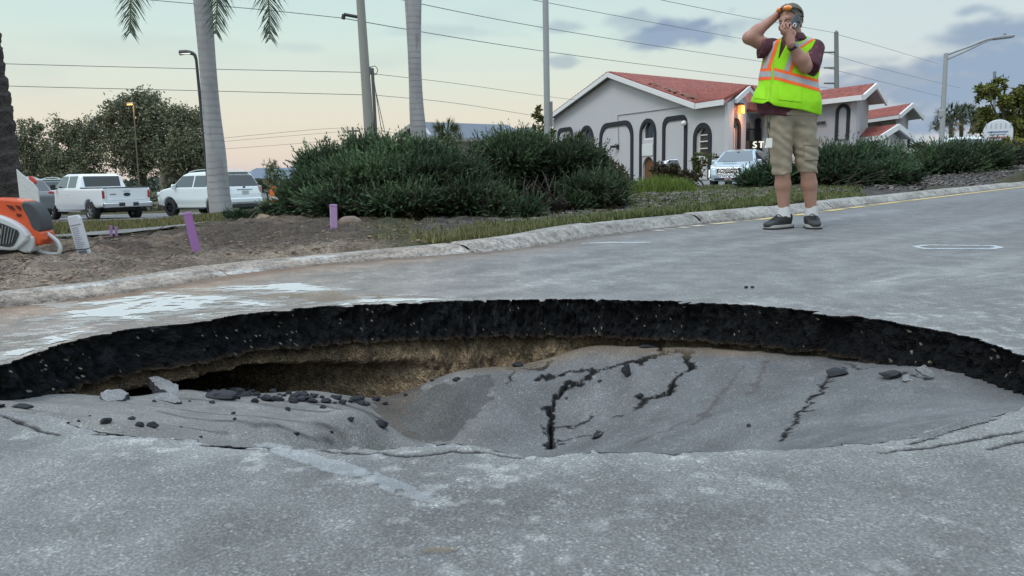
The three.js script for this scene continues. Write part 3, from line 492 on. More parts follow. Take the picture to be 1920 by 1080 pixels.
function patch(g, test, off) { // the part of a skin that passes a test, lifted off it
  const p = g.attributes.position, nn = g.attributes.normal, I = g.index.array, map = new Map(), P = [], J = [];
  const v = (k) => { if (!map.has(k)) { map.set(k, P.length / 3); P.push(p.getX(k) + nn.getX(k) * off, p.getY(k) + nn.getY(k) * off, p.getZ(k) + nn.getZ(k) * off); } return map.get(k); };
  for (let i = 0; i < I.length; i += 3) { const a = I[i], b = I[i + 1], c = I[i + 2]; if (test((p.getX(a) + p.getX(b) + p.getX(c)) / 3, (p.getY(a) + p.getY(b) + p.getY(c)) / 3, (p.getZ(a) + p.getZ(b) + p.getZ(c)) / 3, nn.getZ(a), nn.getX(a), nn.getY(a))) J.push(v(a), v(b), v(c)); }
  const q = new THREE.BufferGeometry(); q.setAttribute('position', new THREE.Float32BufferAttribute(P, 3)); q.setIndex(J); q.computeVertexNormals(); return q;
}
function tint(g, f) { const p = g.attributes.position, c = new Float32Array(p.count * 3); for (let i = 0; i < p.count; i++) c.set(f(p.getX(i), p.getY(i), p.getZ(i)), i * 3); g.setAttribute('color', new THREE.BufferAttribute(c, 3)); return g; }
const cloth = grit.bump.clone(); cloth.repeat.set(3, 3);

// ---------------------------------------------------------------- the man on the road
{
  const foot = G(1488, 428), DM = -foot.z, o = thing('person', 'person in lime safety vest and khaki shorts standing on the road, hand on head', 'person', foot);
  const J = (px, py, dz = 0) => V(px, py, DM - dz).sub(foot), W = (x, y, z) => px_of(v3(x + foot.x, y + foot.y, z + foot.z)), S = 1 / 228;
  const skinM = M(1, 1, 1, 0.55, { vertexColors: true, bumpMap: cloth, bumpScale: 0.0005 });
  const skin = (x, y, z) => { const n = fbm(x * 18 + 3, y * 18, z * 18 + 2, 3) - 0.5; const arm = y > 1.2 ? 1 : 0; return [0.40 + 0.1 * n - .03 * arm, 0.22 + 0.07 * n - .03 * arm, 0.16 + 0.06 * n - .02 * arm]; };
  // joints
  const hipR = J(1461, 226, .0), kneeR = J(1467, 316, .035), calfR = J(1468, 346, .0), ankR = J(1470, 398, -.02), hipL = J(1505, 226, 0), kneeL = J(1514, 314, .03), calfL = J(1517, 345, -.005), ankL = J(1521, 397, -.03);
  const shR = J(1447, 90, -.02), elR = J(1404, 71, .02), wrR = J(1452, 33, -.045), shL = J(1527, 92, .02), elL = J(1510, 125, .15), wrL = J(1483, 82, .215), neck = J(1492, 78, -.03), chest = J(1484, 112, 0);
  const headAt = J(1482, 44, 0), hq = new THREE.Quaternion().setFromEuler(new THREE.Euler(0.16, -0.92, 0.03, 'YXZ'));
  const nk = v3(0, -0.06, -0.02).applyQuaternion(hq).add(headAt);
  const bodyF = blend([
    cap(hipR, kneeR, .068, .054), cap(kneeR, calfR, .057, .063), cap(calfR, ankR, .061, .041), cap(ankR, ankR.clone().add(v3(-.03, -.07, .02)), .04, .03),
    cap(hipL, kneeL, .068, .054), cap(kneeL, calfL, .057, .062), cap(calfL, ankL, .06, .041), cap(ankL, ankL.clone().add(v3(-.01, -.07, .03)), .04, .03),
    cap(hipR, hipL, .085, .085), cap(J(1472, 215), J(1480, 165, -.01), .1, .1), cap(J(1480, 165, -.01), chest, .1, .1), cap(shR, shL, .055, .055), cap(chest, neck, .09, .058), cap(neck, nk, .066, .06),
    cap(shR, elR, .062, .047), cap(elR, elR.clone().lerp(wrR, .35), .047, .049), cap(elR.clone().lerp(wrR, .3), wrR, .049, .032), cap(shL, elL, .065, .05), cap(elL, elL.clone().lerp(wrL, .35), .05, .053), cap(elL.clone().lerp(wrL, .3), wrL, .052, .034),
  ], .022);
  const bodyG = net(bodyF, [-.5, 0, -.3], [.35, 1.72, .36], .0105);
  // head
  const hF = (() => {
    const a = blend([ell([0, .052, -.018], [.077, .092, .098]), ell([0, -.035, .028], [.06, .072, .066]), ell([0, -.098, .06], [.03, .024, .026]), cap(v3(-.034, .034, .078), v3(.034, .034, .078), .016, .016), cap(v3(-.045, -.02, .06), v3(.045, -.02, .06), .022, .022)], .025);
    const n = blend([cap(v3(0, .022, .094), v3(0, -.014, .118), .008, .013), cap(v3(-.012, -.018, .103), v3(.012, -.018, .103), .009, .009)], .012);
    const l = cap(v3(-.02, -.058, .082), v3(.02, -.058, .082), .009, .009), l2 = cap(v3(-.017, -.07, .083), v3(.017, -.07, .083), .008, .008);
    const er = [1, -1].map((s) => ell([s * .08, .002, -.012], [.011, .034, .021])), ey = [1, -1].map((s) => ell([s * .032, .014, .1], [.019, .013, .022])), lid = [1, -1].map((s) => ell([s * .032, .013, .076], [.017, .012, .014]));
    const nck = cap(v3(0, -.05, -.025), v3(0, -.17, -.045), .06, .062);
    return (x, y, z) => { let d = smin(a(x, y, z), nck(x, y, z), .03); d = smax(d, -Math.min(ey[0](x, y, z), ey[1](x, y, z)), .012); d = Math.min(d, lid[0](x, y, z), lid[1](x, y, z)); d = smin(d, n(x, y, z), .01); d = smin(d, l(x, y, z), .007); d = smin(d, l2(x, y, z), .007); return smin(d, Math.min(er[0](x, y, z), er[1](x, y, z)), .008); };
  })();
  const put = (g) => g.applyQuaternion(hq).translate(headAt.x, headAt.y, headAt.z);
  const headSkin = (x, y, z) => { const c = skin(x, y, z), st = sstep(-.02, -.06, y) * sstep(.0, .05, z) * .3, lip = sstep(.012, .004, Math.abs(y + .064)) * sstep(.025, .018, Math.abs(x)) * sstep(.07, .08, z); let q = mix3(c, [.2, .15, .12], st); q = mix3(q, [.36, .15, .13], lip * .7); return mix3(q, [.08, .05, .04], .8 * sstep(.006, .001, Math.abs(y - .042 - .1 * Math.abs(x) * .4)) * sstep(.012, .018, Math.abs(x)) * sstep(.055, .05, Math.abs(x)) * sstep(.06, .07, z)); };
  const headG = put(tint(net(hF, [-.11, -.18, -.14], [.11, .17, .15], .0042), headSkin));
  // hands
  const fin = (pts, r) => pts.slice(1).map((p, i) => cap(pts[i], p, r * (1 - .08 * i), r * (1 - .08 * (i + 1))));
  const fingersL = [[[1466, 56, .228], [1464, 49, .215], [1468, 46, .185], [1475, 50, .17]], [[1471, 52, .235], [1469.5, 45, .222], [1474, 43, .19], [1480, 47, .172]], [[1477, 51, .235], [1476.5, 45, .224], [1481, 44, .195], [1486, 49, .175]], [[1482, 54, .226], [1483, 49.5, .218], [1487, 49, .195], [1490, 54, .178]], [[1487, 70, .2], [1490.5, 64, .195], [1489, 58, .18]]];
  const palmL = blend([cap(wrL, J(1478, 66, .205), .032, .034), cap(J(1470, 60, .212), J(1483, 60, .205), .026, .024), cap(J(1468, 57, .22), J(1481, 55, .218), .016, .016), cap(J(1485, 74, .2), J(1487, 69, .2), .02, .014)], .015);
  const handL = (x, y, z) => { let d = palmL(x, y, z); for (const f of fl) { let e = 9; for (const c of f) e = smin(e, c(x, y, z), .004); d = smin(d, e, .006); } return d; };
  const fl = fingersL.map((p, i) => fin(p.map((q) => J(...q)), i === 4 ? .0105 : [.0098, .01, .0096, .0086][i]));
  const hc = J(1478, 60, .2), handLG = net(handL, [hc.x - .1, hc.y - .13, hc.z - .1], [hc.x + .1, hc.y + .12, hc.z + .08], .0032);
  const fr = [[[1461, 20, -.07], [1466, 13, -.075], [1474, 8, -.07]], [[1463, 22, -.09], [1469, 14, -.1], [1477, 9, -.1]], [[1465, 25, -.105], [1472, 17, -.12], [1480, 11, -.125]], [[1466, 29, -.11], [1474, 22, -.135], [1481, 17, -.14]], [[1459, 26, -.035], [1461, 20, -.02], [1464, 15, -.01]]].map((p, i) => fin(p.map((q) => J(...q)), [.0095, .01, .0095, .0085, .0105][i]));
  const palmR = blend([cap(wrR, J(1459, 27, -.065), .031, .032), cap(J(1460, 23, -.07), J(1465, 28, -.1), .02, .02)], .015);
  const handR = (x, y, z) => { let d = palmR(x, y, z); for (const f of fr) { let e = 9; for (const c of f) e = smin(e, c(x, y, z), .004); d = smin(d, e, .006); } return d; };
  const hr = J(1466, 22, -.08), handRG = net(handR, [hr.x - .1, hr.y - .1, hr.z - .1], [hr.x + .11, hr.y + .1, hr.z + .12], .0034);
  part('body', [tint(bodyG, skin), headG, tint(handLG, skin), tint(handRG, skin)], skinM, o);
  const hairF = (x, y, z) => smax(hF(x, y, z) - .006 - .006 * noise(x * 90, y * 60, z * 90), -(y - (0.03 + 1.0 * z + .004 * Math.sin(x * 80)) ) * .7, .004);
  part('hair', put(net((x, y, z) => Math.abs(x) > .068 && y < .04 && z > -.045 ? smax(hairF(x, y, z), z + .035, .003) : hairF(x, y, z), [-.11, -.14, -.14], [.11, .18, .13], .0042)), M(.115, .1, .078, .85, { bumpMap: cloth, bumpScale: .002 }), o);
  for (const s of [1, -1]) part('eye', put(new THREE.SphereGeometry(.0085, 12, 8).translate(s * .032, .011, .0835)), M(.12, .1, .09, .25), o);
  { // goggles pushed up on the head
    const pts = (r, y, a0, a1) => Array.from({ length: 15 }, (_, i) => { const a = lerp(a0, a1, i / 14); return v3(Math.sin(a) * r * .83, y + .012 * Math.cos(a * 2), Math.cos(a) * r - .018); });
    for (const s of [1, -1]) part('goggle_lens', put(limb(pts(.108, .108, s * .14, s * .72), (t) => .006 + .015 * Math.pow(Math.sin(Math.PI * clamp(t * .9 + .05)), .5), 0, 24, 12)), MP(.85, .25, .015, .15, { clearcoat: 1 }), o);
    for (const s of [1, -1]) part('goggle_arm', put(tube([v3(s * .058, .11, .066), v3(s * .078, .104, .03), v3(s * .09, .08, -.01), v3(s * .088, .03, -.045)], .006, 16, 8)), M(.02, .02, .022, .4), o);
  }
  // shirt
  const tab = [[66, 1491, 20, .06], [73, 1489, 34, .09], [80, 1487, 46, .115], [95, 1487, 51, .13], [120, 1483, 53, .145], [145, 1479, 54, .155], [170, 1476, 55, .165], [195, 1473, 56, .17], [216, 1472, 53, .165]].map(([y, cx, a, b]) => { const p = J(cx, y); return [p.y, p.x, a * S, b]; }).reverse();
  const torso = (grow, flare) => (x, y, z) => { let k = 0; while (k < tab.length - 2 && tab[k + 1][0] < y) k++; const t = clamp((y - tab[k][0]) / (tab[k + 1][0] - tab[k][0])), cx = lerp(tab[k][1], tab[k + 1][1], t), a = lerp(tab[k][2], tab[k + 1][2], t) + grow + flare(y), b = lerp(tab[k][3], tab[k + 1][3], t) + grow + flare(y) * .7, dx = (x - cx) / a, dz = (z + .01) / b; return (Math.pow(Math.pow(Math.abs(dx), 2.4) + Math.pow(Math.abs(dz), 2.4), 1 / 2.4) - 1) * Math.min(a, b); };
  const top = (x, y, z) => y - (J(1490, 73).y + .02 - .42 * Math.max(0, Math.abs(x - J(1490, 73).x) - .07));
  const tShirt = torso(-.022, () => 0), slR = cap(shR, J(1420, 90, .0), .076, .082), slL = cap(shL, J(1517, 125, .11), .077, .083);
  const cutR = (() => { const a = J(1424, 88, 0), d = elR.clone().sub(shR).setZ(0).normalize().add(v3(.0, -.25, 0)).normalize(); return (x, y, z) => (x - a.x) * d.x + (y - a.y) * d.y + (z - a.z) * d.z; })();
  const cutL = (() => { const a = J(1519, 131, .115), d = elL.clone().sub(shL).normalize().add(v3(.12, -.1, -.1)).normalize(); return (x, y, z) => (x - a.x) * d.x + (y - a.y) * d.y + (z - a.z) * d.z; })();
  const wr = (x, y, z, f = 14, a = .012) => a * (fbm(x * f + 5, y * f * .6, z * f + 3, 3) - .5);
  const hemS = J(1470, 217).y;
  const shirtF = (x, y, z) => { let d = smax(smax(tShirt(x, y, z), top(x, y, z), .03), hemS + .012 * Math.sin(x * 14) - y, .006); d = smin(d, smax(slR(x, y, z), cutR(x, y, z), .006), .02); d = smin(d, smax(slL(x, y, z), cutL(x, y, z), .006), .02); return d + wr(x, y, z); };
  const shirtC = [.075, .022, .034], shirtM = M(1, 1, 1, .9, { vertexColors: true, bumpMap: cloth, bumpScale: .001 });
  const shirtCol = (x, y, z) => { const n = noise(x * 45, y * 45, z * 45); const k = n > .72 ? 1.9 : .85 + .3 * n; return shirtC.map((c) => c * k); };
  part('shirt', tint(net(shirtF, [-.42, .9, -.26], [.36, 1.66, .36], .0085), shirtCol), shirtM, o);
  { const c = J(1490, 72, -.02), n = 26; part('collar', tint(grid(n + 1, 5, (i, j) => { const a = -2.5 + 5 * i / n, v = j / 4, r = .07 + .035 * v, y = .034 * Math.pow(1 - v, .8) - .02 * v - .01 * Math.cos(a * .5) * -1; return [c.x - .01 + Math.sin(a + 2.5) * r * 1.05, c.y + y - .004, c.z + Math.cos(a + 2.5) * r]; }), shirtCol), M(1, 1, 1, .9, { vertexColors: true, side: THREE.DoubleSide }), o); }
  // vest
  const tVest = torso(-.006, (y) => .042 * sstep(J(1478, 150).y, J(1478, 200).y, y));
  const armL = cap(J(1537, 86, .0), J(1524, 122, .1), .088, .088), armR = cap(J(1418, 93, -.01), J(1404, 95, 0), .084, .084), neckH = J(1489, 62, .02);
  const vestF = (x, y, z) => {
    const [px, py] = W(x, y, z); let d = smax(tVest(x, y, z) + wr(x, y, z, 9, .02) + .006 * Math.sin(x * 42 + y * 12) * sstep(1.25, 1.05, y), top(x, y, z) - .014, .03);
    d = smax(d, (py - (201 + .15 * (px - 1470) + (px > 1505 ? .15 * (px - 1505) : 0) - 6 * Math.exp(-Math.pow((px - 1441) / 7, 2)))) * S, .003);
    d = smax(d, -smax(armL(x, y, z), -z * 0 - 1, .01), .006); d = smax(d, -armR(x, y, z), .006);
    d = smax(d, .1 - Math.hypot((x - neckH.x) * .95, y - neckH.y, (z - neckH.z) * .8), .006);
    if (z > 0) d = smax(d, (.0 + (108 - py) * .17 + 1 - Math.abs(px - lerp(1471, 1461, (py - 78) / 30))) * S * (py < 112 ? 1 : 1), .002);
    return d;
  };
  const vestG = net(vestF, [-.42, .9, -.34], [.38, 1.66, .36], .0062);
  part('safety_vest', vestG, M(.29, .68, .004, .8, { bumpMap: cloth, bumpScale: .0012, emissive: new THREE.Color(0, 0, 0) }), o);
  const bandY = (px) => px < 1452 ? 139 - .06 * (px - 1436) : 138 + .27 * (px - 1452);
  const vx1 = (py) => 1439 + (126 - py) * .33, vx2 = (py) => py > 92 ? 1481 + (127 - py) * .34 : 1493 + (92 - py) * 1.55;
  const bands = (kind) => (x, y, z) => { const [px, py] = W(x, y, z), b = py - bandY(px), front = z > -.03; if (front && Math.abs(px - 1448) < 2.2 && Math.abs(b) < 11) return false; if (Math.abs(b) < 11) return kind === 'silver' ? Math.abs(b) < 5.2 : Math.abs(b) >= 5.2; if (b > 0) return false; const u = px - vx1(py), w = px - vx2(py); if (kind === 'silver') return (u > -9 && u < 0) || (w > -9 && w < 0); return (u >= 0 && u < 6.5) || (w >= 0 && w < 6.5) || (u <= -9 && u > -11) ; };
  part('reflective_stripe', patch(vestG, bands('silver'), .0025), M(.36, .36, .38, .45), o, 'silver grey reflective tape');
  part('reflective_stripe', patch(vestG, bands('orange'), .002), M(.92, .13, .015, .7), o, 'orange tape bordering the silver tape');
  part('zip', patch(vestG, (x, y, z) => { const [px, py] = W(x, y, z); return z > 0 && py > 112 && Math.abs(px - (1448 - (py - 140) * .12)) < 1; }, .0022), M(.3, .55, .02, .7), o);
  part('vest_pocket', patch(vestG, (x, y, z) => { const [px, py] = W(x, y, z), q = py - .1 * (px - 1470); return z > 0 && ((px > 1459 && px < 1502 && q > 160 && q < 188) || (px > 1415 && px < 1436 && q > 166 && q < 190)); }, .005), M(.3, .7, .005, .8), o);
  // shorts
  const hemR = J(1467, 327), hemL = J(1514, 324);
  const legR = cap(J(1462, 232), J(1466, 326, .02), .11, .076), legL = cap(J(1503, 232), J(1514, 324, .015), .115, .075), seat = cap(J(1466, 212, 0), J(1500, 212, 0), .132, .138);
  const shortsF = (x, y, z) => { const w = .013 * (fbm(x * 13 + y * 6, y * 17 - x * 5, z * 7 + 2, 4) - .5) + .0035 * Math.sin(y * 75 + x * 40 + 5 * noise(x * 9, y * 9)) * sstep(.95, .8, y); let d = smin(smax(legR(x, y, z), hemR.y + .1 * (x - hemR.x) - y, .004), smax(legL(x, y, z), hemL.y - .05 * (x - hemL.x) - y, .004), .012); d = smin(d, smax(smax(seat(x, y, z), J(1480, 204).y - y < 0 ? y - J(1480, 204).y : -9, .01), J(1480, 245).y - y, .05), .03); return d + w; };
  const kh = M(1, 1, 1, .9, { vertexColors: true, bumpMap: cloth, bumpScale: .001 }), khaki = (x, y, z) => { const n = .85 + .3 * fbm(x * 22, y * 22, z * 22 + 1, 3); return [.29 * n, .245 * n, .18 * n]; };
  const shortsG = net(shortsF, [-.34, .4, -.28], [.3, 1.02, .28], .0078);
  part('shorts', tint(shortsG, khaki), kh, o);
  part('cargo_pocket', tint(patch(shortsG, (x, y, z) => { const [px, py] = W(x, y, z); return px > 1508 && py > 268 && py < 300 && z > -.1; }, .011), khaki), kh, o);
  part('pocket_flap', tint(patch(shortsG, (x, y, z) => { const [px, py] = W(x, y, z); return px > 1507 && py > 262 && py < 272 && z > -.1; }, .017), khaki), kh, o);
  part('waistband', tint(patch(shortsG, (x, y, z) => { const [px, py] = W(x, y, z); return py < 216 && py > 206; }, .004), khaki), kh, o);
  { const a = J(1440, 213, .16), b = J(1438, 240, .17), c = J(1441, 258, .17); part('badge_cord', [tube([a, b, c], .003, 12, 6), tube([J(1444, 214, .16), J(1443, 238, .17), c], .0025, 12, 6), bar(J(1441, 228, .172), J(1441, 240, .172), .007)], M(.03, .03, .03, .5), o); const k = J(1442, 268, .165); part('badge', box(.048, .075, .004, 0, 0, 0, .0018).rotateY(-.3).translate(k.x, k.y, k.z), M(.72, .72, .68, .4), o); }
  // watch
  { const ax = elL.clone().sub(wrL).normalize(), c = wrL.clone().addScaledVector(ax, .03), q = new THREE.Quaternion().setFromUnitVectors(v3(0, 1, 0), ax); part('watch_strap', new THREE.CylinderGeometry(.039, .04, .024, 24, 1, true).applyQuaternion(q).translate(c.x, c.y, c.z), M(.025, .025, .03, .4, { side: THREE.DoubleSide }), o); const f = c.clone().add(v3(.014, .01, .034)); part('watch_case', new THREE.CylinderGeometry(.018, .019, .012, 20).rotateX(1.4).rotateY(.4).translate(f.x, f.y, f.z), M(.25, .25, .27, .25, { metalness: .8 }), o); }
  // shoes and socks
  const shoe = (heel, dir, ank) => {
    const yaw = Math.atan2(dir[0], dir[1]), place = (g) => g.scale(1.2, 1.15, 1.17).rotateY(yaw).translate(heel.x, 0, heel.z);
    const f = blend([cap(v3(0, .05, .05), v3(0, .05, .14), .042, .045), cap(v3(0, .046, .14), v3(.004, .035, .235), .045, .04), cap(v3(0, .085, .05), v3(0, .075, .09), .043, .038), cap(v3(0, .06, .09), v3(0, .055, .17), .042, .034)], .02);
    const up = (x, y, z) => smax(smax(f(x, y, z), .018 - y, .004), y - .108 + .3 * Math.max(0, z - .05), .006) + .003 * (noise(x * 60, y * 60, z * 60) - .5);
    part('shoe', place(tint(net(up, [-.07, 0, -.02], [.07, .16, .3], .0055), (x, y, z) => { const n = fbm(x * 30, y * 30, z * 30 + 1); const k = (z > .19 && y < .06) || y < .045 ? .028 : .011; return [k * (.7 + .6 * n), k * (.72 + .6 * n), k * (.78 + .6 * n)]; })), M(1, 1, 1, .75, { vertexColors: true, bumpMap: cloth, bumpScale: .0015 }), o);
    const s = new THREE.Shape(); s.moveTo(-.03, 0); s.bezierCurveTo(-.055, .06, -.04, .12, -.05, .19); s.bezierCurveTo(-.055, .28, .05, .3, .053, .2); s.bezierCurveTo(.045, .12, .05, .05, .03, 0); s.bezierCurveTo(.02, -.012, -.02, -.012, -.03, 0);
    const ex = (h, y) => { const g = new THREE.ExtrudeGeometry(s, { depth: h, bevelEnabled: true, bevelSize: .003, bevelThickness: .003, bevelSegments: 2 }); g.rotateX(-Math.PI / 2); g.scale(1, 1, -1); const idx = g.index; g.translate(0, y, 0); return prep(g); };
    const flip = (g) => { const p = g.attributes.position; for (let i = 0; i < p.count; i += 3) { const a = [p.getX(i), p.getY(i), p.getZ(i)]; p.setXYZ(i, p.getX(i + 2), p.getY(i + 2), p.getZ(i + 2)); p.setXYZ(i + 2, ...a); } g.deleteAttribute('uv'); g.computeVertexNormals(); return g; };
    part('sole', place(flip(ex(.008, .003))), M(.02, .02, .022, .8), o); part('midsole', place(flip(ex(.014, .014))), M(.38, .36, .34, .7), o);
    for (let i = 0; i < 4; i++) { const z = .105 + i * .024, y = .112 - i * .011; part('lace', place(tube([v3(-.026, y - .016, z), v3(0, y + .002, z + .006), v3(.026, y - .016, z)], .0032, 10, 6)), M(.03, .03, .034, .7), o); }
    part('sock', limb([v3(ank.x, .095, ank.z), v3(ank.x, .135, ank.z), v3(ank.x, .182, ank.z)], .056, .05, 8, 20), M(.66, .66, .66, .9, { bumpMap: cloth, bumpScale: .001 }), o);
  };
  const toeR = G(1431, 427).sub(foot), heR = G(1484, 421).sub(foot); const dR = [-.84, .54]; shoe(ankR.clone().add(v3(.072, 0, -.045)), dR, ankR);
  const heL = ankL.clone().add(v3(.018, 0, -.085)); shoe(heL, [-.22, .975], ankL);
  // the phone he holds
  const ph = J(1489.5, 46, .15), t = thing('mobile_phone', 'dark mobile phone with white ring grip held at the ear of the vested person', 'phone', ph.clone().add(foot));
  const pr = new THREE.Group(); t.rotation.set(-.1, .32, -.62, 'YXZ');
  part('phone_body', box(.078, .165, .009, 0, 0, 0, .004), MP(.05, .05, .065, .25, { clearcoat: .6 }), t);
  part('camera_bump', box(.034, .036, .004, .014, .05, .006, .0018), M(.03, .03, .035, .25), t);
  for (const [x, y] of [[.006, .058], [.006, .042], [.022, .05]]) part('camera_lens', new THREE.CylinderGeometry(.0058, .0058, .003, 16).rotateX(Math.PI / 2).translate(x, y, .0095), M(.2, .2, .24, .1, { metalness: .6 }), t);
  part('ring_grip', new THREE.TorusGeometry(.015, .0036, 10, 28).scale(.75, 1, 1).translate(-.002, -.012, .014), M(.75, .74, .72, .4), t);
}
// ---------------------------------------------------------------- vehicles
function polySDF(P) { // signed distance to a side outline [z, y]
  return (z, y) => { let d = 1e9, s = 1; for (let i = 0, j = P.length - 1; i < P.length; j = i++) { const ex = P[j][0] - P[i][0], ey = P[j][1] - P[i][1], wx = z - P[i][0], wy = y - P[i][1], t = clamp((wx * ex + wy * ey) / (ex * ex + ey * ey)), bx = wx - ex * t, by = wy - ey * t; d = Math.min(d, bx * bx + by * by); const c1 = y >= P[i][1], c2 = y < P[j][1], c3 = ex * wy > ey * wx; if ((c1 && c2 && c3) || (!c1 && !c2 && !c3)) s = -s; } return s * Math.sqrt(d); };
}
const glassDark = MP(.012, .014, .017, .06, { clearcoat: 1 }), glassSky = MP(.05, .065, .075, .05, { clearcoat: 1 }), rubber = M(.02, .02, .021, .85), alloy = M(.45, .46, .48, .3, { metalness: .8 }), darkAlloy = M(.03, .03, .034, .35, { metalness: .5 }), chrome = M(.7, .71, .73, .14, { metalness: 1 }), blackPlastic = M(.025, .026, .028, .55), tailPale = MP(.42, .25, .26, .15, { clearcoat: 1 }), tailRed = MP(.32, .012, .012, .15, { clearcoat: 1 }), lampClear = MP(.7, .72, .72, .12, { clearcoat: 1 });
function wheel(parent, x, y, z, R, w, rimMat, side) {
  const g = new THREE.Group(); g.name = 'wheel'; g.position.set(x, y, z); parent.add(g);
  const prof = [[R * .6, -w / 2], [R * .9, -w / 2], [R * .985, -w * .4], [R, -w * .25], [R, w * .25], [R * .985, w * .4], [R * .9, w / 2], [R * .6, w / 2]].map(([r, h]) => new THREE.Vector2(r, h));
  part('tyre', new THREE.LatheGeometry(prof, 28).rotateZ(Math.PI / 2), rubber, g);
  const spokes = [new THREE.CylinderGeometry(R * .61, R * .61, w * .5, 28, 1, true).rotateZ(Math.PI / 2), new THREE.CylinderGeometry(R * .14, R * .14, w * .12, 14).rotateZ(Math.PI / 2).translate(side * w * .4, 0, 0), new THREE.TorusGeometry(R * .59, R * .035, 6, 28).rotateY(Math.PI / 2).translate(side * w * .44, 0, 0)];
  for (let k = 0; k < 6; k++) spokes.push(box(w * .14, R * .56, R * .15).translate(side * w * .38, R * .32, 0).rotateX(k * Math.PI / 3));
  part('rim', spokes, rimMat, g); part('brake_disc', new THREE.CylinderGeometry(R * .57, R * .57, .02, 24).rotateZ(Math.PI / 2), M(.05, .05, .05, .7), g);
}
function carShell(o, c, paint, cell = .032) {
  const side = polySDF(c.side), W = c.halfW;
  const F = (x, y, z) => { let d = smax(side(z, y), Math.abs(x) - W(y, z), c.round ?? .07); for (const wz of c.wheels) { const q = Math.hypot(z - wz, y - c.R * .98) - c.R * 1.2; d = smax(d, -Math.max(q, (c.wIn ?? .55) - Math.abs(x)), .02); } if (c.cut) d = smax(d, -c.cut(x, y, z), .015); return d; };
  const z = c.side.map((p) => p[0]), y = c.side.map((p) => p[1]), g = net(F, [-1.1, Math.min(...y) - .08, Math.min(...z) - .1], [1.1, Math.max(...y) + .1, Math.max(...z) + .1], cell);
  part('body', g, paint, o); return g;
}
const car = (name, label, px, py, d, yaw, group) => { const p = V(px, py, d); return thing(name, label, name.includes('pickup') ? 'pickup truck' : name.includes('suv') ? 'car' : 'car', p, yaw, group); };
{ // pickup
  const o = car('pickup_truck', 'white crew pickup truck seen from its tailgate on the side street', 180, 411.5, 32.6, Math.atan2(-.80, -.6));
  const W = (y) => .995 - .05 * sstep(.75, .45, y) - .2 * Math.max(0, y - 1.3) / .62;
  const c = { R: .41, wheels: [-1.72, 1.92], halfW: W, side: [[-2.86, .6], [-2.9, 1.3], [-2.86, 1.36], [-.98, 1.36], [-.86, 1.84], [-.6, 1.95], [.5, 1.96], [.8, 1.88], [1.45, 1.32], [2.6, 1.24], [2.86, 1.05], [2.9, .55], [1.2, .42], [-1.2, .46]], cut: (x, y, z) => Math.max(Math.abs(x) - .8, Math.abs(z + 1.92) - .84, .82 - y) };
  const white = MP(.78, .8, .82, .22, { clearcoat: .8 }), g = carShell(o, c, white);
  part('rear_window', patch(g, (x, y, z, nz) => nz < -.5 && z < -.8 && z > -1.1 && y > 1.42 && y < 1.86 && Math.abs(x) < .74, .006), glassDark, o);
  for (const s of [1, -1]) {
    part('side_window', patch(g, (x, y, z, nz, nx) => nx * s > .6 && y > 1.38 && y < 1.86 && z > .22 && z < 1.28 - (y - 1.38) * 1.12, .006), glassSky, o);
    part('side_window', patch(g, (x, y, z, nz, nx) => nx * s > .6 && y > 1.38 && y < 1.86 && z > -.62 && z < .1, .006), glassSky, o);
    part('tail_light', box(.1, .32, .12, s * .92, 1.09, -2.845, .03), tailRed, o);
    part('door_handle', box(.03, .045, .2, s * .995, 1.12, .1, .012), white, o);
    const m = part('mirror', [box(.2, .24, .12, s * 1.14, 1.42, 1.12, .04), box(.14, .06, .06, s * 1.0, 1.36, 1.14, .02)], blackPlastic, o);
    part('headlight', box(.3, .3, .1, s * .78, 1.0, 2.83, .04), lampClear, o);
    part('step_bar', box(.14, .06, 2.1, s * .94, .4, .15, .02), alloy, o);
    wheel(o, s * .86, .41, -1.72, .41, .28, alloy, s); wheel(o, s * .86, .41, 1.92, .41, .28, alloy, s);
  }
  part('windscreen', patch(g, (x, y, z, nz) => nz > .4 && y > 1.4 && y < 1.86 && z > .75 && Math.abs(x) < .78, .006), glassSky, o);
  part('bed_rail', [box(.1, .035, 1.86, -.93, 1.37, -1.92, .012), box(.1, .035, 1.86, .93, 1.37, -1.92, .012), box(1.86, .035, .1, 0, 1.365, -2.86, .012)], blackPlastic, o);
  const b = part('rear_bumper', [box(1.98, .2, .14, 0, .66, -2.96, .04)], chrome, o); part('licence_plate', box(.32, .15, .02, 0, .68, -3.035, .005), M(.7, .7, .68, .5), b); part('bumper_step', box(.8, .14, .03, 0, .68, -3.025, .01), blackPlastic, b);
  const tg = part('tailgate', [box(1.6, .56, .03, 0, 1.05, -2.905, .01), box(1.5, .06, .015, 0, .88, -2.925, .005)], white, o); part('emblem', new THREE.CylinderGeometry(1, 1, .02, 24).rotateX(Math.PI / 2).scale(.14, .07, 1).translate(0, 1.08, -2.93), M(.02, .025, .045, .3), tg); part('handle', box(.26, .1, .02, 0, 1.24, -2.93, .02), M(.6, .62, .64, .4), tg); part('badge', box(.24, .04, .012, .55, 1.1, -2.93), M(.2, .2, .21, .3), tg);
  part('underbody', [box(1.2, .18, 4.6, 0, .5, -.1), box(.2, .2, .2, 0, .42, -1.72, .09), bar(v3(-.8, .4, -1.72), v3(.8, .4, -1.72), .06), bar(v3(-.75, .42, -2.5), v3(-.75, .42, -3.0), .04)], blackPlastic, o);
}
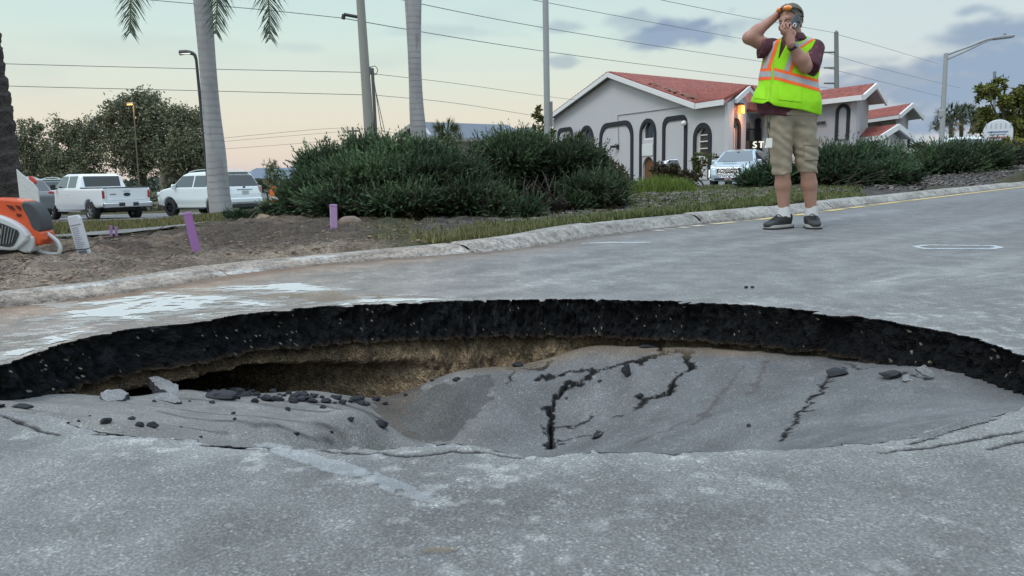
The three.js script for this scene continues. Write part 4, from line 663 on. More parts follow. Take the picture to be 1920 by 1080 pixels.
const suvProfile = { R: .385, wheels: [-1.42, 1.4], halfW: (y, z) => .945 - .05 * sstep(.75, .45, y) - .24 * Math.max(0, y - 1.2) / .68 - .1 * sstep(1.7, 2.4, Math.abs(z)), side: [[-2.3, .48], [-2.42, .62], [-2.4, .95], [-2.32, 1.2], [-2.06, 1.72], [-1.85, 1.85], [-.8, 1.9], [.25, 1.87], [.6, 1.78], [1.22, 1.27], [2.08, 1.14], [2.36, .95], [2.42, .5], [1.2, .36], [-1.2, .38]] };
function suv(name, label, px, py, d, yaw, paint, group, rimMat = darkAlloy, plate = true) {
  const o = car(name, label, px, py, d, yaw, group), g = carShell(o, suvProfile, paint);
  part('rear_window', patch(g, (x, y, z, nz) => nz < -.5 && z < -1.9 && y > 1.26 && y < 1.72 && Math.abs(x) < .78 - (y - 1.26) * .3, .006), glassDark, o);
  part('windscreen', patch(g, (x, y, z, nz) => nz > .35 && y > 1.32 && y < 1.78 && z > .5 && Math.abs(x) < .74, .006), glassSky, o);
  for (const s of [1, -1]) {
    const wz = [[-1.92, -1.2], [-1.12, -.28], [-.2, 1.12]];
    for (const [a, b] of wz) part('side_window', patch(g, (x, y, z, nz, nx) => nx * s > .5 && y > 1.26 && y < 1.73 && z > a + (a < -1.5 ? (y - 1.26) * .45 : 0) && z < Math.min(b, 1.12 - (y - 1.26) * 1.15), .006), glassSky, o);
    part('tail_light', box(.16, .34, .14, s * .82, 1.1, -2.32, .05), tailPale, o); part('headlight', box(.4, .18, .2, s * .7, .98, 2.24, .06), lampClear, o);
    part('mirror', box(.2, .18, .12, s * 1.02, 1.3, .92, .05), paint, o); part('running_board', box(.16, .06, 1.9, s * .9, .36, 0, .02), blackPlastic, o);
    for (const z of [-.55, .35]) part('door_handle', box(.03, .04, .18, s * .935, 1.08, z, .012), paint, o);
    part('roof_rail', tube([v3(s * .66, 1.86, -1.6), v3(s * .67, 1.94, -1.4), v3(s * .67, 1.96, -.2), v3(s * .66, 1.88, .3)], .018, 16, 6), chrome, o);
    wheel(o, s * .83, .385, -1.42, .385, .26, rimMat, s); wheel(o, s * .83, .385, 1.4, .385, .26, rimMat, s);
  }
  const b = part('rear_bumper', box(1.66, .2, .16, 0, .68, -2.4, .06), paint, o); part('exhaust_shield', box(1.3, .16, .2, 0, .45, -2.28, .04), blackPlastic, o);
  part('spoiler', box(1.3, .05, .26, 0, 1.86, -1.98, .02), paint, o); if (plate) { part('licence_plate', box(.32, .16, .02, 0, 1.0, -2.405, .005), M(.45, .46, .47, .5), o); part('trim_strip', box(.8, .05, .02, 0, 1.13, -2.355, .01), chrome, o); part('emblem', new THREE.CylinderGeometry(.06, .06, .02, 20).rotateX(Math.PI / 2 - .3).translate(.0, 1.21, -2.325), M(.15, .15, .16, .3, { metalness: .7 }), o); }
  return o;
}
const pearl = MP(.74, .79, .79, .2, { clearcoat: .9 });
suv('parked_suv', 'white sport utility car with dark wheels beyond the ringed palm trunk', 394, 404.5, 32.8, Math.atan2(-.857, -.515), pearl);
{ const w2 = suv('distant_suv', 'white car roof showing between the leaning board and the pickup', 66, 402, 41, Math.atan2(-.84, -.5), pearl, undefined, alloy, false); }
const crossProfile = { R: .36, wheels: [-1.42, 1.42], halfW: (y, z) => .95 - .04 * sstep(.7, .4, y) - .3 * Math.max(0, y - 1.02) / .66 - .16 * sstep(1.6, 2.4, Math.abs(z)), side: [[-2.3, .4], [-2.38, .9], [-2.3, 1.05], [-1.85, 1.5], [-1.3, 1.66], [-.2, 1.69], [.35, 1.6], [1.25, 1.08], [2.0, .97], [2.3, .82], [2.4, .55], [2.36, .3], [1.2, .24], [-1.2, .26]] };
function crossover(name, label, px, py, d, yaw, paint, detailed, group) {
  const o = car(name, label, px, py, d, yaw, group), g = carShell(o, crossProfile, paint, detailed ? .026 : .045);
  part('windscreen', patch(g, (x, y, z, nz) => nz > .25 && y > 1.12 && y < 1.6 && z > .3 && Math.abs(x) < .8 - (y - 1.1) * .42, .006), glassSky, o);
  part('rear_window', patch(g, (x, y, z, nz) => nz < -.3 && z < -1.4 && y > 1.1 && y < 1.52 && Math.abs(x) < .68, .006), glassDark, o);
  for (const s of [1, -1]) {
    part('side_window', patch(g, (x, y, z, nz, nx) => nx * s > .45 && y > 1.06 && y < 1.53 && z > -1.75 + (y - 1.06) * .8 && z < 1.0 - (y - 1.06) * 1.35, .006), glassDark, o);
    part('mirror', box(.2, .15, .12, s * 1.0, 1.14, .82, .05), paint, o); part('headlight', [box(.1, .3, .16, s * .74, .74, 2.2, .04), box(.24, .1, .2, s * .68, .86, 2.14, .04)], lampClear, o); part('tail_light', box(.24, .2, .14, s * .68, .98, -2.27, .05), tailRed, o);
    wheel(o, s * .83, .36, -1.42, .36, .25, alloy, s); wheel(o, s * .83, .36, 1.42, .36, .25, alloy, s);
  }
  if (detailed) {
    part('bonnet_edge', box(1.3, .02, .03, 0, .93, 2.2, .008), paint, o);
    const gr = part('grille', [box(.98, .34, .04, 0, .68, 2.37, .02)], blackPlastic, o);
    for (let k = 0; k < 5; k++) part('grille_bar', box(.94 - .04 * Math.abs(k - 1), .024, .03, 0, .55 + k * .065, 2.4, .008), chrome, gr);
    part('grille_frame', [tube([v3(-.54, .85, 2.36), v3(.54, .85, 2.36)], .018, 2, 8), tube([v3(-.54, .85, 2.36), v3(-.44, .5, 2.38), v3(0, .46, 2.4), v3(.44, .5, 2.38), v3(.54, .85, 2.36)], .016, 30, 8)], chrome, gr);
    part('emblem', new THREE.CylinderGeometry(.09, .06, .03, 6).rotateX(Math.PI / 2).scale(1.3, .7, 1).translate(0, .76, 2.42), chrome, gr);
    part('lower_grille', box(1.2, .1, .06, 0, .38, 2.37, .02), blackPlastic, o); part('licence_plate', box(.32, .12, .02, 0, .4, 2.42, .004), M(.3, .2, .22, .5), o);
    for (const s of [1, -1]) { part('running_light', box(.05, .34, .05, s * .86, .62, 2.22, .015), M(.9, .9, .85, .2, { emissive: new THREE.Color(.5, .48, .42) }), o); part('fog_lamp', box(.16, .05, .04, s * .76, .38, 2.3, .015), lampClear, o); }
    part('wiper', [bar(v3(-.5, 1.13, 1.23), v3(.1, 1.12, 1.28), .012), bar(v3(0, 1.13, 1.23), v3(.6, 1.12, 1.26), .012)].slice(0, 1), blackPlastic, o);
    part('headliner', box(.1, .06, .02, 0, 1.55, .45), blackPlastic, o);
  }
  return o;
}
crossover('silver_crossover', 'silver blue car with wide barred grille facing the road before the white building', 1387, 350, 34.6, -.5, MP(.36, .45, .5, .2, { clearcoat: .9, metalness: .2 }), true);
crossover('grey_car', 'grey car with red tail light cut off behind the chainsaw and the pickup', 8, 411, 30, Math.atan2(-.86, -.5), MP(.16, .17, .18, .25, { clearcoat: .8 }), false);
crossover('blue_car', 'blue grey car half hidden by the shrubs under the arched windows', 1296, 342, 52, 1.2, MP(.16, .22, .3, .2, { clearcoat: .8 }), false);
crossover('white_car', 'white car nose showing over the bushes by the small tiled porch roof', 1668, 317, 62, .9, pearl, false);
crossover('roof_only_car', 'white car roof showing above the hedge left of the arched sign', 1820, 313, 43, 1.4, pearl, false);
// ---------------------------------------------------------------- buildings
const stucco = M(.56, .55, .57, .9, { bumpMap: grit.bump, bumpScale: .01 }), stuccoDim = M(.43, .415, .435, .9, { bumpMap: grit.bump, bumpScale: .01 }), trimDark = M(.022, .024, .03, .9), fasciaW = M(.74, .73, .73, .7), paneDark = MP(.03, .035, .04, .08, { clearcoat: .6 }), frameW = M(.7, .7, .7, .6);
const tileM = M(1, 1, 1, .85, { vertexColors: true }), greyRoofM = MP(1, 1, 1, .9, { vertexColors: true, specularIntensity: .3 });
class Wall { // an upright plane through two points on the ground; outlines are given along it
  constructor(a, b) { this.a = a.clone(); this.u = b.clone().sub(a).setY(0); this.len = this.u.length(); this.u.normalize(); this.n = v3(-this.u.z, 0, this.u.x); if (this.n.dot(CAMPOS.clone().sub(a)) < 0) this.n.negate(); this.m = new THREE.Matrix4().makeBasis(this.u, v3(0, 1, 0), this.u.clone().cross(v3(0, 1, 0))); this.w = this.u.clone().cross(v3(0, 1, 0)); this.sg = Math.sign(this.w.dot(this.n)); }
  hit(px, py) { const r = ray(px, py), t = this.a.clone().sub(CAMPOS).dot(this.n) / r.dot(this.n); const p = CAMPOS.clone().addScaledVector(r, t).sub(this.a); return [p.dot(this.u), p.y]; }
  at(u, y, out = 0) { return this.a.clone().addScaledVector(this.u, u).add(v3(0, y, 0)).addScaledVector(this.n, out); }
  slab(outline, depth, out = 0, holes = []) { // a plate of that outline, its face `out` in front of the wall
    const s = new THREE.Shape(outline.map(([x, y]) => new THREE.Vector2(x, y))); for (const h of holes) s.holes.push(new THREE.Path(h.map(([x, y]) => new THREE.Vector2(x, y))));
    const g = new THREE.ExtrudeGeometry(s, { depth, bevelEnabled: false }); g.translate(0, 0, this.sg > 0 ? out - depth : -out);
    return g.applyMatrix4(this.m).translate(this.a.x, this.a.y, this.a.z);
  }
}
const arch = (x0, x1, y0, y1, n = 14) => { const r = (x1 - x0) / 2, c = (x0 + x1) / 2, o = [[x0, y0], [x1, y0]]; for (let i = 0; i <= n; i++) { const a = Math.PI * i / n; o.push([c + r * Math.cos(a), y1 - r + r * Math.sin(a)]); } return o; };
const rbox = (x0, x1, y0, y1, r, n = 5) => { const o = [[x0, y0], [x1, y0]]; for (let i = 0; i <= n; i++) { const a = Math.PI / 2 * i / n; o.push([x1 - r + r * Math.cos(a), y1 - r + r * Math.sin(a)]); } for (let i = 0; i <= n; i++) { const a = Math.PI / 2 + Math.PI / 2 * i / n; o.push([x0 + r + r * Math.cos(a), y1 - r + r * Math.sin(a)]); } return o; };
function tiles(A, B, C, D, rows, cols, th = .14, colr = [.245, .062, .045], wave = .05) { // roof slope A-B along the ridge, D-C along the eave, laid in courses of barrel tiles
  const nu = cols * 4 + 1, nv = rows * 2 + 1, n = B.clone().sub(A).cross(D.clone().sub(A)).normalize(); if (n.y < 0) n.negate();
  const P = (u, v) => A.clone().lerp(B, u).lerp(D.clone().lerp(C, u), v);
  const top = grid(nu, nv, (i, j) => { const u = i / (nu - 1), v = j / (nv - 1), row = Math.floor(j / 2), p = P(u, v).addScaledVector(n, th + wave * (Math.abs(Math.sin(Math.PI * i / 4)) - .4) + (j % 2 ? .05 : 0)); const q = wave < .03 ? .5 : hash3(Math.floor(i / 4), row, 5), k = .72 + .5 * q + .25 * (fbm(i * .02 + 3, j * .08) - .5); return [p.x, p.y, p.z, colr[0] * k, colr[1] * k * (.9 + .2 * q), colr[2] * k]; });
  const under = grid(2, 2, (i, j) => { const p = P(i, j); return [p.x, p.y, p.z, .45, .45, .46]; });
  const side = (a, b, c, d) => grid(2, 2, (i, j) => { const q = a.clone().lerp(b, i).lerp(c.clone().lerp(d, i), j); return [q.x, q.y, q.z, ...colr]; });
  const up = (p) => p.clone().addScaledVector(n, th);
  return [top, under, side(A, D, up(A), up(D)), side(B, C, up(B), up(C)), side(D, C, up(D), up(C)), side(A, B, up(A), up(B))].map(prep);
}
const beam = (a, b, h, d) => { const L = a.distanceTo(b), g = new THREE.BoxGeometry(L, h, d), m = new THREE.Matrix4(), x = b.clone().sub(a).normalize(), z = v3(0, 1, 0).cross(x).normalize().negate(), y = z.clone().cross(x); m.makeBasis(x, y, z); return g.applyMatrix4(m).translate((a.x + b.x) / 2, (a.y + b.y) / 2, (a.z + b.z) / 2); };
function opening(o, w, kind, q, t, glassMat = paneDark) { // [x0, x1, y0, y1] on the wall; t = width of the dark surround
  const f = kind === 'arch' ? arch : (a, b, c, d) => rbox(a, b, c, d, (b - a) * .3), [x0, x1, y0, y1] = q;
  return part('arched_surround', w.slab(f(x0, x1, y0, y1), .12, .09, [f(x0 + t, x1 - t, y0 - (kind === 'blind' ? -.001 : -.02), y1 - t).reverse()]), trimDark, o);
}
{ // the white building with the tiled roof
  const L = V(1037, 338, 70), R = V(1368, 344, 46.5), w = new Wall(v3(L.x, -.9, L.z), v3(R.x, -.9, R.z)), h = (x, y) => w.hit(x, y);
  const base = w.at(w.len / 2, 0), o = thing('white_building', 'white stucco building with red tiled roof and dark arched window surrounds', 'building', base), rl = (g) => (Array.isArray(g) ? g : [g]).map((q) => q.translate(-base.x, -base.y, -base.z));
  const bot = -.6, A = h(1150, 141), El = h(1037, 222), Er = h(1315, 198), Ec = h(1368, 190);
  const wins = [[1196, 1230, 222, 296, 'tall'], [1301, 1334, 230, 338, 'arch'], [1088, 1112, 235, 300, 'arch']];
  const win1 = [h(1205, 250)[0], h(1225, 250)[0], h(1214, 262)[1], h(1214, 226)[1]], door = [h(1205, 330)[0], h(1226, 330)[0], -.3, h(1216, 294)[1]], win2 = [h(1307, 300)[0], h(1329, 300)[0], h(1318, 296)[1], h(1318, 236)[1]], win3 = [h(1092, 250)[0], h(1109, 250)[0], h(1100, 290)[1], h(1100, 240)[1]];
  part('wall', rl(w.slab([[El[0], bot], [Ec[0], bot], [Ec[0], Ec[1] - .05], [Er[0], Er[1] - .1], [A[0], A[1] - .1], [El[0], El[1] - .1]], .35, 0, [win1, door, win2, win3].map((q) => arch(...q).reverse()))), stucco, o);
  const sur = (q, t, f) => part('window_surround', rl(w.slab(f(q[0], q[1], q[2], q[3]), .14, .08, [f(q[0] + t, q[1] - t, q[2] + .02, q[3] - t).reverse()])), trimDark, o);
  const rb = (a, b, c, d) => rbox(a, b, c, d, (b - a) * .22);
  const hx = (x0, x1, yb, yt) => [h(x0, 260)[0], h(x1, 260)[0], typeof yb === 'number' && yb > 0 ? h((x0 + x1) / 2, yb)[1] : -.5, h((x0 + x1) / 2, yt)[1]];
  sur(hx(1125, 1188, -1, 228), .36, rb); sur(hx(1243, 1289, -1, 217), .32, rb); sur(hx(1200, 1231, -1, 222), .28, arch); sur(hx(1301, 1335, -1, 230), .32, arch); sur(hx(1046, 1075, -1, 239), .34, rb); sur(hx(1087, 1114, -1, 235), .3, arch);
  part('panel', rl(w.slab([[win1[0], h(1214, 292)[1]], [win1[1], h(1214, 292)[1]], [win1[1], h(1214, 270)[1]], [win1[0], h(1214, 270)[1]]], .1, .06)), frameW, o);
  const pane = (q, name, mat, bars) => { const p = part(name, rl(w.slab(arch(...q), .05, -.2)), mat, o); part('frame', rl(w.slab(arch(...q), .08, -.1, [arch(q[0] + .1, q[1] - .1, q[2] + .12, q[3] - .1).reverse()])), frameW, p); for (const k of bars) part('glazing_bar', rl(w.slab([[q[0] + .1, lerp(q[2], q[3], k)], [q[1] - .1, lerp(q[2], q[3], k)], [q[1] - .1, lerp(q[2], q[3], k) + .07], [q[0] + .1, lerp(q[2], q[3], k) + .07]], .05, -.12)), frameW, p); return p; };
  pane(win1, 'window_pane', paneDark, []); pane(win2, 'window_pane', MP(.07, .055, .045, .12, { clearcoat: .5 }), [.28, .5, .7]); pane(win3, 'window_pane', paneDark, [.5]);
  part('door', rl(w.slab(arch(...door), .08, -.18)), M(.16, .075, .03, .5), o);
  { const k = w.at(...h(1287, 231), .2); part('wall_lamp', new THREE.SphereGeometry(.18, 14, 10).translate(k.x - base.x, k.y - base.y, k.z - base.z), M(.8, .8, .78, .4), o); const c = w.at(...h(1159, 275), .15), c2 = w.at(...h(1155, 275), .5); part('camera', rl([bar(c, c2, .09), bar(w.at(...h(1160, 271), .1), w.at(...h(1160, 280), .1), .1)]), trimDark, o); part('conduit', rl([bar(w.at(...h(1159, 216), .04), w.at(...h(1161, 271), .04), .025), bar(w.at(...h(1159, 216), .04), w.at(...h(1290, 199), .04), .025)]), M(.3, .3, .33, .6), o); }
  // small gabled wing at the corner
  const R2 = V(1396, 344, 48.4), w2 = new Wall(w.at(Ec[0], 0), v3(R2.x, -.9, R2.z)), g2 = (x, y) => w2.hit(x, y), pk = g2(1391, 169), e1 = g2(1367, 190), e2 = g2(1409, 188);
  const nw = [g2(1373, 280)[0], g2(1383, 280)[0], g2(1378, 292)[1], g2(1378, 230)[1]];
  part('wall', rl(w2.slab([[0, bot], [w2.len, bot], [w2.len, e2[1] - .1], [pk[0], pk[1] - .15], [0, e1[1] - .1]], .3, 0, [arch(...nw).reverse()])), stucco, o);
  part('window_surround', rl(w2.slab(arch(nw[0] - .28, nw[1] + .28, nw[2] - .2, nw[3] + .28), .14, .08, [arch(...nw).reverse()])), trimDark, o); { const p = part('window_pane', rl(w2.slab(arch(...nw), .05, -.18)), MP(.05, .045, .045, .1), o); part('glazing_bar', rl(w2.slab([[lerp(nw[0], nw[1], .55), nw[2]], [lerp(nw[0], nw[1], .72), nw[2]], [lerp(nw[0], nw[1], .72), nw[3] - .3], [lerp(nw[0], nw[1], .55), nw[3] - .3]], .06, -.1)), frameW, p); }
  // orange lamp under the little gable
  { const c = w2.at(...g2(1380, 199), .35), b = w2.at(...g2(1380, 196), .2); part('lamp_hood', rl(beam(b.clone().addScaledVector(w2.u, -.35), b.clone().addScaledVector(w2.u, .35), .12, .3)), trimDark, o); part('lamp_bulb', rl(new THREE.CylinderGeometry(.16, .2, .5, 14).translate(c.x, c.y - .22, c.z)), M(.9, .35, .08, .4, { emissive: new THREE.Color(1.0, .25, .035), emissiveIntensity: 1.6 }), o);
    const l = new THREE.SpotLight(new THREE.Color(1, .3, .05), 26, 0, 1.0, .7, 2); const lp = w2.at(...g2(1380, 203), .75), lt = w2.at(...g2(1380, 222), -.1); l.position.copy(lp); l.target.position.copy(lt); l.shadow.radius = 8; l.castShadow = true; scene.add(l, l.target); }
  // roofs
  const ov = .5, At = w.at(A[0], A[1] + .12, ov), Elt = w.at(El[0] - .3, El[1], ov), Ert = w.at(Er[0], Er[1] + .05, ov), ridgeEnd = V(1452, 166, 96), eaveEnd = V(1452, 200, 88), backL = ridgeEnd.clone().sub(At).add(Elt);
  part('roof', rl(tiles(At, ridgeEnd, eaveEnd, Ert, 22, 70)), tileM, o); part('roof', rl(tiles(At, ridgeEnd, backL, Elt, 22, 70)), tileM, o);
  const pkF = w2.at(pk[0], pk[1] + .1, ov), e1F = w2.at(e1[0] - .1, e1[1], ov), e2F = w2.at(e2[0], e2[1], ov), ErF = w.at(Er[0] - .05, Er[1], ov * .9), EcF = w.at(Ec[0], Ec[1], ov * .9), pkB = V(1262, 172, 60), e2B = V(1440, 196, 64);
  part('roof', rl(tiles(pkF, pkB, ErF, EcF, 12, 30)), tileM, o); part('roof', rl(tiles(pkF, V(1400, 170, 66), e2B, e2F, 12, 20)), tileM, o);
  part('fascia', rl([beam(At.clone().add(v3(0, -.1, 0)), Elt.clone().add(v3(0, -.1, 0)), .34, .12), beam(At.clone().add(v3(0, -.1, 0)), Ert.clone().add(v3(0, -.1, 0)), .34, .12), beam(ErF.clone().add(v3(0, -.05, 0)), EcF.clone().add(v3(0, -.05, 0)), .34, .1), beam(e1F.clone().add(v3(0, -.02, 0)), pkF.clone().add(v3(0, -.05, 0)), .3, .1), beam(pkF.clone().add(v3(0, -.05, 0)), e2F.clone().add(v3(0, -.02, 0)), .3, .1)]), fasciaW, o);
  { const R3 = rng(8), bits = []; for (let k = 0; k < 34; k++) { const t = R3(), p = Ert.clone().lerp(At, .03 + .5 * t).lerp(eaveEnd.clone().lerp(ridgeEnd, .03 + .5 * t), .012 + .035 * R3()).add(v3(0, .32, 0)); bits.push(box(.25 + .35 * R3(), .06, .25).rotateY(R3() * 3).rotateZ(R3() * .4 - .2).translate(p.x, p.y, p.z)); } const b = part('loose_tiles', rl(bits), M(.4, .25, .22, .9), o); b.userData.kind = 'stuff'; }
  // balcony recess and street level band behind the man
  const wa = new Wall(v3(R2.x, -.9, R2.z).add(v3(0, 0, -3.2)), V(1470, 344, 51).setY(-.9)), ga = (x, y) => wa.hit(x, y), q = (x0, x1, y0, y1) => [[ga(x0, y1)[0], ga(x0, y1)[1]], [ga(x1, y1)[0], ga(x1, y1)[1]], [ga(x1, y0)[0], ga(x1, y0)[1]], [ga(x0, y0)[0], ga(x0, y0)[1]]];
  part('wall', rl(wa.slab(q(1380, 1470, 205, 345), .3, -1.6)), stuccoDim, o); part('balcony_slab', rl(wa.slab(q(1394, 1470, 264, 279), 1.6, .2)), M(.22, .12, .1, .8), o); part('lintel', rl(wa.slab(q(1394, 1434, 208, 213), .3, .3)), fasciaW, o); part('shop_front', rl(wa.slab(q(1394, 1470, 281, 340), .1, -.9)), paneDark, o);
  for (const [x0, x1, y0] of [[1404, 1411, 226], [1421, 1434, 218]]) { const a = ga(x0, 262), b = ga(x1, y0); part('window_pane', rl(wa.slab(arch(a[0], b[0], a[1], b[1]), .1, -1.5)), paneDark, o); }
  part('railing', rl([...Array.from({ length: 22 }, (_, k) => bar(wa.at(...ga(1396 + k * 2, 264), .1), wa.at(...ga(1396 + k * 2, 242), .1), .022, .022, 5)), bar(wa.at(...ga(1395, 242), .1), wa.at(...ga(1440, 242), .1), .035)]), trimDark, o);
  part('post', rl([bar(wa.at(...ga(1434, 340), .15), wa.at(...ga(1434, 208), .15), .22)]), stucco, o);
  part('roof', rl(tiles(V(1396, 196, 54), V(1460, 196, 54), V(1460, 211, 49), V(1396, 210, 49), 6, 20)), tileM, o);
  const font = await new FontLoader().loadAsync('fonts/droid/droid_sans_bold.typeface.json'); globalThis.FONT = font;
  const k = wa.at(...ga(1409, 278), .3), k2 = wa.at(...ga(1437, 278), .3), hgt = 12.5 / 1400 * 49; 
  const sign = thing('lit_shop_sign', 'glowing white letters on the dark band under the balcony beside the person', 'sign', k, Math.atan2(-(k2.z - k.z), k2.x - k.x));
  [...'STA'].forEach((c, i) => part('letter', new TextGeometry(c, { font, size: hgt, depth: .12, curveSegments: 5 }).translate(i * hgt * .92, 0, 0), M(.9, .88, .8, .5, { emissive: new THREE.Color(1, .93, .8), emissiveIntensity: .8 }), sign));
  part('sign_back', box(hgt * 3.2, hgt * 1.3, .08, hgt * 1.3, hgt * .5, -.08), trimDark, sign);
}
// gabled blocks to the right of the man: a front wall, a gable end on the right, a roof along it
function gabled(name, label, p) {
  const a = V(p.l[0], 340, p.l[1]), b = V(p.r[0], 340, p.r[1]), w = new Wall(a.setY(-.6), b.setY(-.6)), base = w.at(w.len / 2, 0), o = thing(name, label, 'building', base), rl = (g) => (Array.isArray(g) ? g : [g]).map((q) => q.translate(-base.x, -base.y, -base.z)), h = (x, y) => w.hit(x, y);
  const eave = h(p.r[0], p.eave)[1], end = new Wall(w.at(w.len, 0), V(p.end[0], 340, p.end[1]).setY(-.6)), e = (x, y) => end.hit(x, y), peak = e(...p.peak), eR = e(...p.eaveR);
  part('wall', rl(w.slab([[0, p.bot ?? -.5], [w.len, p.bot ?? -.5], [w.len, eave], [0, eave]], .3, 0)), p.mat, o);
  part('wall', rl(end.slab([[0, p.bot ?? -.5], [end.len, p.bot ?? -.5], [end.len, eave], [end.len / 2, peak[1] - .3], [0, eave]], .3, 0)), p.matEnd, o);
  const out = p.out ?? .7, dir = w.u.clone().multiplyScalar(out), A = w.at(w.len, eave + .05, out * .7).add(dir), pkF = end.at(end.len / 2, peak[1], 0).add(dir), B = w.at(p.back ?? -3, eave + .05, out * .7), pkB = pkF.clone().addScaledVector(w.u, -(w.len + out + 3 + (p.backRidge ?? 0))), C = end.at(end.len, eave + .05, 0).addScaledVector(w.n, -out * .7).add(dir), D = C.clone().addScaledVector(w.u, -(w.len + out + 3));
  part('roof', rl(tiles(pkF, pkB, B, A, p.rows ?? 9, p.cols ?? 34)), tileM, o); part('roof', rl(tiles(pkF, pkB, D, C, p.rows ?? 9, p.cols ?? 34)), tileM, o);
  const dn = v3(0, .0, 0); part('fascia', rl([beam(A, B, .3, .1), beam(A.clone().addScaledVector(w.u, .08).add(dn), pkF.clone().addScaledVector(w.u, .08).add(dn), .32, .12), beam(pkF.clone().addScaledVector(w.u, .08).add(dn), C.clone().addScaledVector(w.u, .08).add(dn), .32, .12)]), fasciaW, o);
  return { o, w, end, rl, h, e };
}
{ const b = gabled('stucco_wing', 'tall grey stucco wing with tiled gable and one blind arch behind the person', { l: [1490, 50], r: [1600, 46], end: [1622, 50], eave: 188, peak: [1624, 166], eaveR: [1636, 186], mat: stuccoDim, matEnd: stuccoDim, out: .8 });
  const q = [b.h(1566, 260)[0], b.h(1592, 260)[0], b.h(1578, 262)[1], b.h(1578, 195)[1]]; part('window_surround', b.rl(b.w.slab(arch(...q), .12, .08, [arch(q[0] + .2, q[1] - .2, q[2] + .02, q[3] - .2).reverse()])), trimDark, b.o);
  const k = b.w.at(...b.h(1532, 234), .1), k2 = b.w.at(...b.h(1548, 231), .1), sz = 5.5 / 1400 * 47; const g = new TextGeometry('STORE', { font: FONT, size: sz, depth: .05, curveSegments: 3 }).applyMatrix4(new THREE.Matrix4().makeRotationY(Math.atan2(-(k2.z - k.z), k2.x - k.x))).translate(k.x, k.y, k.z); part('lettering', b.rl(g), trimDark, b.o); }
{ const b = gabled('far_wing', 'farther grey wing with tiled gable roof right of the tall wing', { l: [1618, 62], r: [1682, 57], end: [1697, 60], eave: 222, peak: [1702, 201], eaveR: [1715, 222], mat: stuccoDim, matEnd: stucco, out: .9, back: -2 });
  const q = [b.e(1687, 260)[0], b.e(1695, 260)[0], -.4, b.e(1690, 243)[1]]; if (q[1] - q[0] > .2) { part('window_pane', b.rl(b.end.slab(arch(...q), .1, .05)), paneDark, b.o); part('window_surround', b.rl(b.end.slab(arch(q[0] - .25, q[1] + .25, q[2], q[3] + .25), .1, .03)), trimDark, b.o); } 
  const p = b.w.at(...b.h(1633, 250), .3); part('window_pane', b.rl(b.w.slab(arch(b.h(1638, 250)[0], b.h(1655, 250)[0], b.h(1645, 262)[1], b.h(1645, 232)[1]), .1, .04)), M(.12, .03, .025, .4), b.o); }
{ const b = gabled('porch', 'low porch with small red tiled gable roof in front of the grey wings', { l: [1612, 48], r: [1650, 45.5], end: [1686, 48], eave: 261, peak: [1676, 239], eaveR: [1690, 262], mat: stucco, matEnd: stucco, out: .6, bot: -.5, rows: 8, cols: 22, back: -2, backRidge: -2 });
  part('doorway', b.rl(b.w.slab(arch(b.w.len * .3, b.w.len * .9, -.4, b.h(1650, 268)[1]), .1, .06)), trimDark, b.o); }
function house(name, label, P) { // a low house with a pitched roof: corners as [px, py, d]
  const v = P.map((q) => V(...q)), [el, rf, rr, er, bl] = v, base = el.clone().setY(land(el.x, el.z)), o = thing(name, label, 'house', base), rl = (g) => (Array.isArray(g) ? g : [g]).map((q) => q.translate(-base.x, -base.y, -base.z)); return { o, rl, v, base };
}
{ // grey roofed house behind the tall bushes
  const a = V(738, 258, 62), pk = V(776, 231, 60), c = V(1000, 262, 74), rr = V(950, 236, 82), fr = V(800, 262, 52), base = v3(fr.x, land(fr.x, fr.z), fr.z), o = thing('grey_roof_house', 'low house with blue grey sheet roof behind the big juniper bushes', 'house', base), rl = (g) => (Array.isArray(g) ? g : [g]).map((q) => q.translate(-base.x, -base.y, -base.z));
  const grey = [.16, .18, .215], back = a.clone().add(rr).sub(pk);
  part('roof', rl(tiles(pk, rr, c, fr, 10, 40, .12, grey, .02)), greyRoofM, o); part('roof', rl(tiles(pk, rr, back, a, 10, 40, .12, grey, .02)), greyRoofM, o);
  const w = new Wall(v3(a.x, base.y, a.z), v3(fr.x, base.y, fr.z)); part('wall', rl(w.slab([[.3, -.5], [w.len - .3, -.5], [w.len - .3, w.hit(800, 262)[1] - .3], [w.hit(776, 231)[0], w.hit(776, 231)[1] - .3], [.3, w.hit(738, 258)[1] - .3]], .3, -.6)), M(.42, .40, .38, .9), o);
  const w2 = new Wall(v3(fr.x, base.y, fr.z), v3(c.x, base.y, c.z)); part('wall', rl(w2.slab([[.6, -.5], [w2.len, -.5], [w2.len, w2.hit(1000, 262)[1]], [.6, w2.hit(800, 262)[1]]], .3, -.8)), M(.42, .41, .4, .9), o);
  part('fascia', rl([beam(a, pk, .3, .1), beam(pk, fr, .3, .1), beam(fr, c, .25, .1)]), M(.35, .33, .31, .7), o);
  const e0 = V(930, 247, 70), e1 = V(998, 241, 66), e2 = V(998, 250, 62), e3 = V(925, 256, 66); part('annex_roof', rl(tiles(e0, e1, e2, e3, 4, 14, .12, grey, .02)), greyRoofM, o); part('annex_wall', rl([beam(e3.clone().add(v3(0, -1.4, 0)), e2.clone().add(v3(0, -1.4, 0)), 2.5, .2)]), M(.5, .5, .5, .8), o);
}
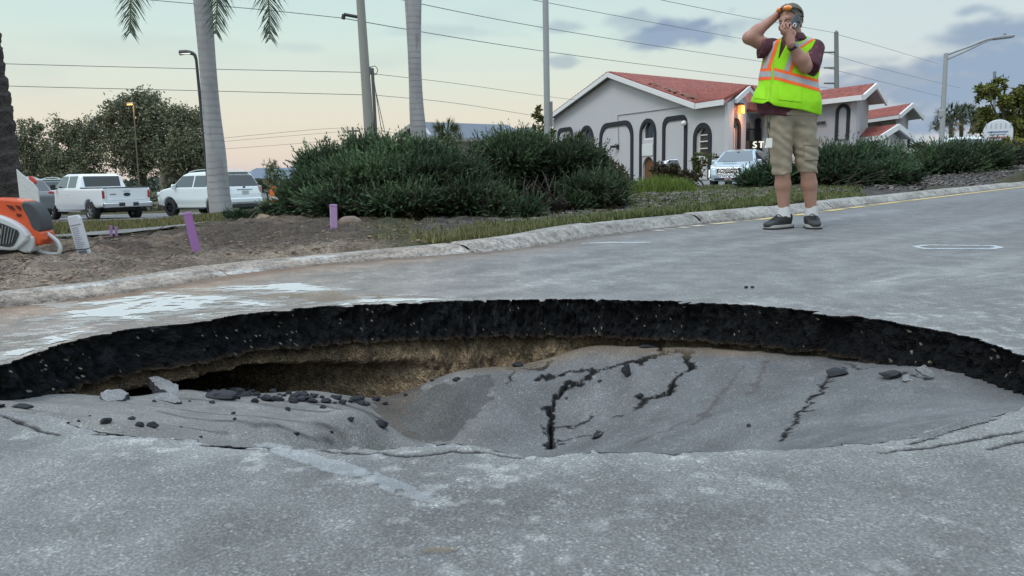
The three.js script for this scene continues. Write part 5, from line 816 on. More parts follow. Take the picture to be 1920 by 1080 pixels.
{ // house at the end of the side street
  const d = 95, l = V(452, 330, d), pk1 = V(482, 317, d + 3), pk2 = V(552, 316, d + 6), rr = V(580, 338, d), fr = V(466, 336, d - 6), base = v3(fr.x, land(fr.x, fr.z), fr.z), o = thing('far_house', 'pale far house with hipped grey roof beyond the side street', 'house', base), rl = (g) => (Array.isArray(g) ? g : [g]).map((q) => q.translate(-base.x, -base.y, -base.z)), grey = [.17, .2, .25];
  part('roof', rl(tiles(pk1, pk2, rr, fr, 8, 30, .12, grey, .02)), greyRoofM, o); part('roof', rl(tiles(pk1, pk1.clone().add(v3(.1, 0, 0)), fr, l, 8, 12, .12, grey, .02)), greyRoofM, o);
  const w = new Wall(v3(fr.x, base.y, fr.z), v3(rr.x, base.y, rr.z)), e = w.hit(500, 337)[1]; part('wall', rl(w.slab([[.5, -.5], [w.len, -.5], [w.len, e], [.5, e]], .3, -.6)), M(.5, .5, .5, .9), o);
  for (const x of [530, 548]) { const q = w.hit(x, 352), q2 = w.hit(x + 9, 341); part('window_pane', rl(w.slab([[q[0], q[1]], [q2[0], q[1]], [q2[0], q2[1]], [q[0], q2[1]]], .1, -.52)), paneDark, o); }
}
{ // arched signboard on the right
  const d = 30, c = V(1870, 262, d), o = thing('arched_signboard', 'white arched signboard with blue and red lines standing behind the hedge', 'sign', v3(c.x, land(c.x, c.z), c.z), -.55), s = d / 1400, y0 = V(1870, 268, d).y - o.position.y, W = 22 * s, H = V(1870, 226, d).y - o.position.y;
  const sh = new THREE.Shape(arch(-W, W, y0, H, 20).map(([x, y]) => new THREE.Vector2(x, y))), ex = (g, dz, b) => new THREE.ExtrudeGeometry(g, { depth: dz, bevelEnabled: true, bevelSize: b, bevelThickness: .02, bevelSegments: 2 });
  part('panel', ex(sh, .12, .03).translate(0, 0, -.06), M(.66, .68, .72, .5), o); part('leg', [box(.12, y0 + .1, .1, -W * .7, y0 / 2, 0), ], frameW, o); part('leg', box(.12, y0 + .1, .1, W * .7, y0 / 2, 0), frameW, o);
  part('rim', tube(arch(-W, W, y0, H, 20).slice(1).map(([x, y]) => v3(x, y, .03)), .05, 40, 6), M(.28, .3, .34, .6), o);
  const strip = (y, h, w, c) => part('printed_line', box(w * W * 2, h * s, .012, 0, y * s + y0, .092, .003), M(...c, .5), o); strip(20, 2.2, .72, [.16, .22, .42]); strip(15.5, 1.4, .6, [.3, .35, .5]); strip(10, 3, .6, [.5, .2, .2]); strip(3, 3.4, .8, [.1, .11, .13]);
  for (let k = 0; k < 6; k++) part('printed_line', box(.04, 9 * s, .012, (k - 2.5) * .16, 31 * s + y0, .092, .003), M(.45, .48, .55, .5), o);
}
// ---------------------------------------------------------------- side street, path
{
  const sheet = (name, pts, half, lift, mat, col, label) => { const c = new THREE.CatmullRomCurve3(pts), n = 160; return struct(name, grid(n, 15, (i, j) => { const t = i / (n - 1), p = c.getPointAt(t), d = c.getTangentAt(t), o = (j / 14 - .5) * 2 * half, x = p.x - d.z * o, z = p.z + d.x * o, k = .9 + .25 * (fbm(x * .7, z * .7) - .5); return [x, land(x, z) + lift, z, col[0] * k, col[1] * k, col[2] * k]; }), mat); };
  sheet('side_street', [v3(-75, 0, -70), v3(-46, 0, -50), v3(-17.5, 0, -32.5), v3(-8, 0, -28.5), v3(2, 0, -29), v3(12, 0, -37), v3(30, 0, -47), v3(60, 0, -60)], 5.2, .035, matRoad, [1.55, 1.55, 1.6]);
  sheet('pavement', [v3(-78, 0, -77), v3(-50, 0, -58), v3(-21, 0, -39.5), v3(-12, 0, -35.5)], 1.1, .05, matLand, [.5, .48, .46]);
  sheet('footpath', [[120, 447], [170, 445], [230, 442], [300, 436], [345, 431]].map(([x, y]) => landHit(x, y)), .42, .045, matLand, [.55, .54, .52]);
}
// ---------------------------------------------------------------- poles and wires
const concrete = M(.30, .295, .27, .85, { bumpMap: grit.bump, bumpScale: .006 }), galv = M(.36, .37, .38, .5, { metalness: .3 }), darkMetal = M(.03, .032, .035, .5), dullMetal = M(.2, .21, .22, .6);
function pole(name, label, cat, low, up, d, wLow, wUp, mat, partName = 'shaft') { // from photograph pixels, widths in pixels
  const a = V(...low, d), b = V(...up, d); a.y = Math.min(a.y, land(a.x, a.z)); const o = thing(name, label, cat, a), s = d / 1400;
  part(partName, bar(v3(0, -.2, 0), b.clone().sub(a), wLow * s / 2, wUp * s / 2, 18), mat, o); o.userData; return [o, (x, y, dd = d) => V(x, y, dd).sub(a), s];
}
{
  const [o, at, s] = pole('utility_pole', 'thick grey utility pole rising behind the left end of the big juniper', 'utility pole', [698, 300], [667, -130], 24, 21, 13, concrete);
  part('lamp_arm', [bar(at(672, 32), at(645, 27), .05), bar(at(645, 27), at(643, 36), .06)], darkMetal, o); part('conduit', bar(at(707, 290), at(698, 128), .05), M(.1, .1, .1, .6), o);
  part('insulator', [bar(at(694, 125), at(694, 140), .03), bar(at(690, 136), at(706, 139), .025)], dullMetal, o); part('jumper_loop', tube([at(695, 126), at(703, 124), at(708, 131), at(706, 139)], .012, 16, 6), darkMetal, o); part('crossarm', bar(v3(-1.3, 0, .2).add(at(668, -70)), v3(1.3, 0, .2).add(at(668, -70)), .08), concrete, o);
  for (const [x0, x1, y1] of [[698, 732, 255], [700, 722, 250]]) { const a = V(x0, 142, 24), b = V(x1, y1 + 40, 27); solo('guy_wire', bar(a, b, .013, .013, 5), dullMetal, x0 === 698 ? 'longer slanting guy wire right of the thick utility pole' : 'shorter slanting guy wire right of the thick utility pole', 'wire'); }
}
{ const [o, at] = pole('metal_pole', 'slim light grey metal pole beside the white building gable', 'pole', [1027, 290], [1021, -120], 22, 12, 10.5, galv); part('junction_box', box(.1, .7, .1).translate(...at(1033, 214).toArray()), dullMetal, o); part('head', bar(at(1021, -118), at(1100, -140), .06), galv, o); }
{ const [o, at] = pole('curved_lamp_post', 'black lamp post with curved head half hidden by the ringed palm trunk', 'street lamp', [391, 330], [368, 112], 26, 7, 5, darkMetal); part('head', limb([at(368, 112), at(364, 102), at(352, 98), at(337, 99)], .05, .09, 12, 8), darkMetal, o); part('lens', box(.36, .03, .14).translate(...at(348, 101).toArray()), M(.9, .9, .85, .3, { emissive: new THREE.Color(.5, .48, .42) }), o); }
{ const [o, at] = pole('tree_lamp_post', 'thin lamp post with lit amber head standing before the dark trees', 'street lamp', [264, 392], [250, 196], 44, 2.6, 2.2, M(.12, .11, .08, .8)); part('head', box(.34, .1, .22).translate(...at(245, 194).toArray()), dullMetal, o); part('lens', box(.28, .05, .18).translate(...at(244, 196).toArray()), M(1, .7, .25, .4, { emissive: new THREE.Color(1, .6, .16), emissiveIntensity: .9 }), o); const l = new THREE.PointLight(new THREE.Color(1, .6, .2), 2); l.position.copy(V(243, 202, 43.6)); l.castShadow = true; scene.add(l); }
{ const [o, at] = pole('distant_utility_pole', 'far wooden utility pole with two crossarms above the juniper', 'utility pole', [664, 345], [661, 238], 110, 4, 3.4, M(.16, .15, .15, .9)); part('crossarm', bar(at(652, 246), at(672, 245), .14), M(.16, .15, .15, .9), o); part('crossarm', bar(at(651, 263), at(676, 261), .14), M(.16, .15, .15, .9), o); }
{ const [o, at] = pole('transmission_pole', 'tall grey pole with three short arms rising behind the stucco wing', 'utility pole', [1571, 330], [1568, 60], 74, 10.5, 7.5, M(.2, .215, .21, .8)); for (const y of [98, 127, 156]) part('arm', bar(at(1568, y), at(1545, y), .1, .08), M(.2, .215, .21, .8), o); part('cap', bar(at(1568, 62), at(1568, 56), .22, .02), M(.2, .215, .21, .8), o); }
{ const [o, at] = pole('street_lamp', 'grey street lamp with long double arm reaching right over the hedge', 'street lamp', [1763, 310], [1774, 100], 40, 10, 7, galv); part('arm', tube([at(1774, 103), at(1815, 88), at(1850, 74), at(1865, 71)], .06, 16, 7), galv, o); part('arm', tube([at(1774, 112), at(1815, 94), at(1850, 77), at(1865, 72)], .05, 16, 7), galv, o); part('luminaire', box(1.0, .16, .4, 0, 0, 0, .06).rotateZ(.1).translate(...at(1881, 70).toArray()), M(.3, .31, .33, .5), o); part('photocell', box(.1, .1, .1).translate(...at(1884, 65).toArray()), dullMetal, o); part('control_box', box(.26, .4, .25, 0, 0, 0, .05).translate(...at(1766, 213).toArray()), galv, o); }
pole('background_pole', 'plain pole sticking up out of the yellow green tree', 'pole', [1866, 300], [1865, 134], 70, 5.5, 5, M(.22, .24, .25, .8), 'shaft');
const wireM = M(.11, .12, .13, .7);
[[[[140, -14, 24], [283, 0, 24], [500, 19, 24], [643, 34, 24]], .011, 'heavy overhead wire running from the palm fronds to the thick pole'],
 [[[643, 34, 24], [780, 58, 27], [1020, 96, 34], [1420, 148, 50], [1560, 166, 60]], .013, 'heavy overhead wire sloping from the thick pole towards the red roof'],
 [[[600, -36, 24], [788, 7, 27], [1020, 52, 34], [1420, 114, 50], [1548, 127, 74]], .013, 'upper overhead wire crossing from the plain palm trunk to the armed pole'],
 [[[900, -20, 28], [1016, 3, 33], [1250, 47, 45], [1400, 74, 55], [1548, 98, 74]], .013, 'highest overhead wire passing the slim pole and the man\'s elbow'],
 [[[1120, -26, 40], [1250, 2, 48], [1400, 32, 58], [1568, 62, 74]], .016, 'overhead wire passing behind the raised arm to the top of the armed pole'],
 [[[-60, 117, 22], [8, 119.5, 22], [330, 128, 23], [692, 136, 24]], .0095, 'upper wire crossing the sky over the dark trees to the thick pole'],
 [[[-60, 158, 22], [8, 161, 22], [330, 169, 23], [690, 178, 24]], .0095, 'lower wire crossing the sky just above the dark trees'],
 [[[706, 139, 24], [850, 156, 29], [1020, 180, 36], [1100, 190, 40]], .0085, 'upper faint wire between the thick pole and the slim pole'],
 [[[700, 178, 24], [850, 193, 29], [1020, 220, 36]], .0085, 'lower faint wire between the thick pole and the slim pole'],
 [[[380, 263, 100], [480, 253, 102], [655, 240, 110], [760, 252, 120]], .024, 'topmost of the three far wires reaching the small crossarmed pole'],
 [[[380, 269, 100], [480, 260, 102], [653, 246, 110]], .022, 'middle of the three far wires reaching the small crossarmed pole'],
 [[[380, 282, 100], [480, 275, 102], [653, 262, 110]], .022, 'lowest of the three far wires reaching the small crossarmed pole'],
 [[[1568, 64, 74], [1640, 84, 90], [1760, 120, 120]], .02, 'wire leaving the top of the armed pole to the right'],
 [[[1548, 98, 74], [1620, 120, 90], [1800, 165, 130]], .02, 'wire leaving the uppermost arm of the tall armed pole to the right'],
 [[[1548, 127, 74], [1620, 145, 90], [1780, 185, 130]], .02, 'wire leaving the middle arm of the tall armed pole to the right']]
  .forEach(([p, r, label]) => solo('overhead_wire', tube(p.map((q) => V(...q)), r, 40, 5), wireM, label, 'wire'));

// ---------------------------------------------------------------- trees, palms, shrubs
const leafM = (rough = .75) => new THREE.MeshPhysicalMaterial({ vertexColors: true, roughness: rough, side: THREE.DoubleSide, transmission: .25, thickness: 0, specularIntensity: .4 });
const leafMat = leafM(), barkM = M(1, 1, 1, .95, { vertexColors: true, bumpMap: grit.bump, bumpScale: .02 });
const rv = (R) => { const z = R() * 2 - 1, a = R() * TAU, s = Math.sqrt(1 - z * z); return v3(Math.cos(a) * s, z, Math.sin(a) * s); };
function leafAt(B, p, dir, n, L, W, col) { const s = dir.clone().cross(n).normalize().multiplyScalar(W / 2), m = p.clone().addScaledVector(dir, L * .45), t = p.clone().addScaledVector(dir, L); B.tri(p, m.clone().add(s), t, col); B.tri(p, t, m.clone().sub(s), col); }
function barkCol(g, c) { return tint(prep(g), (x, y, z) => { const k = .7 + .6 * fbm(x * 9 + 3, y * 5, z * 9 + 1, 3); return c.map((v) => v * k); }); }
function broadTree(name, label, foot, d, clumps, seed, o2 = {}) { // clumps [px, py, rx, ry] in pixels, at the tree's distance
  const R = rng(seed), base = V(...foot, d); base.y = land(base.x, base.z) - .1; const o = thing(name, label, 'tree', base, 0, o2.group), s = d / 1400, B = new Buf(), limbs = [], c0 = o2.col ?? [.125, .152, .1], top = base.y;
  const fork = V(o2.fork?.[0] ?? foot[0], o2.fork?.[1] ?? foot[1] - 40, d).sub(base); const tr = o2.r ?? .22;
  limbs.push(limb([v3(0, -.2, 0), fork.clone().multiplyScalar(.5).add(v3(.1, 0, 0)), fork], tr * 1.25, tr * .8, 8, 9));
  for (const [px, py, rx, ry] of clumps) {
    const c = V(px, py, d + (R() - .5) * rx * s * 1.4).sub(base), RX = rx * s, RY = ry * s, n = Math.round((o2.dens ?? 17) * rx * ry / 10);
    limbs.push(limb([fork, fork.clone().lerp(c, .5).add(rv(R).multiplyScalar(RX * .15)), c], tr * .5, tr * .1, 7, 6));
    for (let k = 0; k < 5; k++) { const e = c.clone().add(v3((R() - .5) * 1.7 * RX, (R() - .3) * 1.5 * RY, (R() - .5) * 1.7 * RX)); limbs.push(limb([c.clone().lerp(fork, .25), c.clone().lerp(e, .5).add(rv(R).multiplyScalar(RX * .1)), e], tr * .16, tr * .03, 5, 4)); }
    const nb = Math.max(5, Math.round(n / 26)), blobs = Array.from({ length: nb }, () => { const q = rv(R), r = Math.pow(R(), .45); return [c.clone().add(v3(q.x * RX * r, q.y * RY * r, q.z * RX * r)), (.16 + .3 * R()) * Math.min(RX, RY) * (o2.blob ?? 1), .65 + .75 * R()]; });
    for (let k = 0; k < n; k++) { const [bc, br, bt] = blobs[Math.floor(R() * nb)], q = rv(R), p = bc.clone().addScaledVector(q, br * Math.pow(R(), .4) * (R() < .14 ? 1.9 : 1)), h = clamp((p.y - c.y) / RY * .5 + .5), t = bt * (.7 + .6 * R()), hue = R(); leafAt(B, p, rv(R), rv(R), (o2.leaf ?? .21) * (.6 + .8 * R()), (o2.leaf ?? .21) * .5, [c0[0] * t * (1 + .5 * hue), c0[1] * t * (1 + .15 * hue), c0[2] * t]); }
  }
  part('trunk', barkCol(merged(limbs), o2.bark ?? [.1, .085, .07]), barkM, o); part('crown', B.geo(), leafMat, o); return o;
}
broadTree('oak_tree', 'low dark oak at the far left of the trees behind the pickup', [60, 392], 56, [[60, 280, 38, 40], [95, 305, 40, 42], [45, 325, 30, 45], [85, 350, 45, 35], [60, 245, 24, 22]], 21, { group: undefined, fork: [62, 350] });
broadTree('oak_tree', 'middle dark oak with ragged top left of the tallest oak', [130, 392], 54, [[125, 245, 34, 28], [155, 262, 36, 34], [125, 295, 40, 38], [165, 300, 36, 40], [150, 345, 46, 36], [110, 340, 34, 36], [180, 240, 26, 24]], 22, { fork: [140, 350] });
broadTree('oak_tree', 'tallest dark oak behind the amber lamp post with crown above the others', [262, 392], 52, [[235, 205, 38, 30], [268, 195, 36, 26], [300, 225, 38, 34], [240, 245, 48, 36], [285, 265, 50, 40], [225, 285, 34, 34], [320, 255, 30, 34], [265, 310, 40, 30], [205, 225, 22, 20]], 23, { fork: [268, 330], r: .3 });
broadTree('oak_tree', 'right hand dark oak with pale trunk between the pickup and the white suv', [305, 390], 50, [[340, 220, 30, 26], [365, 235, 28, 30], [350, 270, 40, 40], [375, 290, 28, 40], [330, 305, 34, 34], [365, 335, 30, 34], [300, 290, 24, 30], [390, 320, 16, 30]], 24, { fork: [307, 320], r: .34, bark: [.2, .18, .15] });
broadTree('understorey_shrub', 'dark bushes under the oaks behind the pickup bed', [270, 392], 49, [[100, 378, 40, 18], [160, 375, 40, 20], [230, 368, 30, 24], [330, 362, 30, 28], [372, 368, 24, 24], [265, 375, 30, 18]], 25, { fork: [268, 380], r: .08 });
broadTree('street_shrub', 'green bushes beside the white suv in front of the far house', [500, 372], 60, [[490, 352, 18, 16], [515, 348, 18, 18], [540, 358, 18, 16], [472, 358, 12, 12]], 26, { fork: [500, 362], r: .06, col: [.04, .06, .025], dens: 12 });
broadTree('climber_tree', 'sparse leafy vine climbing beside the slim metal pole', [1012, 285], 23, [[1008, 215, 10, 14], [1012, 240, 14, 16], [1030, 250, 16, 14], [1003, 265, 14, 14]], 27, { fork: [1010, 250], r: .03, col: [.09, .1, .03], leaf: .13, dens: 10 });
broadTree('light_green_tree', 'yellow green spreading tree with open crown behind the arched signboard', [1880, 285], 56, [[1850, 175, 22, 16], [1868, 160, 18, 12], [1905, 195, 24, 24], [1880, 190, 16, 12], [1845, 215, 20, 16], [1880, 225, 26, 18], [1915, 240, 22, 26], [1850, 250, 24, 14], [1930, 180, 26, 24], [1960, 220, 34, 34], [1838, 235, 10, 10]], 28, { fork: [1885, 245], r: .22, col: [.1, .125, .03], leaf: .34, dens: 13, bark: [.13, .11, .09] });
broadTree('small_round_tree', 'small green tree in the gap between the far wing and the lamp', [1712, 300], 62, [[1705, 272, 14, 13], [1724, 278, 16, 12], [1742, 284, 10, 8]], 29, { fork: [1712, 285], r: .1, col: [.05, .075, .03] });
broadTree('yellow_hedge', 'bright yellow green hedge in front of the arched signboard', [1900, 296], 23, [[1868, 274, 22, 9], [1900, 272, 24, 12], [1935, 270, 26, 14], [1890, 284, 30, 10]], 30, { fork: [1900, 286], r: .03, col: [.15, .17, .025], leaf: .12, dens: 16 });
broadTree('reddish_shrub', 'reddish brown shrub at the right end of the big juniper', [1155, 362], 12.5, [[1140, 318, 16, 18], [1163, 325, 22, 18], [1150, 340, 24, 18], [1125, 300, 10, 12]], 31, { fork: [1153, 350], r: .02, col: [.06, .042, .025], leaf: .075, dens: 14 });
broadTree('garden_shrub', 'brown leaved shrub below the two storey arched window', [1258, 362], 15, [[1235, 325, 18, 18], [1260, 322, 20, 18], [1283, 338, 18, 18], [1250, 342, 26, 16], [1300, 345, 16, 14]], 32, { fork: [1256, 350], r: .025, col: [.055, .05, .028], leaf: .085, dens: 13 });
broadTree('garden_shrub', 'thin green shrub with long side shoot in front of the right arched window', [1312, 355], 16, [[1305, 300, 8, 12], [1312, 318, 14, 16], [1325, 295, 10, 6], [1338, 294, 10, 3]], 33, { fork: [1308, 335], r: .02, col: [.07, .09, .03], leaf: .085, dens: 9 });

function fan(B, c, dir, up, R0, R, col) { // one fan leaf of a palmetto
  const s = dir.clone().cross(up).normalize(), n = 13; for (let k = 0; k < n; k++) { const a = lerp(-1.35, 1.35, k / (n - 1)) + (R() - .5) * .08, d = dir.clone().multiplyScalar(Math.cos(a)).addScaledVector(s, Math.sin(a)).normalize(), t = .75 + .5 * R(), tip = c.clone().addScaledVector(d, R0 * (.8 + .3 * R())).add(v3(0, -.12 * R0 * R(), 0)), w = d.clone().cross(v3(.1, 1, .2)).normalize().multiplyScalar(R0 * .05), m = c.clone().lerp(tip, .5); B.tri(c, m.clone().add(w), tip, col.map((x) => x * t)); B.tri(c, tip, m.clone().sub(w), col.map((x) => x * t)); }
}
function fanPalm(name, label, foot, head, d, n, size, seed, col) {
  const R = rng(seed), base = V(...foot, d); base.y = land(base.x, base.z); const o = thing(name, label, 'palm', base), B = new Buf(), h = V(...head, d).sub(base), st = [];
  for (let k = 0; k < n; k++) { const q = rv(R); q.y = q.y * .7 + .25; q.normalize(); const L = size * (.55 + .35 * R()), p = h.clone().addScaledVector(q, L); st.push(limb([h, h.clone().lerp(p, .5).add(v3(0, .08 * L, 0)), p], .02, .012, 4, 4)); fan(B, p, q.clone().add(v3(0, -.35 * R(), 0)).normalize(), rv(R), size * .62, R, q.y < -.1 ? [.16, .12, .06] : col); }
  part('trunk', barkCol(limb([v3(0, -.1, 0), h.clone().multiplyScalar(.5).add(v3(.03, 0, 0)), h], size * .14, size * .12, 8, 10), [.14, .12, .1]), barkM, o); part('stems', barkCol(merged(st), [.12, .13, .05]), barkM, o).userData.kind = 'stuff'; part('crown', B.geo(), leafMat, o);
}
fanPalm('cabbage_palm', 'low fan palm in front of the grey roofed house', [838, 300], [838, 262], 28, 60, .62, 41, [.075, .09, .035]);
fanPalm('palmetto', 'fan leaved palmetto behind the right end of the big juniper', [1085, 330], [1082, 285], 12.5, 46, .3, 42, [.06, .075, .03]);
fanPalm('palmetto', 'dull palmetto on the skyline between slim pole and arched door', [1055, 330], [1058, 280], 12.8, 26, .24, 43, [.05, .065, .03]);
fanPalm('far_palm', 'tiny far palm on the skyline left of the juniper', [614, 345], [613, 273], 75, 26, .75, 44, [.05, .06, .035]);
fanPalm('far_palm', 'small ragged palm on the skyline over the far house', [506, 360], [506, 312], 62, 30, .62, 45, [.04, .06, .03]);
fanPalm('young_palm', 'young green palm beside the orange barrel near the far house', [517, 372], [516, 332], 44, 34, .62, 46, [.06, .095, .03]);
fanPalm('park_palm', 'left palm of the dark pair behind the street lamp', [1782, 300], [1783, 222], 52, 46, 1.0, 47, [.045, .06, .03]);
fanPalm('park_palm', 'right palm of the dark pair behind the street lamp', [1803, 300], [1802, 222], 54, 46, 1.05, 48, [.06, .08, .03]);
fanPalm('park_palm', 'small palm just touching the shaft of the street lamp', [1762, 300], [1764, 240], 50, 22, .7, 49, [.035, .05, .03]);

function frond(B, stems, pts, wide, R, col) { // a feather leaf: midrib and hanging leaflets
  const c = new THREE.CatmullRomCurve3(pts), n = 96; stems.push(limb(pts, .03, .008, 20, 6));
  for (let k = 6; k < n; k++) { const t = k / n, p = c.getPointAt(t), d = c.getTangentAt(t), side0 = d.clone().cross(v3(.2, .35, 1)).normalize(); for (const s of [1, -1]) for (let m = 0; m < (R() < .5 ? 1 : 2); m++) { const L = wide * (.3 + .85 * Math.sin(Math.PI * Math.min(1, t * .78 + .2))) * (.7 + .6 * R()), dir = side0.clone().multiplyScalar(s * (.75 + .3 * R())).addScaledVector(d, .55 + .35 * R()).add(v3(0, -.25, (R() - .5) * 1.1)).normalize(), k2 = .7 + .6 * R(), a = p, mid = p.clone().addScaledVector(dir, L * .5).add(v3(0, -.02, 0)), e = p.clone().addScaledVector(dir, L).add(v3(0, -.28 * L, 0)), w = dir.clone().cross(v3(0, .3, 1)).normalize().multiplyScalar(.008); const cc = col.map((x) => x * k2); B.tri(a.clone().add(w), mid.clone().add(w), mid.clone().sub(w), cc); B.tri(a.clone().add(w), mid.clone().sub(w), a.clone().sub(w), cc); B.tri(mid.clone().add(w), e, mid.clone().sub(w), cc); } }
}
const ringed = (g, seed, col, period) => { const q = tint(g, (x, y, z) => { const yy = y + .02 * noise(x * 12, z * 12, seed + .5), r = sstep(.7, .95, Math.abs(((yy / period) % 1 + 1) % 1 - .5) * 2) * (.25 + .75 * noise(y * 3, seed)), n = fbm(x * 7 + seed, y * 2.4, z * 7 + 1, 4), st = sstep(.62, .75, fbm(x * 16 + 2, y * 1.4, z * 16 + seed, 3)); let c = mix3(col, col.map((v) => v * .5), r * .9); c = c.map((v) => v * (.72 + .56 * n)); return mix3(c, [.13, .12, .115], st * .45); }); return q; };
function royalPalm(name, label, pts, d, rad, crownPx, fronds, seed) {
  const R = rng(seed), base = V(pts[0][0], pts[0][1], d), P = pts.map(([x, y]) => V(x, y, d).sub(base)), o = thing(name, label, 'palm tree', base), B = new Buf(), st = []; P.unshift(v3(.01, -.25, 0));
  part('trunk', ringed(limb(P, rad, 0, 220, 28), seed, [.37, .36, .37], .115), M(1, 1, 1, .9, { vertexColors: true, bumpMap: grit.bump, bumpScale: .006 }), o);
  const top = V(...crownPx, d).sub(base), tp = P[P.length - 1]; part('crownshaft', limb([tp, tp.clone().lerp(top, .5), top], rad(1) * .95, .09, 10, 18), M(.1, .17, .06, .5), o);
  for (const f of fronds) frond(B, st, [top, ...f.map(([x, y, z]) => V(x, y, d - z).sub(base))], .42, R, [.085, .115, .085]);
  for (let k = 0; k < 7; k++) { const a = k * .9 + .3, q = v3(Math.cos(a), 0, Math.sin(a)); frond(B, st, [top, top.clone().addScaledVector(q, .9).add(v3(0, .9, 0)), top.clone().addScaledVector(q, 2).add(v3(0, .9, 0)), top.clone().addScaledVector(q, 2.7).add(v3(0, .2, 0))], .36, R, [.055, .085, .055]); }
  part('midribs', merged(st), M(.12, .14, .06, .7), o).userData.kind = 'stuff'; part('crown', B.geo(), leafMat, o); return o;
}
royalPalm('royal_palm', 'pale ringed palm trunk with drooping fronds in front of the white suv', [[416, 402], [409, 350], [405, 290], [397, 215], [390, 130], [383, 40], [376, -60], [370, -150]], 13, (t) => .158 + .085 * Math.exp(-t * 15) + .012 * Math.sin(t * 9) - .02 * t, [366, -260],
  [[[300, -240, .2], [258, -130, .4], [247, -40, .5], [244, 62, .55]], [[440, -245, .2], [485, -140, .4], [500, -50, .5], [506, 74, .5]], [[395, -220, .5], [408, -120, .9], [409, -40, 1.0], [404, 64, 1.0]]], 61);
royalPalm('royal_palm', 'plain pale palm trunk standing behind the big juniper', [[789, 330], [786, 270], [781, 200], [778, 130], [776, 60], [774, -20], [771, -140]], 16, (t) => .165 + .03 * Math.sin(t * 7 + 1.5) + .02 * Math.exp(-t * 9), [769, -290], [], 62);
{ // dark rough palm at the left edge
  const d = 5.9, base = V(-14, 412, d); base.y = land(base.x, base.z) - .05; const o = thing('rough_palm', 'dark rough palm trunk cut by the frame behind the orange chainsaw', 'palm tree', base), P = [[-14, 418], [-20, 340], [-30, 240], [-44, 140], [-62, 20], [-90, -160]].map(([x, y]) => V(x, y, d).sub(base)), g = limb(P, .215, .15, 150, 72), p = g.attributes.position, q = v3(0, 0, 0), nn = g.attributes.normal;
  for (let i = 0; i < p.count; i++) { q.fromBufferAttribute(p, i); const a = Math.atan2(nn.getZ(i), nn.getX(i)), row = q.y * 9 + a / TAU * 2, e = .016 * ((row % 1 + 1) % 1) + .03 * (fbm(a * 3 + 9, q.y * 10, 0, 4) - .5) + .014 * (noise(a * 14, q.y * 40) - .5); p.setXYZ(i, q.x + nn.getX(i) * e, q.y, q.z + nn.getZ(i) * e); }
  g.computeVertexNormals(); part('trunk', barkCol(g, [.062, .052, .048]), barkM, o);
}
// junipers: feathery shoots
function juniper(name, label, cat, foot, d0, lobes, n, seed, o2 = {}) { // lobes [px, py, rx, ry, d, rd metres]
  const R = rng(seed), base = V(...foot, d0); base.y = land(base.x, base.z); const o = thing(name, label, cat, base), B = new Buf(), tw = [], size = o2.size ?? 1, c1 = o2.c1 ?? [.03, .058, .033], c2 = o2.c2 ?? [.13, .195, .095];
  const L = lobes.map(([px, py, rx, ry, d, rd]) => ({ c: V(px, py + 60 * size / d, d).sub(base), r: v3(Math.max(.12, rx * d / 1400 - .13 * size), Math.max(.08, ry * d / 1400 - .22 * size), Math.max(.1, rd - .1 * size)), tint: .62 + .76 * R(), d }));
  const tot = L.reduce((a, l) => a + l.r.x * l.r.y, 0), root = v3(0, 0, 0);
  for (const l of L) {
    const m = Math.round(n * l.r.x * l.r.y / tot), foot2 = v3(l.c.x, Math.min(0, l.c.y - l.r.y), l.c.z);
    for (let k = 0; k < Math.max(4, m / 90); k++) { const q = rv(R), e = l.c.clone().add(v3(q.x * l.r.x * .9, q.y * l.r.y * .9, q.z * l.r.z * .9)); tw.push(limb([foot2, foot2.clone().lerp(e, .5).add(rv(R).multiplyScalar(.08)), e], .014 * size, .004 * size, 6, 4)); }
    for (let k = 0; k < m; k++) {
      const q = rv(R); if (q.z < -.55) q.z *= -1; const rr = Math.pow(R(), .22) * (R() < .1 ? 1.12 : 1), p = l.c.clone().add(v3(q.x * l.r.x * rr, q.y * l.r.y * rr, q.z * l.r.z * rr)); if (p.y < .02) p.y = .02 + .05 * R();
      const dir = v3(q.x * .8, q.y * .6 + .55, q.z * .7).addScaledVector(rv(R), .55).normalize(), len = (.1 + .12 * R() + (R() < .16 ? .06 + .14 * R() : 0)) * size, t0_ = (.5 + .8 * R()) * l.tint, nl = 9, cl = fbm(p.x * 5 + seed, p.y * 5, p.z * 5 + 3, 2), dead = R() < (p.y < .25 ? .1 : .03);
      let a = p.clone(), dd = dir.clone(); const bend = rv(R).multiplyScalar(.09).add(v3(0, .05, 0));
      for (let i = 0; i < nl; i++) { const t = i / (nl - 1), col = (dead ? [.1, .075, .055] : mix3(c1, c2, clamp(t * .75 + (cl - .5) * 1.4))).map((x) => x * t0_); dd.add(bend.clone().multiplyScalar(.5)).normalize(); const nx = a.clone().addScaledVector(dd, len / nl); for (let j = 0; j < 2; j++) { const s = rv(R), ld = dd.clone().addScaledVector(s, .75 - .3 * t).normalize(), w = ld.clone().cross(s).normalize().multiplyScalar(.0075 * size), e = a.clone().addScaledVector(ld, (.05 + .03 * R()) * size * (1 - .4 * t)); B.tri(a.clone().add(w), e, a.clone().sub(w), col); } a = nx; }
    }
  }
  for (const [a, b, c] of o2.twigs ?? []) tw.push(limb([a, b, c].map((q) => V(...q).sub(base)), .011, .004, 8, 5));
  part('branches', barkCol(merged(tw), o2.bark ?? [.09, .07, .055]), barkM, o).userData.kind = 'stuff'; part('foliage', B.geo(), leafMat, o); return o;
}
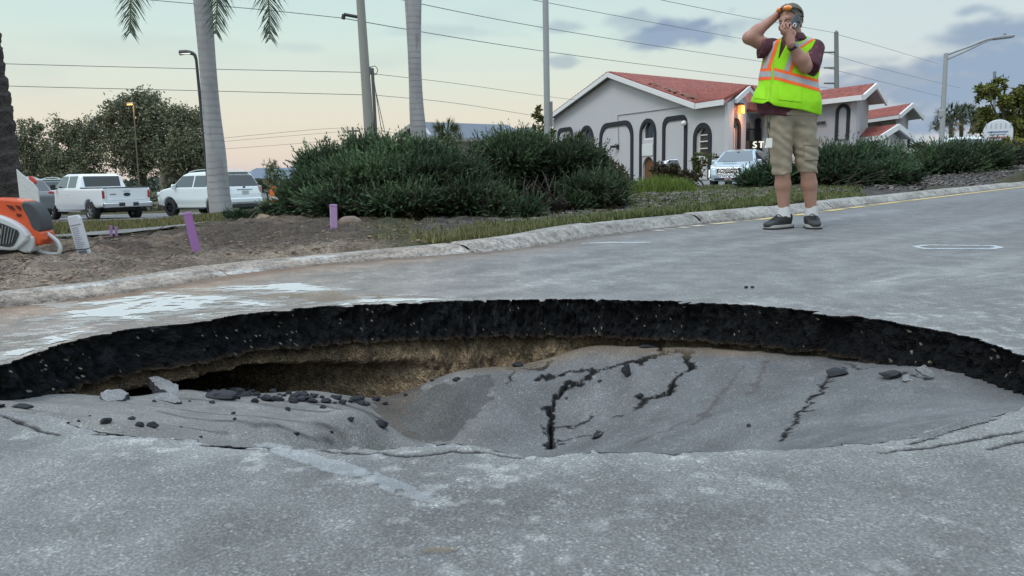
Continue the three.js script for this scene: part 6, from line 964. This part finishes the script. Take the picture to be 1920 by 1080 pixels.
juniper('juniper_bush', 'big dense dark juniper bush behind the short purple stake', 'bush', [760, 412], 8.2, [[700, 330, 110, 58, 8.3, .6], [820, 330, 100, 62, 8.4, .6], [600, 350, 58, 48, 8.4, .45], [640, 375, 85, 36, 8.0, .4], [760, 375, 110, 38, 7.95, .45], [870, 370, 80, 44, 8.1, .45], [640, 310, 60, 38, 8.6, .4], [770, 292, 80, 32, 8.6, .45], [930, 385, 50, 26, 8.0, .3], [560, 372, 26, 28, 8.3, .25], [590, 312, 36, 24, 8.7, .3], [690, 285, 50, 24, 8.8, .3]], 15000, 71);
{ const R = rng(5), tw = []; for (let k = 0; k < 46; k++) { const x = 985 + 75 * R(), y = 378 - 60 * R(); tw.push([[x, 398 - 10 * R(), 8.8], [x + 20 * (R() - .5), (y + 395) / 2, 8.6 + .3 * R()], [x + 55 * (R() - .5), y, 8.6 + .6 * R()]]); }
  juniper('juniper_bush', 'juniper bush with bare grey twigs showing in its hollow front', 'bush', [1020, 402], 9.3, [[960, 296, 84, 56, 9.7, .5], [1060, 306, 84, 52, 9.8, .5], [1110, 352, 70, 40, 9.3, .45], [1130, 372, 50, 24, 9.2, .35], [930, 345, 50, 40, 9.4, .3], [1000, 350, 80, 30, 10, .25], [1080, 382, 40, 16, 9.1, .25], [975, 274, 60, 24, 10, .35]], 11500, 72, { twigs: tw, c1: [.019, .038, .02] }); }
juniper('juniper_bush', 'spreading juniper right of the person with dead branches in front', 'bush', [1610, 352], 14, [[1570, 300, 60, 36, 14.4, .6], [1630, 302, 62, 34, 14.6, .6], [1660, 325, 46, 22, 14.1, .5], [1560, 325, 40, 24, 14, .5], [1610, 325, 60, 20, 14, .4], [1690, 335, 26, 14, 14.3, .3]], 6500, 73, { size: 1.5, c2: [.08, .13, .065], twigs: [[[1560, 345, 13.4], [1610, 325, 13.3], [1640, 300, 13.4]], [[1590, 347, 13.3], [1640, 330, 13.3], [1680, 318, 13.4]], [[1570, 350, 13.3], [1620, 340, 13.2], [1668, 336, 13.3]], [[1600, 350, 13.2], [1625, 330, 13.3], [1655, 322, 13.4]], [[1585, 342, 13.3], [1600, 330, 13.3], [1612, 310, 13.4]]] });
juniper('juniper_bush', 'low juniper in front of the silver car left of the person', 'bush', [1420, 352], 15, [[1430, 334, 26, 16, 15.2, .4], [1408, 342, 18, 9, 15, .3], [1452, 330, 26, 18, 15.1, .4], [1490, 330, 40, 22, 15.3, .4]], 2600, 74, { size: 1.4, c1: [.018, .045, .022], c2: [.07, .135, .06] });
juniper('juniper_bush', 'rightmost long juniper below the street lamp and the arched signboard', 'bush', [1800, 322], 20, [[1760, 295, 54, 24, 20.4, .8], [1820, 293, 60, 26, 20.6, .8], [1730, 308, 30, 18, 20.2, .6], [1850, 305, 44, 20, 20.2, .6], [1790, 312, 70, 16, 20, .5]], 5200, 75, { size: 2 });
juniper('cut_juniper', 'small cut juniper sprig lying beside the ringed palm base', 'bush', [458, 424], 8.2, [[462, 418, 22, 8, 8.2, .14], [444, 420, 14, 6, 8.3, .1]], 300, 76, { size: .4, c2: [.06, .11, .06] });
juniper('cut_juniper', 'low juniper seedlings left of the big bush near the brown stone', 'bush', [545, 408], 8.6, [[535, 398, 24, 12, 8.8, .2], [515, 404, 16, 9, 8.7, .15]], 450, 77, { size: .55 });
juniper('low_conifer', 'low sprawling bush at the front right corner of the twiggy juniper', 'bush', [985, 405], 7.7, [[985, 398, 34, 9, 7.8, .2]], 520, 78, { size: .8 });
juniper('far_mulch_bush', 'dull brown bush below the yellow hedge at the right edge', 'bush', [1895, 318], 21.5, [[1895, 300, 40, 14, 21.5, .5], [1940, 300, 30, 16, 21.5, .5]], 1300, 79, { size: 1.9, c1: [.05, .045, .04], c2: [.1, .09, .075] });

// ---------------------------------------------------------------- ground cover
{
  const R = rng(91), B = new Buf(), blade = (p, h, w, col) => { const a = R() * TAU, l = v3(Math.cos(a) * h * .5, h * (.6 + .5 * R()), Math.sin(a) * h * .5), s = v3(-Math.sin(a) * w, 0, Math.cos(a) * w); B.tri(p.clone().add(s), p.clone().add(l), p.clone().sub(s), col); };
  for (let k = 0; k < 26000; k++) {
    const t = t0 + 2.6 + 21 * Math.pow(R(), 1.5), s = .3 + 5.5 * Math.pow(R(), 2.2), e = edgeAt(t), p = v3(e.x + edgeOut.x * s, 0, e.z + edgeOut.z * s), [px] = px_of(onLand(p)), d = -p.z;
    if (px < 700 || px > 1580 + 40 * R()) continue; const n = fbm(p.x * 1.6, p.z * 1.6, 0, 3); if (px < 1180 && s > .9 + .5 * n && R() < .8) continue; if (n < .38 && R() < .7) continue; if (px < 800 && R() < .5) continue;
    const g = R(), col = mix3(mix3([.18, .155, .065], [.11, .135, .045], sstep(700, 1150, px) * .8 + .3 * R()), [.24, .2, .11], g > .86 ? .8 : 0); const h = .03 + .045 * R(); for (let m = 0; m < 4; m++) blade(p.clone().add(v3((R() - .5) * .1, -.005, (R() - .5) * .1)), h, .004 + .0006 * d, col);
  }
  struct('verge_grass', B.geo(), leafMat, 'stuff', 'short patchy grass growing along the kerb');
  const B2 = new Buf(), bl2 = (p, h, w, col) => { const a = R() * TAU, l = v3(Math.cos(a) * h * .5, h * (.6 + .5 * R()), Math.sin(a) * h * .5), s = v3(-Math.sin(a) * w, 0, Math.cos(a) * w); B2.tri(p.clone().add(s), p.clone().add(l), p.clone().sub(s), col); };
  for (let k = 0; k < 15000; k++) { const px = 60 + 560 * R(), py = 411 + 26 * R() - 8 * sstep(250, 500, px), p = landHit(px, py); if (-p.z < 8.6 || -p.z > 60) continue; const c = mix3([.2, .165, .07], [.12, .125, .045], R()); for (let m = 0; m < 2; m++) bl2(p.clone().add(v3((R() - .5) * .3, -.01, (R() - .5) * .4)), .05 + .05 * R(), .01, c); }
  struct('street_grass', B2.geo(), leafMat, 'stuff', 'dry lawn strip between the dug soil and the side street');
  const B3 = new Buf(), base = landHit(1240, 362), o = thing('grass_clump', 'tall bright green grass clump in front of the brown shrub', 'grass', base); 
  for (let k = 0; k < 1100; k++) { const x = (R() - .5) * .95, p = v3(x, -.02, (R() - .5) * .35), h = (.16 + .2 * R()) * (1 - Math.abs(x) * .6), a = R() * TAU, l = v3(Math.cos(a) * h * .45, h, Math.sin(a) * h * .35), s = v3(.006, 0, .004), c = mix3([.1, .16, .03], [.2, .26, .06], R()); const m = p.clone().addScaledVector(l, .55).add(v3(0, .05 * h, 0)); B3.tri(p.clone().add(s), m.clone().add(s), p.clone().sub(s), c); B3.tri(m.clone().add(s), p.clone().add(l), p.clone().sub(s), c); }
  part('blades', B3.geo(), leafMat, o).userData.kind = 'stuff';
  // far wood on the skyline
  const B4 = new Buf(); for (let k = 0; k < 24000; k++) { const a = -1.1 + 2.1 * R(), d = 150 + 60 * R(), h = (2.2 + 2.5 * fbm(a * 14 + 3, 2, 0, 3)) * Math.pow(R(), .6), p = v3(Math.tan(a * .95) * d, -1.9 + h, -d), c = .8 + .5 * R(); leafAt(B4, p, rv(R), rv(R), 1.1, .8, [.045 * c, .06 * c, .045 * c]); }
  struct('distant_treeline', B4.geo(), leafMat, 'stuff', 'low far treeline along the skyline');
  // clods, chips of mulch
  const clod = (seed) => { const g = new THREE.IcosahedronGeometry(1, 1), p = g.attributes.position, q = v3(0, 0, 0); for (let i = 0; i < p.count; i++) { q.fromBufferAttribute(p, i); q.multiplyScalar(.65 + .7 * noise(q.x * 1.7 + seed, q.y * 1.7 + 3, q.z * 1.7 + seed * .7)); p.setXYZ(i, q.x, q.y, q.z); } g.deleteAttribute('uv'); g.computeVertexNormals(); return g; };
  const cl = [1, 2, 3, 4].map((k) => clod(k * 3.3)), list = [];
  for (let k = 0; k < 1500; k++) { const t = t0 - .6 + 5.6 * R(), s = .3 + 3.2 * Math.pow(R(), 1.4), e = edgeAt(t), x = e.x + edgeOut.x * s, z = e.z + edgeOut.z * s, r = .003 + .009 * Math.pow(R(), 4), c = mix3([.16, .115, .085], [.27, .2, .15], R()); const g = cl[k % 4].clone().rotateY(R() * 6).scale(r * (1 + R()), r * .8, r).translate(x, land(x, z) + .012 + .03 * (fbm(x * 13, z * 13, 0, 3) - .5), z); list.push(tint(g, () => c)); }
  struct('soil_clods', merged(list), M(1, 1, 1, .95, { vertexColors: true }), 'stuff', 'crumbs and clods of dug soil');
  const lt = []; for (let k = 0; k < 1500; k++) { const t = t0 - .4 + 7 * R(), s = .45 + 3.4 * R(), e = edgeAt(t), x = e.x + edgeOut.x * s, z = e.z + edgeOut.z * s, y = land(x, z) + .02 + .05 * (fbm(x * 4.2, z * 4.2, 0, 3) - .5), a = R() * 6, L = .02 + .09 * R() * R(), p = v3(x, y, z), q = v3(x + Math.cos(a) * L, y + .035 * (R() - .3), z + Math.sin(a) * L), c = mix3([.05, .038, .03], [.26, .2, .13], R() * R()); lt.push(tint(bar(p, q, .0028, .0015, 4), () => c)); }
  struct('root_litter', merged(lt), M(1, 1, 1, .95, { vertexColors: true }), 'stuff', 'broken roots and twig litter on the dug soil');
  const ch = []; for (let k = 0; k < 3600; k++) { const right = R() < .6, t = right ? t0 + 13 + 13 * R() : t0 + 4.5 + 8 * R(), s = right ? .35 + 4.5 * R() : 1 + 2 * R(), e = edgeAt(t), x = e.x + edgeOut.x * s, z = e.z + edgeOut.z * s, c = mix3([.07, .06, .055], [.26, .23, .21], R() * R()); ch.push(tint(new THREE.TetrahedronGeometry(.03 + .03 * R()).scale(1.6, .5, .7).rotateY(R() * 6).translate(x, land(x, z) + .015, z), () => c)); }
  struct('mulch_chips', merged(ch), M(1, 1, 1, .95, { vertexColors: true }), 'stuff', 'bark chips under the bushes');
}
// ---------------------------------------------------------------- things on the dug verge
function plate(outline, depth, bev = .006) { return new THREE.ExtrudeGeometry(new THREE.Shape(outline.map(([x, y]) => new THREE.Vector2(x, y))), { depth, bevelEnabled: bev > 0, bevelSize: bev, bevelThickness: bev, bevelSegments: 2, curveSegments: 8 }); }
function smoothOutline(pts, n = 48) { const c = new THREE.CatmullRomCurve3(pts.map(([x, y]) => v3(x, y, 0)), true, 'centripetal'); return c.getSpacedPoints(n).slice(0, n).map((p) => [p.x, p.y]); }
{ // cut-off saw, lying with its starter cover towards the road
  const d = 4.55, base = V(20, 478, d), k = d / 1400; base.y = land(base.x, base.z) + .02; const o = thing('power_saw', 'orange and white motor saw lying on the dug soil cut by the frame edge', 'power saw', base, .12);
  const v0 = V(20, 478, d).y - base.y, X = (px) => (px - 20) * k, Y = (py) => (478 - py) * k * 1.02 + v0, S = (l) => l.map(([x, y]) => [X(x), Y(y)]), orange = MP(.62, .085, .02, .38, { clearcoat: .3 }), whiteP = M(.56, .57, .58, .45), grey = M(.05, .055, .062, .6);
  part('shroud', plate(smoothOutline(S([[-90, 392], [-40, 381], [0, 377], [40, 380], [58, 384], [66, 400], [74, 428], [84, 446], [76, 458], [66, 456], [58, 440], [30, 424], [0, 415], [-90, 418]])), .13, .014).translate(0, 0, -.1), orange, o);
  part('rear_panel', plate(smoothOutline(S([[57, 385], [70, 387], [79, 400], [84, 420], [82, 434], [72, 430], [66, 412]]), 30), .125, .01).translate(0, 0, -.09), grey, o);
  const cov = part('starter_cover', plate(smoothOutline(S([[-90, 408], [-30, 402], [5, 404], [32, 413], [52, 426], [64, 442], [62, 448], [50, 458], [42, 464], [20, 463], [-90, 455]])), .05, .012).translate(0, 0, .03), whiteP, o);
  const gq = [[-70, 418], [-10, 412], [20, 417], [44, 428], [53, 434], [48, 448], [38, 460], [10, 456], [-70, 447]]; part('grille_recess', plate(smoothOutline(S(gq)), .012, .002).translate(0, 0, .083), M(.035, .037, .04, .7), cov);
  for (let i = 0; i < 22; i++) { const x = -62 + i * 5, top = x < 10 ? 416 : 417 + (x - 15) * .42, low = x < 10 ? 451 + (x + 62) * .07 : 457 + (x > 40 ? -(x - 40) * .8 : 0); part('vent_slat', bar(v3(X(x + 5), Y(top + 2), .1), v3(X(x - 3), Y(low - 2), .1), .0022, .0022, 6), M(.3, .31, .3, .5), cov); }
  part('ring', new THREE.TorusGeometry(16 * k, .0045, 8, 36).translate(X(7), Y(432), .102), M(.42, .43, .42, .5), cov); part('rib', bar(v3(X(19), Y(414), .103), v3(X(14), Y(452), .103), .004), M(.42, .43, .42, .5), cov);
  part('side_block', plate(smoothOutline(S([[44, 464], [54, 456], [68, 445], [70, 452], [64, 470], [56, 471]]), 24), .07, .008).translate(0, 0, -.01), whiteP, o);
  part('rear_handle', tube(S([[66, 448], [80, 440], [92, 448], [101, 458], [104, 470], [100, 479], [84, 479], [68, 474], [63, 470]]).map(([x, y]) => v3(x, y, -.03)), .0125, 60, 12), whiteP, o);
  part('base', plate(smoothOutline(S([[-90, 452], [20, 464], [60, 472], [58, 480], [-90, 478]]), 30), .12, .006).translate(0, 0, -.08), M(.02, .02, .022, .7), o);
  for (const q of [[[30, 386], [40, 388], [44, 396], [36, 393]], [[46, 387], [53, 389], [54, 396], [49, 393]], [[47, 402], [54, 404], [50, 408], [46, 406]]]) part('vent', plate(S(q), .004, .001).translate(0, 0, .046), M(.1, .012, .008, .7), o);
  part('lettering', new TextGeometry('STIHL', { font: FONT, size: 8 * k, depth: .002, curveSegments: 4 }).applyMatrix4(new THREE.Matrix4().makeShear(0, 0, .25, 0, 0, 0)).rotateZ(-.05).translate(X(-22), Y(403), .045), M(.02, .02, .02, .5), o);
  part('front_handle', tube([v3(X(-30), Y(384), -.12), v3(X(-34), Y(372), -.02), v3(X(-30), Y(384), .05)], .011, 20, 10), grey, o);
  part('cutting_guard', new THREE.CylinderGeometry(.17, .17, .03, 36, 1, false, 0, Math.PI).rotateX(Math.PI / 2).translate(X(-150), Y(440), -.06), grey, o); part('cutting_disc', new THREE.CylinderGeometry(.155, .155, .004, 40).rotateX(Math.PI / 2).translate(X(-150), Y(442), -.06), M(.12, .12, .12, .6), o); part('guide_arm', box(.26, .07, .04, X(-110), Y(432), -.06, .012), grey, o);
}
{ const d = 5.3, base = V(52, 402, d); base.y = land(base.x, base.z); const k = d / 1400, v0 = V(52, 402, d).y - base.y, S = (l) => l.map(([x, y]) => [(x - 52) * k, (402 - y) * k + v0]), o = thing('leaning_board', 'white board with red corner leaning behind the orange motor saw', 'board', base);
  const t = (g) => g.rotateX(-.12); part('sheet', t(plate(S([[31, 318], [40, 327], [60, 344], [69, 356], [73, 410], [38, 412]]), .008, .002)), M(.5, .51, .5, .6, { bumpMap: grit.bump, bumpScale: .002 }), o); part('red_corner', t(plate(smoothOutline(S([[49, 332], [54, 332], [60, 338], [60, 343], [55, 342]]), 20), .01, .004).translate(0, 0, -.03)), M(.5, .05, .03, .6), o); part('fold', t(bar(v3(...S([[46, 345]])[0], .012), v3(...S([[68, 396]])[0], .012), .004)), M(.55, .55, .54, .6), o); }
{ // printed white marker
  const d = 4.85, a = V(160, 481, d), b = V(149, 404, d), o = thing('marker_post', 'white plastic marker with rows of small print stuck in the soil', 'marker', a), k = d / 1400, H = a.distanceTo(b); o.rotation.z = .16; o.rotation.y = .15;
  part('post', plate([[-.033, -.05], [.033, -.05], [.033, H - .02], [.024, H], [-.028, H], [-.033, H - .015]], .03, .004).translate(0, 0, -.015), M(.6, .62, .66, .5), o); part('cap_line', box(.068, .003, .004, 0, H - .055, .02), M(.3, .32, .36, .6), o);
  const R = rng(14); for (let i = 0; i < 13; i++) { const w = .03 + .02 * R(); part('printed_line', box(w, .0035, .001, -.026 + w / 2, H - .075 - i * .0125, .0197), M(.26, .3, .38, .6), o); } part('printed_mark', box(.05, .02, .001, 0, .03, .0197), M(.16, .17, .2, .6), o); }
const purple = (r, g, b) => M(r, g, b, .75, { bumpMap: grit.bump, bumpScale: .002 });
function stake(label, low, up, d, w, mat, twin) { const a = V(...low, d); a.y = Math.min(a.y, land(a.x, a.z) + .02); const b = V(...up, d).sub(a), o = thing('survey_stake', label, 'stake', a); const L = b.length(), q = new THREE.Quaternion().setFromUnitVectors(v3(0, 1, 0), b.clone().normalize()), s = w * d / 1400; const mk = (x, l, ww) => new RoundedBoxGeometry(ww, l + .12, ww * .55, 2, ww * .1).translate(x, l / 2 - .06, 0).rotateY(.4).applyQuaternion(q); if (twin) { part('lath', mk(-s * .45, L, s * .5), mat, o); part('lath', mk(s * .4, L * .92, s * .5), mat, o); } else { part('lath', mk(0, L, s), mat, o); part('painted_top', new RoundedBoxGeometry(s * 1.03, .02, s * .6, 2, s * .08).translate(0, L - .006, 0).rotateY(.4).applyQuaternion(q), purple(.46, .24, .52), o); } }
stake('long leaning purple stake in the soil in front of the ringed palm', [369, 472], [351, 399], 5.3, 15, purple(.37, .17, .42)); stake('short upright pinkish purple stake in front of the big juniper', [626, 430], [625, 384], 6.5, 13, purple(.5, .31, .53)); stake('split thin purple stake beside the white printed marker', [214, 448], [213, 423], 7.1, 10, purple(.4, .22, .46), true);
function rock(name, label, cat, px, py, d, rx, ry, col, seed, group, ang) { const RA = rng(Math.round(seed * 97) + 5), planes = Array.from({ length: 15 }, () => { const q = rv(RA); return [q.x, q.y, q.z, .6 + .4 * RA()]; }); const c = V(px, py, d), k = d / 1400, g = new THREE.IcosahedronGeometry(1, 4), p = g.attributes.position, q = v3(0, 0, 0); const h = mergeVertices((g.deleteAttribute('uv'), g.deleteAttribute('normal'), g)), pp = h.attributes.position; for (let i = 0; i < pp.count; i++) { q.fromBufferAttribute(pp, i); let e = .75 + .5 * fbm(q.x * 1.1 + seed, q.y * 1.1, q.z * 1.1 + seed, 3) + .09 * (noise(q.x * 6, q.y * 6, q.z * 6 + seed) - .5); if (ang) { let m = 9; for (const pl of planes) { const dt = q.x * pl[0] + q.y * pl[1] + q.z * pl[2]; if (dt > .05) m = Math.min(m, pl[3] / dt); } e = Math.min(m, 1.25) * (.94 + .12 * noise(q.x * 5, q.y * 5, q.z * 5 + seed)); }
    pp.setXYZ(i, q.x * e * rx * k, q.y * e * ry * k, q.z * e * rx * k * .7); } h.computeVertexNormals(); const m = solo(name, tint(h, (x, y, z) => { const n = .6 + .8 * fbm(x * 20 + seed, y * 20, z * 20 + 1, 3); return col.map((v) => v * n); }), M(1, 1, 1, .95, { vertexColors: true, bumpMap: grit.bump, bumpScale: .01 }), label, cat, group); m.position.copy(c); return m; }
rock('stone', 'tan brown stone beside the leaning stick left of the juniper', 'stone', 493, 414, 8.2, 21, 12, [.3, .22, .15], 3.1); rock('root_ball', 'grey brown lump of roots beside the short purple stake', 'root ball', 656, 418, 6.9, 24, 13, [.17, .13, .1], 8.4);
const stick = (label, pts, r, col = [.16, .12, .09]) => solo('dead_stick', barkCol(limb(pts.map((q) => V(...q)), r, r * .4, 12, 6), col), barkM, label, 'stick');
stick('pale stick leaning against the tan stone', [[455, 423, 7.9], [467, 410, 8], [481, 396, 8.1]], .012, [.28, .22, .16]); stick('thin root lying across the foot of the white printed marker', [[100, 480, 4.75], [130, 470, 4.75], [166, 466, 4.75], [185, 452, 4.9]], .006); stick('long thin root lying on the soil behind the split purple stake', [[150, 452, 6], [190, 447, 6.2], [240, 441, 6.3], [300, 430, 6.4], [330, 424, 6.5]], .008); stick('bare twig poking out of the soil heap left of the long purple stake', [[270, 444, 6.4], [290, 434, 6.4], [308, 424, 6.4]], .007); stick('pale stick jutting from the left end of the big juniper', [[535, 300, 9], [555, 306, 8.9], [575, 315, 8.8]], .008, [.3, .24, .2]); stick('long root lying on the sand in front of the dark soil', [[400, 460, 5.6], [450, 456, 5.7], [520, 455, 5.8]], .006); stick('bent root on the dark soil behind the long purple stake', [[380, 432, 7], [420, 424, 7.1], [470, 430, 7.1]], .007);
{ const d = 34, c = V(515, 374, d), k = d / 1400; c.y = land(c.x, c.z); const o = thing('traffic_barrel', 'orange traffic barrel with white bands beside the far house', 'barrel', c), H = .95, R = .26; const sec = (a, b, r0, r1, m, n) => part(n, new THREE.CylinderGeometry(r1, r0, (b - a) * H, 18).translate(0, (a + b) / 2 * H, 0), m, o), or = M(.65, .14, .03, .6), wh = M(.65, .63, .6, .6); sec(0, .06, .34, .34, M(.03, .03, .03, .9), 'base'); sec(.06, .3, R, R * .95, or, 'body'); sec(.3, .45, R * .93, R * .92, wh, 'band'); sec(.45, .6, R * .9, R * .88, or, 'body'); sec(.6, .75, R * .86, R * .84, wh, 'band'); sec(.75, 1.1, R * .82, R * .74, or, 'body'); part('handle', new THREE.TorusGeometry(.09, .02, 6, 16).translate(0, 1.1 * H, 0), or, o); }
// ---------------------------------------------------------------- broken pieces in the hole
const topM = matRoad, lumpM = M(1, 1, 1, .9, { flatShading: true, vertexColors: true, bumpMap: grit.bump, bumpScale: .01 });
function brokenPlate(label, outline, dNear, dFar, thick, seed, lift = .01, group) {
  const ys = outline.map((p) => p[1]), y0 = Math.min(...ys), y1 = Math.max(...ys), R = rng(seed), pts = []; for (let i = 0; i < outline.length; i++) { const a = outline[i], b = outline[(i + 1) % outline.length]; for (let k = 0; k < 5; k++) { const t = k / 5, j = k ? 2.6 : 1; pts.push([lerp(a[0], b[0], t) + (R() - .5) * j * 1.4, lerp(a[1], b[1], t) + (R() - .5) * j]); } }
  const hit0 = floorHit(outline.reduce((a, p) => a + p[0], 0) / outline.length, y1), dd = dFar - dNear; dNear = -hit0.z - .01; dFar = dNear + dd;
  const W3 = pts.map(([x, y]) => V(x, y, lerp(dFar, dNear, (y - y0) / (y1 - y0)))), c = W3.reduce((a, p) => a.add(p), v3(0, 0, 0)).multiplyScalar(1 / W3.length), n = W3.length, gnd = floorH(c.x, c.z); const o = thing('asphalt_slab', label, 'asphalt slab', c, 0, group);
  const T = W3.map((p) => p.clone().sub(c)), inner = T.map((p) => p.clone().multiplyScalar(.55).add(v3(0, .002 * R(), 0))), P = [], U = [], C = [], Q = [], QC = []; const put = (...v) => v.forEach((p) => { P.push(p.x, p.y, p.z); U.push(p.x + c.x + seed * .3, p.z + c.z); const f = 1.4 + .3 * noise(p.x * 30 + seed, p.z * 30); C.push(f, f, f); });
  const down = T.map((p) => p.clone().multiplyScalar(.9 + .16 * R()).add(v3((R() - .5) * .012, -thick * (.75 + .5 * R()), (R() - .5) * .012))), mid = T.map((p, i) => p.clone().lerp(down[i], .5).multiplyScalar(1.02 + .08 * (R() - .5)));
  const q4 = (a, b, d, e) => { for (const t of [[a, d, b], [a, e, d]]) for (const p of t) { Q.push(p.x, p.y, p.z); const k = .02 + .04 * R(); QC.push(k, k, k * 1.1); } };
  for (let i = 0; i < n; i++) { const j = (i + 1) % n; put(T[i], T[j], inner[j]); put(T[i], inner[j], inner[i]); put(inner[i], inner[j], v3(0, 0, 0)); q4(T[j], T[i], mid[i], mid[j]); q4(mid[j], mid[i], down[i], down[j]); q4(down[j], down[i], v3(0, -thick, 0), v3(0, -thick, 0)); }
  const mk = (p, col, uv) => { const g = new THREE.BufferGeometry(); g.setAttribute('position', new THREE.Float32BufferAttribute(p, 3)); g.setAttribute('color', new THREE.Float32BufferAttribute(col, 3)); if (uv) g.setAttribute('uv', new THREE.Float32BufferAttribute(uv, 2)); g.computeVertexNormals(); return g; };
  part('worn_top', mk(P, C, U), topM, o); part('broken_side', mk(Q, QC), lumpM, o);
}
brokenPlate('widest flat pale slab lying against the left end of the black wall', [[101, 727], [122, 717], [150, 712], [172, 712], [187, 719], [178, 727], [150, 733], [112, 735]], 2.06, 2.2, .022, 1); brokenPlate('small pale flake at the right tip of the widest slab', [[184, 722], [198, 724], [204, 730], [192, 732], [183, 729]], 2.08, 2.14, .018, 2); brokenPlate('dark crumbling slab in front of the tilted slabs', [[188, 738], [200, 731], [222, 729], [242, 737], [228, 750], [200, 752], [190, 747]], 2.0, 2.12, .035, 3); brokenPlate('narrow slab tipped up over the dark gap', [[242, 709], [252, 709], [268, 716], [281, 728], [266, 731], [254, 724]], 2.22, 2.32, .03, 4); brokenPlate('upper pale slab with thick black edge above its broken half', [[278, 708], [292, 705], [312, 712], [334, 722], [337, 736], [320, 737], [302, 730], [290, 720]], 2.2, 2.38, .03, 5); brokenPlate('lower pale slab with thick black edge below its broken half', [[289, 744], [300, 738], [320, 735], [334, 742], [340, 752], [328, 756], [308, 751], [294, 749]], 2.1, 2.22, .03, 6);
brokenPlate('grey wedge lifted beside the black wall on the right', [[1716, 690], [1735, 683], [1756, 700], [1748, 708], [1730, 702]], 2.02, 2.16, .016, 9); brokenPlate('small grey flake lying at the foot of the lifted wedge', [[1690, 706], [1702, 700], [1716, 708], [1712, 714], [1694, 714]], 2.0, 2.08, .012, 10);
function lump(label, px, py, rx, ry, seed, group, pale) { const p = floorHit(px, py + ry * .6), d = -p.z; const g = rock('asphalt_lump', label, 'asphalt lump', px, py, d, rx, ry, pale ? [.12, .12, .13] : [.022, .023, .028], seed, group, true); g.material = lumpM; g.position.y = Math.max(g.position.y, floorH(p.x, p.z) + ry * d / 1400 * .6); return g; }
[['largest of the three black lumps on the left slope', 197, 790, 12, 8], ['twin black lump nearest the hole rim on the left slope', 285, 797, 11, 8], ['smaller twin black lump on the left slope', 262, 797, 7, 6], ['flat black crumb above the twin lumps', 247, 784, 8, 4], ['black lump at the end of the left streaks by the pit', 715, 793, 14, 8], ['drop shaped black lump below the long crack', 1176, 697, 10, 15], ['black lump at the head of the right crack', 1567, 698, 20, 10], ['rounded black lump beside the grey wedge at right', 1670, 704, 20, 9], ['black strip lump at the top of the sand wall', 1215, 648, 20, 4], ['black lump at the left end of the long crack', 970, 683, 13, 6], ['grey crumb below the sand wall shelf', 855, 711, 8, 4], ['lone black pebble low on the right slab', 1404, 798, 5, 4.5], ['crumbled heap at the far left end of the black wall', 42, 762, 18, 6], ['long black lump left of the hollow rubble', 420, 742, 34, 10], ['black lump below the short middle crack', 1118, 818, 8, 6]].forEach(([l, x, y, a, b], i) => lump(l, x, y, a, b, i * 1.7 + 2));
{ const R = rng(55); for (let k = 0; k < 64; k++) { const t = R(), x = 385 + 305 * t, y = 738 + 18 * t * t + 15 * (R() - .5), s = 3.5 + 12 * R() * R() * (1 - .4 * t); lump('black broken asphalt lump in the heap under the sand hollow', x, y, s * 1.25, s * .72, 60 + k, 'asphalt lumps heaped under the sand hollow'); }
  const crumbs = [[148, 790, 4], [658, 787, 7], [605, 763, 7], [540, 767, 6], [622, 810, 4], [555, 813, 6], [437, 775, 5], [440, 785, 4], [376, 819, 4], [810, 713, 5], [795, 714, 4], [480, 752, 8], [250, 730, 7], [290, 752, 4], [398, 754, 6], [705, 748, 9], [722, 756, 7], [1125, 714, 4], [355, 752, 3], [340, 800, 3], [168, 780, 2.5], [1200, 742, 9], [690, 757, 6], [760, 740, 5]]; crumbs.forEach(([x, y, s], i) => lump('small black asphalt crumb scattered on the sunken slope', x, y, s, s * .65, 90 + i, 'asphalt crumbs scattered in the hole'));
  for (const [x, l] of [[1399, 'left of two tiny black pebbles on the road behind the hole'], [1411, 'right of two tiny black pebbles on the road behind the hole']]) { const p = G(x, 541); const m = rock('pebble', l, 'pebble', x, 541, -p.z, 4, 2.5, [.03, .03, .035], x); m.position.y = .006; } }
renderer.render(scene, camera);
